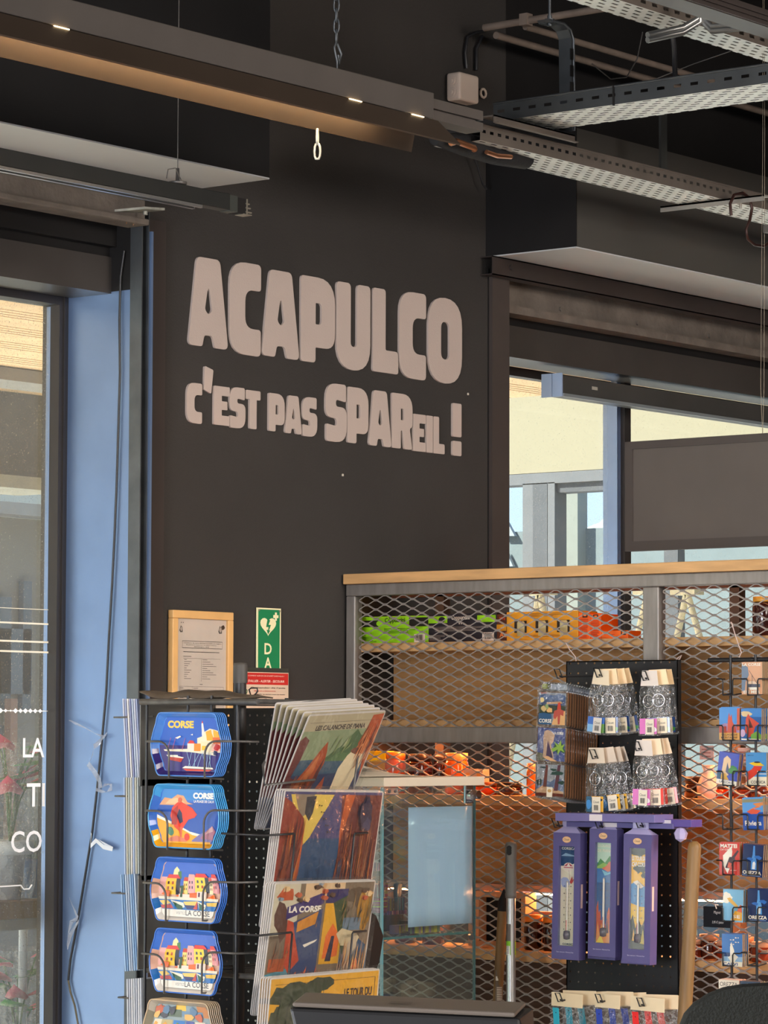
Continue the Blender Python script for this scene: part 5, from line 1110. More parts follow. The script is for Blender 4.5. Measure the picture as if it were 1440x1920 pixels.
magnet('red caped dancer magnet in the second row, right pocket', 1389, 1427, 1326, 1389, [B_('#205aa0'), ('#3a80c8', R(0, 1, .75, 1)), ('#d8c090', blob(.25, .85, .25, .08, 12, .3)), ('#c84a34', [(.2, .3), (.25, .7), (.35, .85), (.45, .75), (.9, .55), (.7, .45), (.6, .2), (.4, .1)]), ('#5a2a20', [(.4, .4), (.38, .72), (.48, .6), (.6, .42)]), ('#70a040', [(.5, .2), (.8, .32), (1, .2), (1, .05), (.5, .05)]), ('#c8a8c8', blob(.1, .25, .12, .12)), (W_, R(.04, .96, .03, .07))], 4, 0.02)
magnet('pale cliff and palm magnet in the third row, left pocket', 1343, 1379, 1413, 1468, [B_('#4a58b8'), ('#e8c8a0', [(.2, .3), (.25, .8), (.4, .9), (.6, .8), (.62, .5), (.55, .3), (.3, .2)]), ('#5a6080', [(.4, .4), (.45, .7), (.55, .5), (.6, .3)]), ('#4a8a48', blob(.78, .5, .2, .12, 14, .5)), ('#e0b050', [(.15, .3), (.4, .35), (.6, .15), (.2, .15)]), ('#3a5a7a', R(0, .2, .15, .4)), (W_, R(0, 1, 0, .14)), ('#2a3a6a', 'text', .15, .04, .07, 'LA CORSE', .7, 'l', .01)], 2, .13)
magnet('red dress and yellow hat magnet titled CORSICA in the third row, right pocket', 1399, 1435, 1414, 1472, [B_('#4a90cc'), ('#e8dfc4', R(0, 1, 0, .26)), ('#d83a24', [(0, .1), (.05, .4), (.3, .5), (.4, .6), (.8, .58), (.7, .45), (.45, .3), (.2, .18)]), ('#e8c028', [(.15, .68), (.4, .60), (.9, .60), (.7, .70), (.4, .72)]), ('#2a2a34', blob(.55, .71, .16, .025, 12, 0)), ('#f2ecdc', R(.55, 1, .34, .36)), ('#f2ecdc', R(.55, 1, .42, .44)), ('#3a3a44', 'text', .25, .05, .09, 'CORSICA', .7, 'l', .01), ('#2a4a7a', 'text', .08, .90, .04, 'AJACCIO', .3)], 1)
magnet('blue swimmer magnet with white script in the fourth row, right pocket', 1394, 1428, 1499, 1557, [B_('#2450a8'), ('#5a9ad8', R(0, 1, .55, 1)), ('#8a8a70', R(0, 1, .86, .96)), ('#d88a50', [(.5, .82), (1, .86), (1, .76), (.7, .72)]), ('#d8583c', [(.2, .58), (.5, .66), (.9, .60), (.7, .5), (.4, .5)]), ('#d87a50', [(.3, .62), (.7, .74), (.95, .72), (.6, .66)]), (W_, 'text', .1, .14, .16, 'Riviera', .8, 'l', .02)], 4, -.04)
magnet('red MATTEI bottle magnet in the fifth row, left pocket', 1349, 1383, 1581, 1640, [B_('#cc3428'), (W_, [(.2, .3), (.18, .6), (.4, .75), (.6, .9), (.64, .72), (.6, .5), (.5, .2), (.4, .04), (.28, .18)]), ('#3a1c28', [(.3, .22), (.34, .3), (.5, .56), (.62, .56), (.9, .78), (.96, .74), (.76, .54), (.78, .46), (.52, .2)]), ('#d8604a', [(.4, .24), (.46, .4), (.62, .36), (.54, .2)]), (W_, 'text', .06, .84, .12, 'MATTEI', .82, 'l', .04), (W_, 'text', .06, .76, .05, 'CAP CORSE', .5, 'l', .01), ('#f0b0a0', R(.55, .85, .14, .16))], 5)
magnet('dark blue OREZZA bottle magnet in the fifth row, right pocket', 1391, 1428, 1585, 1642, bottle('#4a90d8', '#e8f0f4'), 3, .06)
magnet('pale blue palm and guitar magnet in the sixth row, left pocket', 1355, 1388, 1669, 1727, [B_('#7ab8dc'), (W_, blob(.2, .75, .22, .16, 14, .4)), ('#e0b050', [(.2, .72), (.35, .75), (.75, .5), (.7, .42), (.3, .62)]), ('#d8603c', [(.6, .2), (.8, .5), (.9, .55), (.95, .3)]), ('#e8a830', [(.4, .05), (.6, .35), (.95, .3), (.95, .05)]), (W_, 'text', .5, .12, .1, 'SE', .35, 'l', .02)], 2, .03)
magnet('dark blue OREZZA bottle magnet in the sixth row, right pocket', 1402, 1436, 1668, 1727, bottle('#5aa0e0', '#f0f4f4'), 2)
magnet('white sail and gulls CALVI magnet in the seventh row, left pocket', 1354, 1388, 1752, 1811, [B_('#2f70b8'), ('#8ab0d0', R(0, 1, .1, .3)), ('#1c3a6a', R(0, .4, .30, .42)), (W_, [(.4, .25), (.4, .6), (.46, .75), (.6, .5), (.62, .25)]), (W_, [(.3, .28), (.5, .05), (.8, .3), (.6, .4)])]+[(W_, blob(.45+.12*(i % 4), .68+.07*(i//2), .045, .02, 6, .4, i)) for i in range(8)]+[('#e8e0c8', R(0, 1, 0, .15)), ('#2a4a8a', 'text', .08, .03, .09, 'CALVI', .7, 'l', .02)], 3)
magnet('cream OREZZA magnet in the bottom row, left pocket', 1348, 1383, 1838, 1897, [B_('#ddd2c0'), ('#2a2830', 'text', .06, .80, .13, 'OREZZA', .86, 'l', .0), ('#8a8478', R(.08, .7, .70, .72)), ('#8a8478', R(.08, .6, .64, .66))], 4, 0, back='#e0a088')
magnet('slate blue magnet in the bottom row behind the chair back', 1388, 1424, 1846, 1900, [B_('#2a3f5a'), (W_, 'text', .3, .86, .07, 'Corse', .4, 'l', .02)], 2)
o, w_, h_ = fitX(1319, 1370, 1699, 1738, XC-.012)
t = thing('price_tag', 'black slate price card tied to the mesh left of the magnets', 'price tag', o, FR)
m = MB(); m.box(0, w_, 0, .002, 0, h_, '#14171c'); m.text('Magnet', w_*.38, h_*.62, h_*.18, -.0006, '#d8d8d4', w_*.26, 0, 'l', .3); m.text('3,95 € /pièce', w_*.32, h_*.16, h_*.16, -.0006, '#d8d8d4', w_*.42, 0, 'l', .2); m.build('card', PAINT, t, world=False)
m = MB(); m.tube([(w_*.48, .0, h_-.005), (w_*.47, -.004, h_+.006), (w_*.5, .006, h_+.004)], .0016, '#e8d8c8', 6); m.build('string', PAINT, t, world=False)
# ================================================================== glass display case
c = PD(717, 1475, 8.08); X0, Y0 = c.x, c.y
zt = PY(800, 1457, Y0).z; zb_ = PY(800, 1474, Y0).z
X1 = PY(906, 1465, Y0).x; XG1 = PY(894, 1465, Y0).x
t = thing('display_case', 'glass display case with a thick cream top and chrome hinges in front of the mesh', 'display case', ((X0+X1)/2, Y0+.2, 0))
m = MB(); m.box(X0, X1, Y0-.005, Y0+.45, zb_, zt); m.build('case_top', mat('cream_laminate', (.58, .52, .42), .5, noise=.03), t, bev=.002)
m = MB(); gx = X0+.004; m.box(gx+.006, XG1, Y0+.004, Y0+.009, .75, zb_); m.build('front_pane', CGLASS, t)
m = MB(); m.box(gx+.001, gx+.005, Y0+.014, Y0+.44, .75, zb_); m.build('side_pane', CGLASS, t)
m = MB(); m.box(gx, gx+.0055, Y0+.003, Y0+.0095, .75, zb_-.001); m.build('glass_edge', ENDG, t)
m = MB(); m.box(XG1-.004, XG1, Y0+.0035, Y0+.010, .75, zb_-.001); m.build('glass_edge', mat('dark_glass_edge', (.03, .07, .07), .2), t)
ZSH = PY(800, 1752, Y0+.01).z
m = MB(); m.box(gx+.007, XG1-.02, Y0+.012, Y0+.40, ZSH-.006, ZSH); m.build('glass_shelf', CGLASS, t)
m = MB(); m.box(gx+.007, XG1-.02, Y0+.0105, Y0+.0118, ZSH-.006, ZSH); m.build('shelf_edge', mat('shelf_glass_edge', (.05, .16, .16), .2), t)
m = MB(); q = PY(721, 1484, Y0); m.box(q.x+.001, q.x+.055, Y0-.001, Y0+.003, q.z-.009, q.z+.009); m.build('hinge', CHROME, t, bev=.002)
m = MB()
for k in (.018, .042): m.tube([(q.x+k, Y0-.003, q.z), (q.x+k, Y0, q.z)], .004, '#333333', 10)
m.build('screw', DSTEEL, t.children[-1])
m = MB(); q = PY(878, 1490, Y0); m.box(q.x-.018, q.x+.016, Y0-.006, Y0+.002, q.z-.022, q.z+.024); m.tube([(q.x, Y0-.016, q.z), (q.x, Y0-.004, q.z)], .014, n=20); m.tube([(q.x+.03, Y0-.012, q.z), (q.x+.03, Y0, q.z)], .011, n=16); m.build('lock', CHROME, t, bev=.002)
m = MB(); q = PY(866, 1754, Y0+.03); m.tube([(q.x, Y0+.0, q.z-.004), (q.x+.035, Y0+.03, q.z-.004)], .007, n=14); m.build('shelf_pin', CHROME, t)
# paper sheet stuck on the glass
o, w_, h_ = fitY(766, 887, 1514, 1739, Y0+.0115)
m = MB(); n = 6
m.add([(o.x+w_*i/n, Y0+.013+.002*math.sin(i), o.z+h_*j/n) for j in range(n+1) for i in range(n+1)], [(j*(n+1)+i, j*(n+1)+i+1, (j+1)*(n+1)+i+1, (j+1)*(n+1)+i) for j in range(n) for i in range(n)], None, True)
tag(m.build('paper_sheet', mat('bluish_paper', (.60, .68, .95), .35, noise=.04, nscale=3, coat=.6), solid=.0006), 'plain bluish white sheet taped inside the glass case front', 'paper')
# striped souvenirs inside the case
def stripes(w_, h_, cols, vertical=True, n=10, y=-.0006, seed=1, x0=0, z0=0):
    g = random.Random(seed); ps = []; a = 0
    while a < 1:
        b = min(1, a+g.uniform(.5, 1.4)/n); cc = cols[g.randrange(len(cols))]
        ps.append((cc, R(a, b, 0, 1) if vertical else R(0, 1, a, b))); a = b
    return ps
PURP = ['#5a2f8a', '#8a4a9a', '#b06a9a', '#3a3070', '#c890a8', '#6a5aa8']
YEL = ['#c8b02c', '#5a3a6a', '#6a7a5a', '#8a5a8a', '#a89040']
RED = ['#b83a2c', '#c8782c', '#c0a02c', '#a02c3c']
o, w_, h_ = fitY(686, 756, 1618, 1738, Y0+.20)
YD = Y0+.20
t = thing('souvenir_stand', 'dark display stand with a purple striped header inside the glass case', 'stand', (o.x, YD, ZSH))
Mi = Matrix.Translation((o.x, YD, ZSH)); w_ = .105; hs = PY(720, 1618, YD).z-ZSH
m = MB(); m.box(0, w_, .03, .034, 0, hs-.022, '#181420'); m.box(0, w_, -.03, .03, .04, .048, '#181420'); m.box(.02, w_+.005, -.035, .03, 0, .04, '#1a1218'); m.build('stand_body', PAINT, t, world=False)
m = MB(); m.plate(rrect(0, w_, hs-.022, hs, .004), .030, .033, '#8a5a9a'); art(m, stripes(1, 1, PURP, n=16, seed=3), w_*.98, .021, .0295, w_*.01, hs-.0215); m.build('header', PAINT, t, world=False)
m = MB(); art(m, stripes(1, 1, PURP, n=20, seed=6), w_*.95, .010, -.0355, .02, .041); m.build('front_lip', PAINT, t, world=False)
def lighter(x, y, z, w_, h_, cols, vertical, label, seed, nm='souvenir_tin', cat='souvenir'):
    t = thing(nm, label, cat, (x, y, z)); m = MB(); m.box(0, w_, 0, .014, 0, h_, cols[0]); m.build('case', PAINT, t, world=False, bev=.003)
    m = MB(); art(m, stripes(1, 1, cols, vertical, 7, seed=seed), w_*.86, h_*.9, -.0005, w_*.07, h_*.05); m.build('striped_front', TIN, t, world=False)
    m = MB(); m.tube([(0, -.001, 0), (0, -.001, h_*.5), (.001, -.001, h_), (w_, -.001, h_)], .0012, n=5); m.build('trim', CHROME, t, world=False)
def atp(u, v, dy): return PY(u, v, Y0+dy)
zl = ZSH+.048
q = atp(711, 1712, .17); m = MB(); m.lathe([(.001, 0), (.020, 0), (.020, .036), (.001, .036)], (q.x, q.y, zl), '#a83a6a', 20)
for z_, c_ in ((.006, '#c86a8a'), (.014, '#c8c040'), (.020, '#b85a3a'), (.028, '#c8b868')): m.lathe([(.0203, z_), (.0203, z_+.003)], (q.x, q.y, zl), c_, 20)
tag(m.build('striped_cup', PAINT), 'small round pink and yellow striped cup on the dark stand in the glass case', 'cup')
for u, dy, z_, wv, hv, cols, ver, lb, sd in ((707, .185, zl+.037, .012, .036, ['#8a2a5a', '#6a2a5a'], True, 'plum striped tin standing on the pink cup', 1), (720, .18, zl+.037, .016, .037, RED, False, 'red and orange striped tin on the dark stand, upper left', 2),
    (727, .165, zl, .022, .035, YEL, True, 'yellow green striped tin in the middle of the dark stand', 4), (745, .18, zl+.034, .020, .036, ['#5a7a9a', '#8aa0a8', '#3a4a7a'], True, 'tall blue grey striped tin raised at the top of the stand', 5),
    (746, .165, zl, .028, .036, ['#3a7a9a', '#2a5a8a', '#4a9aa8', '#2a3a6a'], True, 'turquoise and blue striped tin right of the yellow one', 6), (772, .15, ZSH+.042, .020, .036, ['#7a2a4a', '#c87a8a', '#8a3a5a'], True, 'burgundy striped tin at the right of the dark stand', 7), (780, .11, ZSH+.026, .019, .034, RED, False, 'red and gold striped tin lowest at the right of the stand', 8)):
    q = atp(u, 1700, dy); lighter(q.x, q.y, z_, wv, hv, cols, ver, lb, sd)
q = atp(788, 1740, .10); m = MB(); m.box(q.x-.01, q.x+.03, q.y-.02, q.y+.06, ZSH, ZSH+.0255, '#2a2028'); tag(m.build('riser', PAINT), 'low dark riser block under the red and gold tin', 'riser')
q = atp(748, 1745, .06); t = thing('striped_box', 'long flat box with yellow and purple vertical stripes on the glass shelf', 'box', (q.x, q.y, ZSH)); m = MB(); m.box(0, .165, 0, .03, 0, .022, '#5a3a6a'); m.build('carton', PAINT, t, world=False); m = MB(); art(m, stripes(1, 1, YEL, True, 26, seed=12), .165, .022, -.0006); m.build('striped_front', PAINT, t, world=False)
q = atp(760, 1748, .04); m = MB(); m.lathe([(.001, 0), (.012, 0), (.013, .004), (.010, .008), (.001, .009)], (q.x, q.y, ZSH), '#141014', 16); tag(m.build('black_cap', PAINT), 'small round black cap lying on the glass shelf before the striped box', 'puck')  # a small black cap lying loose on the shelf
# wrapped stationery on top of the case
t = thing('wrapped_papers', 'cream papers and a clear plastic wrap lying on the case top', 'paper', (X0+.1, Y0+.15, zt))
m = MB(); g = random.Random(8); NX, NY = 16, 8
def crump(x0, x1, y0, y1, z0, hz, seed, col):
    g = random.Random(seed); ph = [g.uniform(0, 6) for _ in range(6)]; mb = MB(col); v = []
    for j in range(NY+1):
        for i in range(NX+1):
            fx, fy = i/NX, j/NY; e = min(1, 4*min(fx, 1-fx))*min(1, 4*min(fy, 1-fy))
            z = z0+.002+hz*e*(.55+.25*math.sin(5*fx+ph[0]+3*fy)+.2*math.sin(11*fx+ph[1]-6*fy))
            v.append((x0+(x1-x0)*fx+.006*math.sin(7*fy+ph[2]), y0+(y1-y0)*fy+.006*math.sin(6*fx+ph[3]), z))
    return mb.add(v, [(j*(NX+1)+i, j*(NX+1)+i+1, (j+1)*(NX+1)+i+1, (j+1)*(NX+1)+i) for j in range(NY) for i in range(NX)], None, True)
PAP = mat('cream_paper', (.78, .70, .58), .55, noise=.04, bump=.2, bscale=20)
crump(X0-.06, X0+.22, Y0+.03, Y0+.30, zt, .030, 3, '#ffffff').build('paper_bundle', PAP, t)
crump(X0-.08, X0+.10, Y0+.10, Y0+.36, zt+.02, .038, 5, '#ffffff').build('paper_sheet', PAP, t)
crump(X0-.03, X0+.24, Y0+.015, Y0+.26, zt+.012, .030, 9, '#ffffff').build('clear_wrap', BAG, t)
# ================================================================== mop, broom and thick wooden handle
XK = 6.86
a, b = PX(958, 1880, XK), PX(958, 1578, XK)
t = thing('mop', 'aluminium mop handle with a ribbed grey grip standing before the mesh', 'mop', (XK, a.y, 0))
def px_r(u0, u1, X): return abs(PX(u0, 1700, X).y-PX(u1, 1700, X).y)*.786/2
rg = (PX(946, 1700, XK)-PX(969, 1700, XK)).length*.786/2
zt_ = b.z; zg = PX(958, 1684, XK).z
m = MB()
for i in range(8): q = i/8
prof = [(.001, 0), (rg*.92, 0), (rg*.98, (zt_-zg)*.08)]+[(rg*(1.0 if k % 2 else .90), (zt_-zg)*(.10+.035*k)) for k in range(9)]+[(rg*.92, (zt_-zg)*.45), (rg*.95, (zt_-zg)*.70), (rg*1.02, (zt_-zg)*.93), (rg*.85, (zt_-zg)*.985), (.001, (zt_-zg))]
m.lathe(prof, (XK, a.y, zg), n=22); m.build('grip', mat('grey_rubber', (.13, .125, .12), .6, noise=.05), t)
m = MB(); d = (fh*-1); o = Vector((XK, a.y, 0))+d*(rg*.92)+Rv*(-rg*.35)
m.tube([o+Vector((0, 0, zt_-.016))+fh*.006, o+Vector((0, 0, zt_-.016))+d*.0015], .0065, n=14); m.tube([o+Vector((0, 0, zt_-.028))+fh*.006, o+Vector((0, 0, zt_-.028))+d*.0015], .0065, n=14); m.tube([o+Vector((0, 0, zt_-.022))+fh*.006, o+Vector((0, 0, zt_-.022))+d*.0012], .0065, n=14)
m.build('hanging_hole', BLACK, t.children[-1])
m = MB(); m.tube([(XK, a.y, .05), (XK, a.y, zg+.01)], rg*.80, n=24); m.build('tube', mat('brushed_aluminium', (.62, .62, .62), .3, metal=.85, noise=.05), t)
m = MB(); lp = Vector((XK, a.y, 0))
zl1, zl0 = PX(955, 1764, XK).z, PX(955, 1790, XK).z; zz = PX(955, 1732, XK).z
def label(mb, z0, z1, a0, a1, r, col, y=0):
    v = []; n = 6
    for j, z in enumerate((z0, z1)):
        for i in range(n+1):
            an = a0+(a1-a0)*i/n; dd = Rv*math.sin(an)*r-fh*math.cos(an)*r; v.append(lp+dd+Vector((0, 0, z)))
    mb.add(v, [(i, i+1, n+2+i, n+1+i) for i in range(n)], col, True)
label(m, zl0, zl1, -1.3, -.1, rg*.82, '#7ab82a'); label(m, zl0, zl1-.012, -1.2, -.25, rg*.835, '#d8d8d8'); label(m, zl0, zl1, .9, 1.5, rg*.82, '#a8c02a'); label(m, zl1, zz, -1.3, -.1, rg*.82, '#5a5452')
for k in range(6): label(m, zl0+.004+k*.0035, zl0+.005+k*.0035, -1.1, -.4, rg*.85, '#333333')
m.build('barcode_label', PAINT, t)
t = thing('broom', 'wooden broom handle with a black hanging cap just left of the mop', 'broom', (XK+.05, PX(938, 1800, XK+.05).y, 0))
XQ = XK+.05; a = PX(932, 1890, XQ); b = PX(942, 1700, XQ); rb_ = .0125; dr = (b-a).normalized(); bot = a-dr*((a.z-.03)/dr.z)
m = MB(); m.tube([bot, PX(942, 1708, XQ)], rb_, n=20); m.build('stick', WOODH, t)
m = MB(); m.tube([PX(942, 1708, XQ), PX(943, 1690, XQ), PX(944, 1678, XQ), PX(946, 1668, XQ)], [rb_*1.08, rb_*1.02, rb_*.5, rb_*.3], n=16); m.build('cap', BLACK, t)
lp = PX(934, 1860, XQ); lp = Vector((lp.x, lp.y, 0)); m = MB()
label(m, PX(934, 1880, XQ).z, PX(934, 1818, XQ).z, -.6, .9, rb_*1.06, '#6a5a4c')
for k in range(9): label(m, PX(934, 1878, XQ).z+k*.0045, PX(934, 1878, XQ).z+.002+k*.0045, -.3, .8, rb_*1.08, '#cfc8bc')
label(m, PX(934, 1838, XQ).z, PX(934, 1830, XQ).z, -.5, .9, rb_*1.08, '#d8d4cc')
m.build('barcode_label', PAINT, t)
t = thing('wooden_pole', 'thick worn wooden tool handle leaning before the right side of the pegboard', 'handle', (6.4, PX(1284, 1900, 6.4).y, 0))
XV = 6.55; a = PX(1283, 1920, XV); b = PX(1302, 1590, XV); dr = (b-a).normalized(); bot = a-dr*((a.z-.02)/dr.z); rr = .0158
m = MB(); m.tube([bot, a, b, b+dr*.010, b+dr*.016], [rr*1.1, rr*1.05, rr, rr*.85, rr*.35], n=24); m.build('stick', WOODH, t)
m = MB(); q = PX(1297, 1610, XV); m.tube([q-fh*rr*.88+fh*.006, q-fh*(rr*.95)], .006, n=14); m.build('drilled_hole', mat('dark_hole', (.06, .03, .012), .9), t.children[-1])

# ================================================================== revolving rack with trays and posters
XA = 5.40
def AX(u, v, X=XA): return PX(u, v, X)
ctr = PD(450, 1400, 7.35); cx, cy = ctr.x, ctr.y
rk = thing('revolving_rack', 'black revolving wire rack with perforated side panels loaded with trays and posters', 'rack', (cx, cy, 0))
zp = PD(450, 1243, 7.35).z; zring = PD(450, 1316, 7.3).z
m = MB(); m.tube([(cx, cy, .05), (cx, cy, zp-.03)], .0135, n=18); m.build('post', mat('rack_black', (.02, .02, .022), .4, noise=.1), rk)
m = MB(); m.lathe([(.016, -.045), (.016, -.006), (.0145, 0), (.001, .001)], (cx, cy, zp), n=20); m.build('post_cap', mat('cap_grey', (.07, .065, .06), .55), rk)
m = MB(); m.lathe([(.20, 0), (.22, .02), (.001, .05)], (cx, cy, 0), n=24); m.build('foot', BLACK, rk)
def P_(u, v, X): p = PX(u, v, X); return p
m = MB()
a = AX(264, 1316); b = AX(484, 1316)
m.tube([a, b], .0072, n=10)
c1 = PY(545, 1312, b.y+.0); yR = PY(540, 1312, 4.60)
m.tube([(XA, b.y, a.z), (5.74, b.y-.01, a.z)], .005, n=8); m.tube([(XA, a.y, a.z), (5.74, a.y+.02, a.z)], .005, n=8)
m.tube([(XA+.02, (a.y+b.y)/2, a.z-.004), (5.74, (a.y+b.y)/2, a.z-.004)], .004, n=8)
m.build('top_bar', GWIRE, rk)
zbot = 0.35
for u in (275, 352, 396, 445): 
    m = MB(); q = AX(u, 1400, XA+.006); m.tube([(XA+.006, q.y, zring+(.012 if u in (352, 396) else 0)), (XA+.006, q.y, zbot)], .0032 if u != 445 else .005, n=8); m.build('upright', WIRE, rk)
# perforated panels
PB2 = holes('rack_perforated', (.014, .014, .015), .5, .2, 'Y', 'Z', .0215, .0215, .12, .12, stag=False, circle=True)
pa_, pb_ = PX(436, 1400, XA+.30), PX(546, 1400, XA+.30)
m = MB(); m.add([(XA+.30, pa_.y+.09, zbot), (XA+.30, pb_.y, zbot), (XA+.30, pb_.y, zring-.012), (XA+.30, pa_.y+.09, zring-.012)], [(0, 1, 2, 3)]); m.build('perforated_panel', PB2, rk)
m = MB(); m.box(XA+.20, XA+.21, PX(455, 1400, XA+.2).y, PX(440, 1400, XA+.2).y, zbot, zring-.01); m.build('panel_edge', BLACK, rk)
yy = PX(537, 1400, XA+.29).y; m = MB(); m.tube([(XA+.29, yy, zbot), (XA+.29, yy, zring+.01)], .0045, n=8); m.tube([(XA+.29, pa_.y, zring), (XA+.29, pb_.y, zring)], .005, n=8); m.build('upright', WIRE, rk)
zlr = AX(430, 1830).z
m = MB(); m.tube([(XA+.02, a.y, zlr), (XA+.02, AX(480, 1830).y, zlr)], .006, n=8)
for k in range(5): m.tube([(XA+.05, AX(300, 1820).y, zlr+.004*k-.01), (XA+.30, pb_.y, zlr+.012*(k % 3)-.01)], .0028, n=6)
m.build('lower_bar', GWIRE, rk)
# cloth and wire loop on top
m = MB(); g = random.Random(12); N1, N2 = 14, 5; v = []
q0, q1 = AX(284, 1306, XA+.05), AX(462, 1312, XA+.05)
for j in range(N2+1):
    for i in range(N1+1):
        fx, fy = i/N1, j/N2; h_ = .020*math.sin(PI*min(1, fx*1.0))**.6*math.sin(PI*fy)**.8*(1-.35*fx) if 0 < fx < 1 else 0
        v.append((XA+.01+.13*fy, q0.y+(q1.y-q0.y)*fx, zring+.008+h_+.002*math.sin(fx*17+fy*5)+(.014 if i == 0 else (.006 if i == 1 else 0))))
m.add(v, [(j*(N1+1)+i, j*(N1+1)+i+1, (j+1)*(N1+1)+i+1, (j+1)*(N1+1)+i) for j in range(N2) for i in range(N1)], None, True)
tag(m.build('folded_pouch', mat('brown_fabric', (.095, .072, .052), .6, noise=.2, bump=.2), solid=.003), 'flat crumpled brown pouch lying on top of the revolving rack', 'pouch')
m = MB(); pts = [(463, 1306), (470, 1303), (467, 1293), (471, 1290), (482, 1290), (483, 1296), (478, 1303), (468, 1306)]; m.tube([PX(u, v, XA+.12) for u, v in pts], .0018, n=6); m.build('wire_loop', WIRE, rk)
# ---- metal trays
TW, TH_, TD = .205, .136, .014
def half(fz):           # left boundary of the wavy tray outline as a share of the width
    z = fz; prof = [(0, .085), (.12, .075), (.25, .035), (.36, .008), (.48, .0), (.60, .010), (.74, .045), (.88, .075), (1, .085)]
    for (a, b), (c, d) in zip(prof, prof[1:]):
        if a <= z <= c: t_ = (z-a)/(c-a); t_ = t_*t_*(3-2*t_); return b+(d-b)*t_
    return .085
def outline(inset=0., n=10):
    pts = []; r = .10
    for i in range(n+1): z = r*.8+(1-1.6*r)*i/n; pts.append((1-half(z), z))
    def corner(cx_, cz_, a0): return [(cx_+.055*math.cos(a0+k*PI/8), cz_+.08*math.sin(a0+k*PI/8)) for k in range(1, 4)]
    pts += [(1-.085-.055+.055*math.cos(k*PI/8), 1-.08+.08*math.sin(k*PI/8)) for k in range(1, 5)]
    pts += [(.085+.055-.055*math.cos((4-k)*PI/8), 1-.08+.08*math.sin((4-k)*PI/8)) for k in range(0, 4)]
    for i in range(n+1): z = 1-r*.8-(1-1.6*r)*i/n; pts.append((half(z), z))
    pts += [(.085+.055-.055*math.cos(k*PI/8), .08-.08*math.sin(k*PI/8)) for k in range(1, 5)]
    pts += [(1-.085-.055+.055*math.cos((4-k)*PI/8), .08-.08*math.sin((4-k)*PI/8)) for k in range(0, 4)]
    return [(.5+(x-.5)*(1-inset), .5+(z-.5)*(1-inset*1.4)) for x, z in pts]
def subdiv(pts, mx=.06):
    out = []
    for a, b in zip(pts, pts[1:]+pts[:1]):
        n = max(1, int(max(abs(a[0]-b[0]), abs(a[1]-b[1]))/mx)); out += [(a[0]+(b[0]-a[0])*k/n, a[1]+(b[1]-a[1])*k/n) for k in range(n)]
    return out
def tray(label, bands, pic, group, rimcol=None):
    """bands: list of (fz_top, colour) from the bottom up, used for rim and ground"""
    t = thing('metal_tray', label, 'tray', (0, 0, 0), 0, group)
    def bc(z):
        for zt_, c in bands:
            if z <= zt_: return c
        return bands[-1][1]
    O = outline(0); I = outline(.10); n = len(O); m = MB()
    for i in range(n):
        j = (i+1) % n; zc0 = (O[i][1]+O[j][1])/2; c = bc(zc0)
        m.add([(O[i][0]*TW, 0, O[i][1]*TH_), (O[j][0]*TW, 0, O[j][1]*TH_), (I[j][0]*TW, TD, I[j][1]*TH_), (I[i][0]*TW, TD, I[i][1]*TH_)], [(0, 1, 2, 3)], c, True)
    m.tube([(x*TW, 0, z*TH_) for x, z in O], .0016, rimcol or bc(.9), 6, closed=True)
    for k in range(len(m.c)-n*6-0, len(m.c)): pass
    m.build('rim', TIN, t, world=False)
    m = MB(); m.add([(x*TW, TD, z*TH_) for x, z in I], [list(range(n))], bc(.5))
    def wrap(p):
        x, z = min(1, max(0, p[0])), min(1, max(0, p[1])); h = half(z)+.02; h += max(0, .06-min(z, 1-z))*.5
        x2 = h+x*(1-2*h); return ((.5+(x2-.5)*.90)*TW, (.5+(z-.5)*.86)*TH_)
    k = 0; z0 = 0
    full = []
    for zt_, c in bands: full.append((c, R(0, 1, z0, zt_))); z0 = zt_
    for p in full+pic:
        k += 1; y = TD-.0004-.00008*k
        if p[1] == 'text':
            _, _, fx, fz, fhh, st, *r = p; a, b = wrap((fx, fz)); m.text(st, a, b, fhh*TH_, y, p[0], (r[0]*TW*.8 if r and r[0] else None), 'l' and (r[2] if len(r) > 2 else .02), 'l')
        else: m.face([wrap(q) for q in subdiv(list(p[1]))], y, p[0])
    m.build('printed_base', TIN, t, world=False)
    return t
def house(x0, x1, z0, z1, wall, roof, shade, seed=0):
    s_ = []; w_ = x1-x0
    s_ += [(wall, R(x0, x1, z0, z1)), (shade, R(x1-w_*.28, x1, z0, z1)), (roof, [(x0, z1), (x0+w_*.1, z1+.07), (x1-w_*.2, z1+.07), (x1, z1)])]
    g = random.Random(seed)
    for r in range(2):
        for k in range(2): s_.append((g.choice(['#b8402c', '#2a3a5a', '#5a2a3a']), R(x0+w_*(.14+.30*k), x0+w_*(.26+.30*k), z0+(z1-z0)*(.30+.33*r), z0+(z1-z0)*(.48+.33*r))))
    return s_
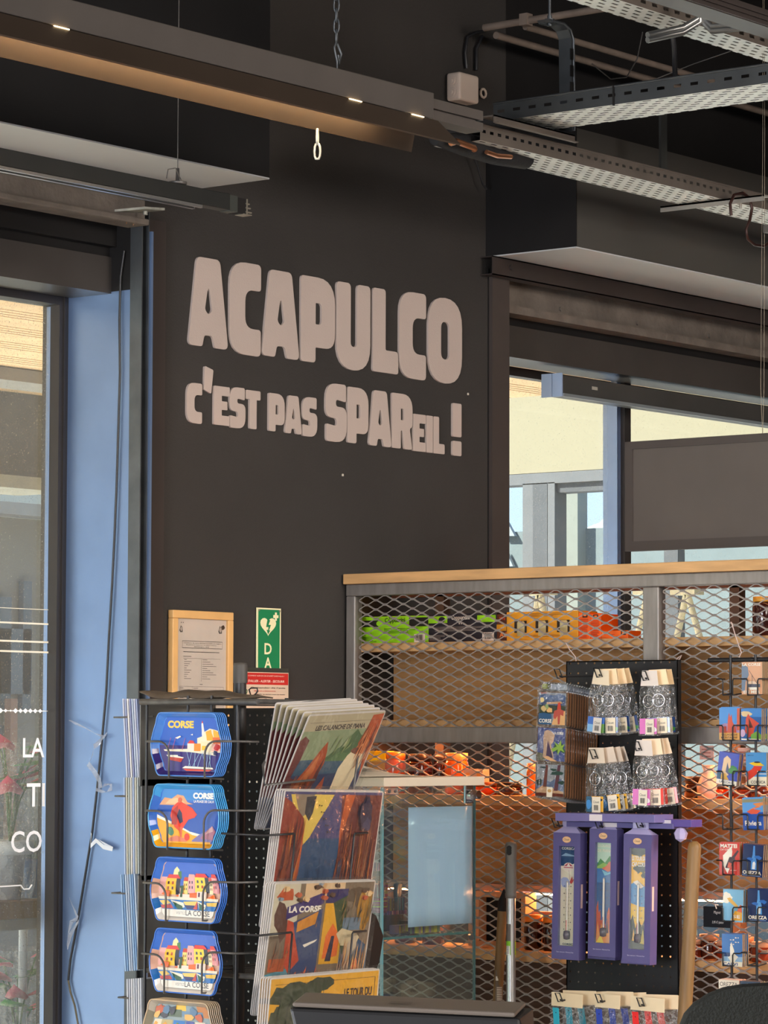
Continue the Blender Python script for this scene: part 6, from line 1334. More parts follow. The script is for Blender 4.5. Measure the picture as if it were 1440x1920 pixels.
port = [('#2f5fc0', R(0, 1, .48, 1)), ('#3a2a74', R(0, 1, 0, .48)), ('#f3c84a', 'text', .08, .80, .12, 'CORSE', .46, 'l', .05),
        ('#efe3c8', [(.06, .40), (.5, .42), (.95, .34), (.95, .30), (.5, .36), (.08, .37)]), ('#e8e0dc', [(.70, .58), (.715, .88), (.735, .95), (.75, .88), (.76, .58)]), ('#d84a30', [(.72, .90), (.735, .95), (.748, .90)]), ('#efe0c0', [(.62, .44), (.62, .62), (.72, .66), (.76, .74), (.86, .80), (.95, .78), (1, .76), (1, .36), (.8, .36)]),
        ('#f2a824', [(.78, .58), (.78, .74), (.88, .78), (.9, .58)]), ('#f2b02c', [(.90, .62), (.92, .78), (1, .74), (1, .6)]), ('#e86a24', R(.88, 1, .52, .64)), ('#d8342c', [(.46, .52), (.50, .58), (.56, .57), (.58, .52)]), ('#f0dccc', R(.46, .57, .38, .52)), ('#e88a1c', R(.57, .68, .38, .52)), ('#f2dcb0', R(.68, .80, .38, .56)), ('#f0c030', R(.70, .77, .40, .48)),
        ('#e8b0a0', R(.86, 1, .38, .52)), ('#c03030', blob(.95, .46, .05, .06, 14, .3)), ('#2a2a5a', [(.90, .4), (.96, .38), (.96, .3), (.9, .32)]), ('#f2ead8', [(.10, .30), (.14, .24), (.36, .20), (.40, .26), (.3, .28)]), ('#c0402c', [(.12, .27), (.16, .20), (.34, .17), (.39, .24)]), ('#f4ecdc', R(.17, .30, .26, .30)),
        ('#f0ead8', [(.36, .06), (.42, .10), (.95, .08), (.98, .05)]), ('#d8442c', [(.38, .05), (.96, .04), (.92, .01), (.44, .01)])]
for a, b in ((.48, .44), (.52, .36), (.56, .58), (.60, .50), (.66, .62), (.80, .70), (.84, .78), (.88, .84), (.92, .80)):
    port.append(('#9fc4e8', [(a, .08), (a+.008, .08), (b+.10, .36), (b+.095, .36)] if a < .7 else [(a, .08), (a+.008, .08), (b+.02, .36), (b+.014, .36)]))
for a in (.22, .38, .14): port.append(('#c0506a', [(a, .40), (a+.008, .40), (a+.05, .62), (a+.045, .62)]))
port += [('#f0e6d8', [(.26, .62), (.34, .66), (.36, .64), (.3, .60)]), ('#f4f0e4', [(.52, .68), (.56, .70), (.56, .67)])]
beach = [('#3f87cc', R(0, 1, .80, 1)), ('#2856b0', R(0, 1, 0, .76)), ('#e0a070', [(0, .70), (.06, .84), (.2, .82), (.3, .90), (.42, .88), (.5, .76), (.6, .73), (.3, .70)]), ('#e8c090', [(.1, .72), (.16, .80), (.28, .84), (.4, .8), (.46, .72)]), ('#f3ecd8', [(0, .52), (.3, .36), (.55, .22), (.9, .14), (.9, .10), (.5, .16), (0, .44)]), ('#f0a81c', [(0, .46), (.3, .32), (.6, .16), (.95, .10), (1, 0), (0, 0)]),
         ('#e23c20', [(.28, .30), (.22, .50), (.24, .66), (.30, .74), (.36, .78), (.44, .74), (.58, .66), (.66, .54), (.62, .48), (.52, .44), (.44, .30), (.38, .20)]), ('#b02c24', [(.24, .34), (.25, .6), (.33, .7), (.36, .5), (.32, .34)]), ('#26264a', [(.36, .64), (.33, .5), (.38, .36), (.43, .40), (.41, .56)]), ('#d86040', [(.35, .30), (.37, .10), (.40, .10), (.42, .30)]), ('#d8603c', blob(.36, .80, .035, .05)), ('#4a8a6a', blob(.20, .22, .06, .08, 12, .1)), ('#d8785a', [(.12, .08), (.3, .14), (.5, .08), (.5, .03), (.12, .03)]), ('#e03c28', blob(.50, .12, .05, .07, 16, 0)),
         ('#7a70a8', [(.60, .06), (.72, .16), (.80, .22), (1, .26), (1, .04), (.6, .04)]), ('#a86a80', [(.76, .10), (.84, .24), (.92, .34), (1, .24), (1, .08)]), ('#c89a9a', [(.84, .18), (.92, .34), (.96, .24)]), ('#f6f2e8', 'text', .61, .83, .10, 'CORSE', .36, 'l', .06), ('#f6f2e8', 'text', .62, .76, .04, 'LA PLAGE DE CALVI', .35, 'l', .02)]
vil = [('#2f62c4', R(0, 1, .55, 1))]
vil += [('#e8a8a0', R(0, .12, .40, .72)), ('#f0e0a0', [(.20, .7), (.20, .86), (.25, .92), (.30, .86), (.30, .7)]), ('#4a7a3c', [(.28, .82), (.34, .84), (.36, .7), (.3, .7)]), ('#3a8a50', R(.42, .46, .5, .74))]
vil += house(.10, .34, .40, .70, '#f0c030', '#d8302c', '#2a2434', 3)+house(.40, .50, .42, .66, '#f2d878', '#c83c2c', '#3a7a4c', 4)+house(.48, .62, .44, .72, '#eaa8a8', '#e0a8a0', '#d898a0', 5)+house(.60, .84, .46, .74, '#f0d040', '#d82c24', '#26283c', 6)+house(.84, .92, .44, .68, '#f2e0b0', '#c84a3c', '#3a7a4c', 7)+house(.90, 1.0, .46, .74, '#e8a0a0', '#d83028', '#c87888', 8)
vil += [('#e8641c', [(.05, .40), (.12, .48), (.2, .46), (.18, .36)]), ('#e8641c', [(.28, .38), (.42, .44), (.44, .34)]), ('#e86420', [(.52, .44), (.66, .46), (.64, .36), (.50, .36)]), ('#f0d8c8', R(.34, .52, .34, .42)), ('#f0d8c8', R(.64, .8, .36, .48)), ('#5a2a4a', R(.66, .69, .38, .46)), ('#e86a24', [(.80, .36), (.92, .44), (.96, .34)]), ('#244a2c', [(.36, .36), (.38, .52), (.34, .56), (.42, .58), (.40, .36)]),
        ('#e8dcc4', R(0, 1, .31, .36)), ('#2b6fb4', R(0, 1, .13, .31)), ('#e8c060', [(0, .28), (.14, .30), (.2, .24), (.05, .20)]), ('#b83a3c', [(0, .20), (.2, .22), (.22, .15), (0, .14)]), ('#f0e4cc', [(.2, .30), (.42, .26), (.44, .18), (.30, .15)]), ('#24543c', [(.22, .28), (.4, .20), (.4, .14), (.30, .14)]), ('#e8c468', [(.42, .28), (.66, .30), (.64, .22), (.45, .22)]), ('#2b2f6a', [(.44, .22), (.64, .22), (.60, .15), (.48, .15)]), ('#f0e8d4', [(.66, .30), (.82, .24), (.82, .16), (.72, .14)]), ('#1f5c4c', [(.68, .28), (.8, .2), (.8, .14), (.72, .14)]), ('#e0b850', [(.82, .28), (1, .30), (1, .22), (.84, .22)]), ('#c04038', [(.60, .15), (.66, .30), (.68, .15)]),
        ('#e9e2d6', R(0, 1, 0, .13)), ('#3a3c4a', 'text', .46, .03, .085, 'LA CORSE', .42, 'l', .01), ('#8a8a90', 'text', .27, .045, .045, 'VISITEZ', .16, 'l', .0)]
coll = [('#8a9aa0', R(0, 1, 0, 1)), ('#e8b840', R(.38, .58, .84, 1)), ('#c07840', R(.8, 1, .8, 1)), ('#5a6a5c', R(0, .5, .78, .92)), ('#6a8aa8', R(.5, .9, .80, .9))]
g = random.Random(31)
for x0, x1, c in ((.02, .16, '#e0d4b8'), (.15, .34, '#b8a878'), (.36, .56, '#2a78c0'), (.58, .72, '#4a58a0'), (.74, .92, '#d8ccb8')):
    coll += [(c, R(x0, x1, .30, .72)), (g.choice(['#c04a30', '#3a4a3a', '#e0c8a0']), blob((x0+x1)/2, .46, .06, .14, 9, .4, int(x0*50))), (g.choice(['#5a7a3a', '#e0a040']), blob((x0+x1)/2-.03, .62, .04, .05, 9, .4, int(x0*70)))]
coll += [(g.choice(['#c05a3c', '#5a7a9a', '#3a3a4a', '#e0b060', '#7a8a60']), blob(g.random(), g.choice([.1, .2, .8, .9]), .07, .08, 7, .4, i)) for i in range(16)]
STEP = .0078
def stack(u_left, v_bot, label, bands, pic, n, grp, X=XA-.055, sc=1., backlabel='', rim=None, tiltx=.06, step=.0062):
    t = tray(label, bands, pic, grp, rim); o = PX(u_left, v_bot, X)
    M0 = Matrix.Translation(o) @ Matrix.Rotation(FR, 4, 'Z') @ Matrix.Rotation(.012, 4, 'Y')
    place(t, M0)
    for i in range(1, n): dup(t, Matrix.Translation((step*i, 0, .0002*i)) @ M0, backlabel)
GR_ = 'nested metal trays on the revolving rack'
stack(282, 1453, 'metal tray with a harbour scene and yellow CORSE lettering, top of the rack', [(.45, '#33276c'), (1, '#4c86d4')], port, 6, GR_, backlabel='blue rimmed tray nested behind the top harbour tray')
stack(277, 1587, 'metal tray with a red caped beach figure, second from the top', [(.28, '#f0ab22'), (.80, '#3a70c8'), (1, '#45a0dc')], beach, 6, GR_, backlabel='tray nested behind the red caped beach tray')
stack(281, 1724, 'metal tray with a village quay and LA CORSE, third from the top', [(.14, '#e9e2d6'), (.30, '#2b6fb4'), (.68, '#d8a890'), (1, '#3a74d0')], vil, 4, GR_, backlabel='tray nested behind the upper village quay tray')
stack(279, 1857, 'metal tray with a village quay and LA CORSE, fourth from the top', [(.14, '#e9e2d6'), (.30, '#2b6fb4'), (.68, '#d8a890'), (1, '#3a74d0')], vil, 2, GR_, backlabel='tray nested behind the lower village quay tray')
stack(266, 1990, 'metal tray with a collage of postcards, lowest and cut by the picture bottom', [(.8, '#8a8470'), (1, '#b8b0a0')], coll, 7, GR_, backlabel='tray nested behind the lowest collage tray', rim='#c8b090')
# tray holders
for va, vb in ((1390, 1458), (1520, 1592), (1655, 1726), (1788, 1862)):
    m = MB(); Xf = XA-.062
    dl = (va-1390)*-.022
    for (u0, u1, s_) in ((275+dl, 317+dl*1.0, 1), (446+dl*.3, 384+dl*.6, -1)):
        a = PX(u0, va, Xf); c_ = PX(u1, va, Xf); z1 = a.z; z0 = PX(u1, vb, Xf).z; d_ = 1 if a.y > c_.y else -1; y1 = c_.y
        pts = [(XA+.006, a.y, z1-.001), (Xf, a.y, z1)]+[(Xf, y1+d_*.030*(1-math.sin(k*PI/10)), z1-.030*(1-math.cos(k*PI/10))) for k in range(6)]+[(Xf, y1, z0), (XA+.0, y1, z0-.004)]
        m = MB(); m.tube(pts, .0024, n=8); m.build('tray_holder', GWIRE, rk)
# ---- sleeved posters edge-on at the left
SL = mat('sleeve_back', (.17, .165, .15), .3, noise=.25, nscale=6, bump=.3, bscale=10, coat=.4)
for i, (u0, v0, v1, ncol, lb) in enumerate(((230, 1310, 1478, ['#c8ccdc', '#9aa4c8', '#e8e4e0', '#8a90b8', '#b8c4d8'], 'top'), (232, 1458, 1655, ['#a8b8d8', '#c8c4b4', '#b0b8b8', '#d8d4cc'], 'second'), (226, 1640, 1822, ['#9ab8d8', '#7a9cc4', '#b8c8dc', '#a8b4c8'], 'third'), (238, 1836, 1990, ['#c8ccd4', '#b8bcc8', '#d8d8dc'], 'bottom'))):
    for k in range(8):
        u = u0+k*4.2; Yk = 5.07-.012*k
        o = PY(u0+(30 if k == 7 else 0), v1, Yk); zt_ = PY(u0, v0, Yk).z
        x0 = PY(u, v1, Yk).x; x1 = 5.71
        lean = .018 if i in (0, 2) else .006
        if k < 7:
            m = MB(); m.hexa([(x0+lean, Yk, o.z), (x1, Yk, o.z), (x1, Yk+.0035, o.z), (x0+lean, Yk+.0035, o.z)], [(x0, Yk, zt_), (x1, Yk, zt_), (x1, Yk+.0035, zt_), (x0, Yk+.0035, zt_)], ncol[k % len(ncol)])
            tag(m.build('sleeved_poster', PAINT), 'poster seen by its pale edge in the %s bundle at the left of the rack' % lb, 'poster', 'edge-on posters in the %s bundle at the left of the rack' % lb)
        else:
            m = MB(); m.box(x0+.002, x1, Yk-.003, Yk, o.z+.004, zt_-.003)
            t = tag(m.build('sleeved_poster', SL, bev=.002), 'grey backed front sleeve of the %s bundle at the left of the rack' % lb, 'poster')
    m = MB(); a = PY(u0-4, v0+35, 5.08); b = PY(u0+55, v0+30, 4.97); m.tube([(5.6, 5.10, a.z), (a.x, 5.10, a.z), (a.x, 5.08, a.z), (b.x, 4.965, a.z+.002)], .0022, n=6); m.build('poster_holder', GWIRE, rk)
# ---- posters on the right
def poster(label, W, Hh, pic, nback, u0, v1, Y, rx, ry, rz, backlabel, paper='#c9c5c0', spread=.007, curl=.0):
    t = thing('sleeved_poster', label, 'poster', (0, 0, 0), 0, 'sleeved posters on the right of the revolving rack')
    m = MB(); m.plate(rrect(0, W, 0, Hh, .008), 0, .0012, paper, '#b9b6ba'); m.build('sheet', PAINT, t, world=False)
    m = MB(); art(m, pic, W-.008, Hh-.008, -.0004, .004, .004, step=.00003); m.build('picture', PAINT, t, world=False)
    m = MB(); NX2, NZ2 = 10, 14; g = random.Random(int(u0)); v = []
    for j in range(NZ2+1):
        for i in range(NX2+1): v.append((-.004+(W+.008)*i/NX2, -.0085-.0016*math.sin(i*1.1+j*.35+g.uniform(-.25, .25)), -.004+(Hh+.014)*j/NZ2))
    m.add(v, [(j*(NX2+1)+i, j*(NX2+1)+i+1, (j+1)*(NX2+1)+i+1, (j+1)*(NX2+1)+i) for j in range(NZ2) for i in range(NX2)], None, True); m.build('sleeve', SLEEVE, t, world=False)
    O = PY(u0, v1, Y)
    def MM(i): return Matrix.Translation(O+Vector((-.003*i, spread*i, .0007*(i % 3)))) @ Matrix.Rotation(rz, 4, 'Z') @ Matrix.Rotation(rx-curl*i, 4, 'X') @ Matrix.Rotation(ry, 4, 'Y')
    place(t, MM(0))
    for i in range(1, nback+1): dup(t, MM(i), backlabel, skip=('sleeve',))
    return t
rock = lambda pts, c: (c, pts)
g = random.Random(77)
def streaks(x0, x1, z0, z1, n, cols, seed, lean=.05, wmin=.01, wmax=.04):
    g = random.Random(seed); out = []
    for i in range(n):
        x = g.uniform(x0, x1); za = g.uniform(z0, (z0+z1)/2); zb2 = g.uniform((z0+z1)/2, z1); w_ = g.uniform(wmin, wmax)
        out.append((g.choice(cols), [(x, za), (x+w_*.7, za+.02), (x+lean+w_*.4, zb2), (x+lean, (za+zb2)/2)]))
    return out
RK = ['#7a3a2c', '#b8582c', '#5a2a2c', '#c87838', '#8a4830', '#4a2428']
p1 = [('#b3a98c', R(0, 1, 0, 1)), ('#8a9a78', R(0, 1, .58, .86)), ('#3a5a72', R(0, 1, 0, .60)), ('#2c3c60', R(0, 1, 0, .46)), ('#4c6a48', [(.38, .58), (.5, .66), (.6, .72), (.72, .86), (.8, .8), (1, .78), (1, .56)]), ('#5a7a50', [(.45, .58), (.6, .66), (.7, .64), (1, .7), (1, .56)]),
      ('#6a3434', [(0, .25), (.0, .78), (.05, .82), (.12, .78), (.10, .6), (.06, .45), (.14, .42), (.16, .25)]), ('#a84c28', [(.08, .22), (.14, .40), (.24, .54), (.32, .68), (.38, .76), (.42, .66), (.44, .56), (.40, .40), (.38, .28), (.30, .22)]), ('#c8703c', [(.14, .34), (.26, .52), (.34, .66), (.34, .5), (.26, .36)]), ('#5a2828', [(.34, .30), (.38, .5), (.42, .62), (.42, .40)]), ('#a84c2c', [(.42, .22), (.46, .34), (.52, .44), (.54, .36), (.56, .22)]),
      ('#b0502c', [(.86, .98), (1, .99), (1, .4), (.94, .6), (.80, .72), (.84, .86)]), ('#e8d8b4', [(.66, .30), (.66, .50), (.72, .62), (.84, .72), (.96, .66), (.92, .3), (.8, .2)]), ('#c07040', [(.78, .66), (.86, .78), (.96, .74), (.92, .62)]), ('#7a4a3a', blob(.80, .66, .05, .03, 10, .3)), ('#3a3038', R(.04, .96, .935, .937)), ('#2c2830', 'text', .14, .865, .045, 'LES CALANCHE DE PIANA', .66, 'l', .02)]+streaks(.06, .34, .22, .5, 26, RK+['#d88a50'], 1, .03, .004, .018)+streaks(.80, .98, .48, .95, 26, ['#d8804c', '#8a3a28', '#e8a070', '#f0c8a0', '#6a3028'], 2, .04, .005, .02)+streaks(.40, .66, .60, .84, 8, ['#a8b48c', '#7c9060', '#66805a'], 6, .05, .004, .012)+[('#46607e', [(.16+.07*k, .10+.045*(k % 5)), (.30+.07*k, .12+.045*(k % 5)), (.29+.07*k, .13+.045*(k % 5))]) for k in range(7)]
p2 = [('#4a4a74', R(0, 1, 0, 1)), ('#2e4c70', R(.2, .8, .15, .65)), ('#d8bc58', [(.06, .98), (.5, .98), (.44, .88), (.36, .76), (.30, .66), (.24, .60), (.2, .72), (.10, .88)]), ('#8a7a68', [(.1, .98), (.3, .98), (.28, .86), (.18, .8)]), ('#3a3a40', [(.22, .96), (.32, .97), (.30, .84), (.27, .78), (.22, .84)]), ('#8a3a2c', [(0, 0), (0, .96), (.08, .92), (.22, .8), (.24, .6), (.18, .42), (.14, .3), (.12, .1)]),
      ('#6a3230', [(.58, .98), (.62, .6), (.60, .44), (.66, .5), (.70, .3), (.78, .12), (.84, .04), (1, .04), (1, .98)]), ('#b8582c', [(.62, .98), (.60, .72), (.62, .45), (.64, .72), (.72, .98)]), ('#5a7a3c', [(.1, 0), (.25, .06), (.45, .16), (.6, .14), (.8, .06), (.8, 0)]), ('#a8442c', [(.14, .08), (.16, .26), (.26, .24), (.36, .20), (.50, .18), (.36, .10), (.22, .05)]), ('#6a8a7c', [(.48, .12), (.6, .2), (.72, .14), (.72, .1)])]
p2 += streaks(0, .17, .05, .85, 46, RK, 3, .06, .004, .022)+streaks(.58, .95, .1, .95, 85, RK+['#2c1e2c', '#a86a48', '#3a2030'], 4, .02, .004, .024)+streaks(.3, .56, .2, .62, 20, ['#3a5a80', '#2a4468', '#46688a'], 14, .01, .004, .012)+streaks(.16, .4, .08, .22, 16, ['#c86440', '#8a3428', '#b85030'], 15, .01, .004, .014)+streaks(.2, .7, .02, .14, 18, ['#6a8a48', '#46683a', '#7a9a80'], 16, .05, .006, .02)+streaks(.02, .2, .0, .35, 8, ['#e08a34', '#c8601c'], 5, .06)
p2 += [('#2f2a44', blob(.84, .84, .06, .12, 12, .3, 3)), ('#44405c', blob(.86, .76, .04, .05, 10, .3, 3))]+[('#4a4024', blob(.36+.03*k, .9-.05*k, .008, .006, 6, .3, k)) for k in range(5)]
p3 = [('#7a6a58', R(0, 1, 0, 1)), ('#c8c0a8', R(0, .25, .60, 1)), ('#d8b890', R(.3, .7, .88, 1)), ('#b8542c', blob(.12, .92, .08, .06, 9, .3, 3)), ('#5a3a30', blob(.10, .72, .07, .14, 9, .35, 4)), ('#3a2c68', [(.14, .72), (.50, .84), (.50, .93), (.14, .82)]), ('#f0eadc', 'text', .16, .775, .05, 'LA CORSE', .32, 'l', .04, ), ('#34466e', [(.20, .20), (.22, .70), (.50, .80), (.50, .20)]), ('#d08a34', [(.26, .70), (.46, .78), (.44, .68), (.26, .62)]), ('#b84428', [(.16, .72), (.22, .70), (.24, .62), (.32, .40), (.22, .30), (.16, .40)]),
      ('#ece4d4', [(.34, .52), (.36, .50), (.46, .54), (.48, .56)]), ('#302a5c', R(.52, .74, .84, .95)), ('#d8a028', R(.52, .72, .36, .84)), ('#3a4a2c', [(.60, .84), (.74, .90), (.76, .40), (.68, .6)]), ('#d86828', [(.55, .40), (.56, .58), (.62, .68), (.7, .58), (.70, .42)]), ('#2a2a40', [(.58, .38), (.62, .58), (.65, .58), (.64, .38)]), ('#4a8a9c', [(0, 0), (0, .30), (.2, .34), (.28, .2), (.24, 0)]), ('#b85a30', R(.02, .18, .32, .42)), ('#3a3034', blob(.25, .06, .03, .04, 8, .3, 9)), ('#a8623c', blob(.2, .12, .1, .06, 9, .4, 12)), ('#5a4a3a', blob(.84, .9, .12, .08, 12, .4, 13)), ('#a87828', blob(.92, .78, .08, .16, 10, .3, 14)), ('#6a7a8a', R(.72, .9, .62, .72)), ('#c8b894', blob(.78, .56, .1, .08, 9, .3, 15)),
      ('#b8a890', [(.74, .12), (.78, .5), (.88, .6), (.9, .3), (.84, .1)]), ('#9a5a34', R(.66, .80, .0, .14)), ('#2a4a6a', [(.84, .3), (.9, .55), (.98, .5), (.9, .1)]), ('#2c3a58', R(.54, .7, .22, .30)), ('#4a4a80', [(.30, 0), (.30, .16), (.52, .18), (.55, 0)]), ('#d8843c', [(.34, .02), (.38, .14), (.48, .14), (.54, .02)]), ('#d8b080', blob(.42, .17, .08, .05, 10, .3, 5)), ('#e0704c', blob(.9, .3, .03, .1, 8, .3, 2)), ('#e8e0d0', 'text', .66, .04, .055, 'CORSE', .14, 'l', .0)]+streaks(.22, .5, .18, .36, 20, ['#c8542c', '#a83c28', '#e07038'], 8, .04, .004, .016)+streaks(.02, .2, .3, .6, 16, ['#8a4a30', '#b86a3a', '#4a3a34'], 18, .02, .004, .016)+streaks(.26, .46, .64, .76, 12, ['#b87028', '#e0a048'], 19, .01, .004, .012)+streaks(.66, .98, .6, .95, 26, ['#3a342c', '#6a5a40', '#a8803c', '#4a5a3c'], 20, .02, .004, .016)+streaks(.70, .98, .1, .6, 34, ['#c8a080', '#8a5a3c', '#5a6a7a', '#d8a060'], 9, .03, .005, .02)+[(random.Random(k).choice(['#c8a070', '#5a4030', '#8a9aa8', '#b85a38', '#e0c090', '#3a4a5a']), blob(random.Random(k+50).uniform(.02, .98), random.Random(k+90).uniform(.86, .99), .025, .02, 6, .4, k)) for k in range(16)]
p4 = [('#d8a030', R(0, 1, 0, 1)), ('#4a8a9c', [(0, 0), (0, .55), (.1, .6), (.2, .5), (.3, 0)]), ('#3a4230', blob(.26, .90, .24, .08, 20, .3, 3)), ('#444a38', blob(.12, .78, .14, .10, 16, .35, 4)), ('#3a4230', blob(.45, .95, .12, .04, 14, .3, 5)), ('#3a3028', [(.24, .5), (.28, .72), (.42, .84), (.44, .82), (.30, .68), (.28, .5)]), ('#3a3028', [(.3, .74), (.2, .82), (.21, .84), (.34, .77)]), ('#2c2830', R(.04, .97, .968, .970)), ('#2c2830', R(.966, .97, .4, .968))]+streaks(.05, .5, .72, .96, 40, ['#343c2c', '#4c5440', '#2c3026'], 22, .03, .006, .03)+[('#2c2830', 'text', .68, .875, .045, 'LE TOUR DU', .26, 'l', .02)]
YPS = 4.58
poster('sleeved poster of red rock spikes and sea titled LES CALANCHE, uppermost at the right', .27, .285, p1, 6, 494, 1556, YPS+.06, .50, -.05, .03, 'sleeved poster fanned behind the uppermost rock spikes poster', spread=.002, curl=.042)
poster('sleeved poster of brown cliffs around blue water, second bundle at the right', .345, .30, p2, 4, 499, 1740, YPS-.0, .15, .02, .0, 'sleeved poster fanned behind the brown cliffs poster', spread=.0026, curl=.004)
poster('sleeved collage poster with LA CORSE on a purple banner, third bundle at the right', .345, .285, p3, 4, 483, 1905, YPS-.045, .15, .015, .0, 'sleeved poster fanned behind the collage poster', spread=.0026, curl=.004)
poster('sleeved yellow poster with a dark tree and LE TOUR DU, lowest bundle at the right', .37, .42, p4, 4, 476, 2210, YPS-.085, .10, .0, .0, 'sleeved poster fanned behind the yellow tree poster', spread=.0026, curl=.004)
# wire holders in front of the posters
def hold(uL, uR, vt, vb, Y, uo):
    m = MB(); a = PY(uL, vt, Y); b = PY(uR, vt, Y); za_ = PY(uL, vb, Y).z; o_ = PY(uo, vt, Y+.03)
    m.tube([(o_.x, Y+.12, a.z), (o_.x, Y+.0, a.z-.002), (a.x-.003, Y, a.z), (a.x, Y, a.z-.003), (a.x-.012, Y+.0, za_)], .0024, n=8); m.build('poster_holder', WIRE, rk); m = MB()
    m.tube([(b.x+.06, Y+.01, b.z), (b.x+.003, Y, b.z), (b.x, Y, b.z-.003), (b.x-.014, Y, za_)], .0024, n=8)
    return m.build('poster_holder', WIRE, rk)
hold(553, 664, 1563, 1655, YPS-.05, 476); hold(548, 661, 1748, 1835, YPS-.10, 466)
m = MB(); Y_ = YPS-.02; m.tube([PY(526, 1382, Y_+.12), PY(493, 1434, Y_+.05), PY(496, 1472, Y_), PY(590, 1462, Y_)], .0028, n=8); m.build('poster_holder', GWIRE, rk); m = MB(); a = PY(674, 1392, Y_); m.tube([(a.x+.05, Y_+.01, a.z+.002), (a.x, Y_, a.z), (a.x-.02, Y_, PY(664, 1478, Y_).z)], .0026, n=8); m.build('poster_holder', GWIRE, rk)
# black carrier bag / dark backing behind the lower posters
m = MB(); Yb = YPS+.02; m.plate([(PY(u, v, Yb).x, PY(u, v, Yb).z) for u, v in ((660, 1690), (705, 1716), (719, 1755), (712, 1800), (692, 1860), (660, 1880))], Yb, Yb+.03, '#0c0b0c'); tag(m.build('black_folder', PAINT), 'black curved folder edge sticking out right of the collage poster', 'folder')

# ================================================================== cable and shreds of tape on the left jamb
XJc = XJ-.008
cord([PX(u, v, XJc) for u, v in ((233, 470), (226, 520), (224, 600), (225, 700), (222, 800), (219, 900), (215, 1000), (210, 1100), (204, 1200), (199, 1300), (190, 1400), (182, 1480), (173, 1560), (160, 1640), (145, 1730), (132, 1800), (128, 1838))], .0032, 'cable', WIRE, 'long black cable running down the bluish jamb beside the left window', 'cable')
cord([PX(u, v, XJc) for u, v in ((128, 1838), (132, 1860), (140, 1885), (148, 1930))], .0026, 'cable', mat('olive_wire', (.12, .10, .06), .6), 'short olive wire end at the foot of the jamb', 'cable')
TAPE = clear('torn_tape', '#f4f6fa', .14, .2, haze=.28, hazecol='#dfe6f2', bump=.8)
def shred(pts, wv, label, mt=TAPE, seed=1):
    g = random.Random(seed); m = MB(); v = []
    for i, (u, vv) in enumerate(pts):
        p = PX(u, vv, XJc-.006-.004*(i % 2)); a = g.uniform(0, PI); d = Vector((.3*math.sin(a*2), math.cos(a), math.sin(a)))*wv*(1 if 0 < i < len(pts)-1 else .5)
        v += [p-d, p+d]
    m.add(v, [(2*i, 2*i+2, 2*i+3, 2*i+1) for i in range(len(pts)-1)]); return tag(m.build('tape_shred', mt, solid=.0006), label, 'tape')
shred([(130, 1350), (145, 1358), (165, 1368), (180, 1376), (196, 1382), (200, 1376), (188, 1388), (176, 1400), (190, 1392)], .007, 'wispy shred of clear tape near the top of the jamb cable', seed=2)
shred([(176, 1400), (172, 1420), (165, 1432), (176, 1446), (186, 1462), (188, 1478), (200, 1470), (210, 1476), (196, 1486), (180, 1480)], .009, 'crumpled clear tape shred below the uppermost one on the jamb cable', seed=5)
shred([(171, 1562), (170, 1586), (180, 1576), (194, 1588), (211, 1592), (184, 1574)], .006, 'white paper tape tag stuck across the jamb cable', mat('white_tape', (.75, .80, .86), .6), seed=3)
shred([(130, 1684), (140, 1706), (146, 1722), (134, 1728), (128, 1750), (126, 1776), (132, 1752), (148, 1726)], .007, 'lowest pale shred of tape hanging at the jamb cable', seed=7)
# small fixings on the dark wall
for i, (u, v, lb) in enumerate(((641, 893, 'tiny pale wall plug below the words PAS SPAREIL'), (876, 741, 'tiny pale screw head right of the big lettering'))):
    q = PY(u, v, YW-.001); m = MB(); m.lathe([(.001, 0), (.003, 0), (.003, .006), (.001, .007)], (q.x, q.y-.003, q.z), '#c8bfb0', 8); tag(m.build('wall_plug', PAINT), lb, 'wall plug')
# ================================================================== foreground: till screen and chair back
D0 = 4.0
a, b = PD(548, 1879, D0), PD(966, 1899, D0); c_, d = PD(572, 1860, D0+.12), PD(986, 1879, D0+.12)
ex = (b-a).normalized(); W_m = (b-a).length; zt_ = (a.z+b.z)/2
t = thing('till_screen', 'dark grey till screen with a taupe top edge rising at the bottom centre', 'screen', a-Vector((0, 0, .35)), 0)
nn = Vector((0, 0, 1)).cross(ex).normalized()     # away from camera
if nn.dot(fh) < 0: nn = -nn
dn = Vector((0, 0, -1))
m = MB(); top = [a, b, d, c_]
m.hexa([p+dn*.006 for p in top], top); top_ = m.build('top_cover', mat('taupe_plastic', (.15, .125, .105), .5, noise=.04), t, bev=.003)
m = MB(); f0 = a+dn*.007+nn*.002-ex*.004; f1 = b+dn*.007+nn*.002+ex*.006
lo = [f0+dn*.20+ex*.05-nn*.02, f1+dn*.20+ex*.03-nn*.02, f1+dn*.20+nn*.10, f0+dn*.20+nn*.10+ex*.05]; hi = [f0, f1, d+dn*.007+ex*.01, c_+dn*.007]
m.hexa(lo, hi); m.build('shell', mat('screen_grey', (.014, .014, .015), .45, noise=.05), t, bev=.004)
m = MB(); q0, q1 = a+(b-a)*.42, a+(b-a)*.52; up = Vector((0, 0, .0006)); bk_ = (c_-a)
m.add([q0+bk_*.25+up, q1+bk_*.25+up, q1+bk_*.5+up, q0+bk_*.5+up], [(0, 1, 2, 3)]); m.build('top_catch', mat('taupe_plastic_dark', (.11, .09, .08), .5), top_)
m = MB(); s0 = a+ex*W_m*.5+nn*.05; m.tube([s0+dn*.2, s0+dn*.5], .03, n=16); m.build('stand', BLACK, t)
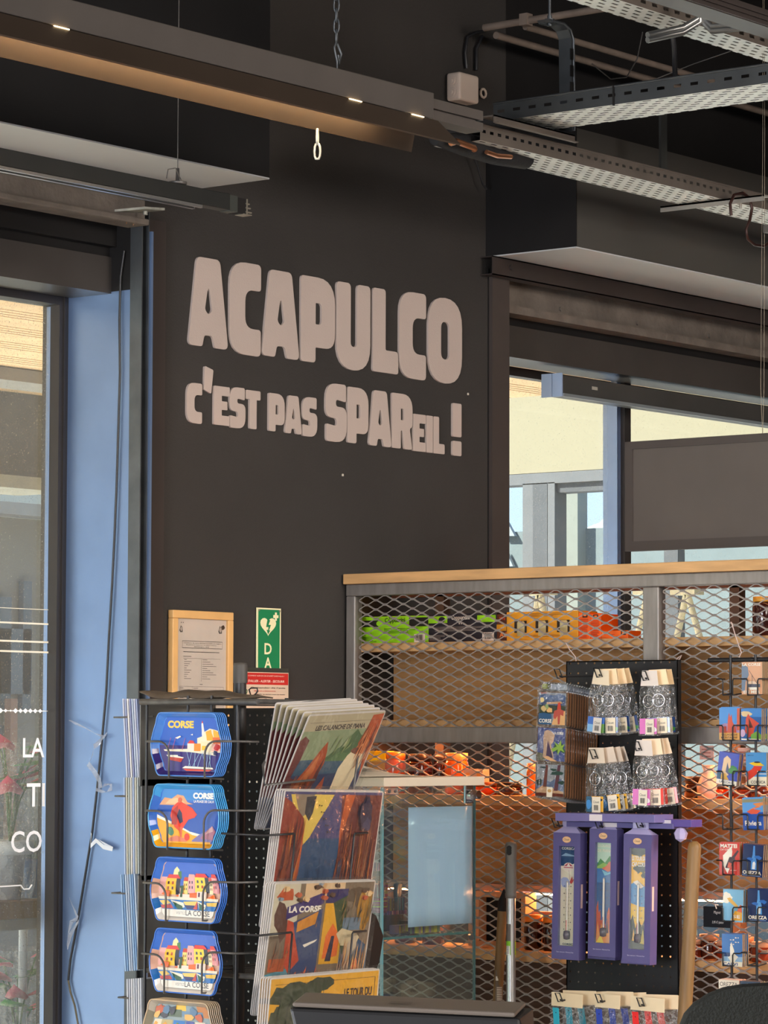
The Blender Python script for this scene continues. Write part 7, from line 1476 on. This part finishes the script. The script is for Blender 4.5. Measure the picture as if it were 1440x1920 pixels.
m = MB(); s1_ = s0+dn*.5; m.lathe([(.001, -.02), (.11, -.02), (.11, 0), (.001, .01)], s1_); m.build('stand_foot', BLACK, t)
Dc = 3.2
t = thing('desk_chair', 'rounded dark mesh chair back at the bottom right corner', 'chair', PD(1440, 1920, Dc)-Vector((0, 0, .9)))
outl = [(1268, 1960), (1272, 1925), (1282, 1900), (1300, 1880), (1325, 1863), (1355, 1851), (1390, 1845), (1440, 1842), (1500, 1844), (1550, 1855), (1590, 1880), (1610, 1920), (1615, 1960)]
m = MB('#23261f'); layers = []
for s_, dz in ((1, -.0), (.985, -.022), (.95, -.034)):
    layers.append([PD(1440+(u-1440)*s_, 1960+(v-1960)*s_, Dc+dz) for u, v in outl])
bk2 = [PD(1440+(u-1440)*.985, 1960+(v-1960)*.985, Dc+.03) for u, v in outl]
seq = [bk2, layers[0], layers[1], layers[2]]; n = len(outl); v = []
for L_ in seq: v += [tuple(p) for p in L_]
fs = [(k*n+i, k*n+i+1, (k+1)*n+i+1, (k+1)*n+i) for k in range(3) for i in range(n-1)]
m.add(v, fs, None, True)
low = [tuple(Vector(p)-Vector((0, 0, .35))) for p in (seq[3][0], seq[3][-1])]
m.add([tuple(p) for p in seq[3]]+[low[1], low[0]], [list(range(n+2))], None, False)
m.add([tuple(p) for p in seq[0]]+[low[1], low[0]], [list(range(n+2))], None, False)
m.build('backrest', mat('chair_mesh', (.010, .011, .008), .8, noise=.2, nscale=300, bump=.4, bscale=400), t)
m = MB(); q = PD(1440, 1960, Dc+.06); m.tube([q-Vector((0, 0, .1)), q-Vector((0, 0, .75))], .025, n=14); m.build('column', BLACK, t)
m = MB(); q2 = q-Vector((0, 0, .55))-fh*.2; m.lathe([(.001, -.04), (.2, -.04), (.23, 0), (.22, .03), (.001, .04)], q2, n=24); m.build('seat', MAT['chair_mesh'], t)
m = MB()
for k in range(5):
    an = 2*PI*k/5; o_ = Vector((q.x, q.y, q.z-.75)); m.tube([o_, o_+Vector((math.cos(an)*.28, math.sin(an)*.28, -.08))], .016, n=8)
m.build('base', BLACK, t)
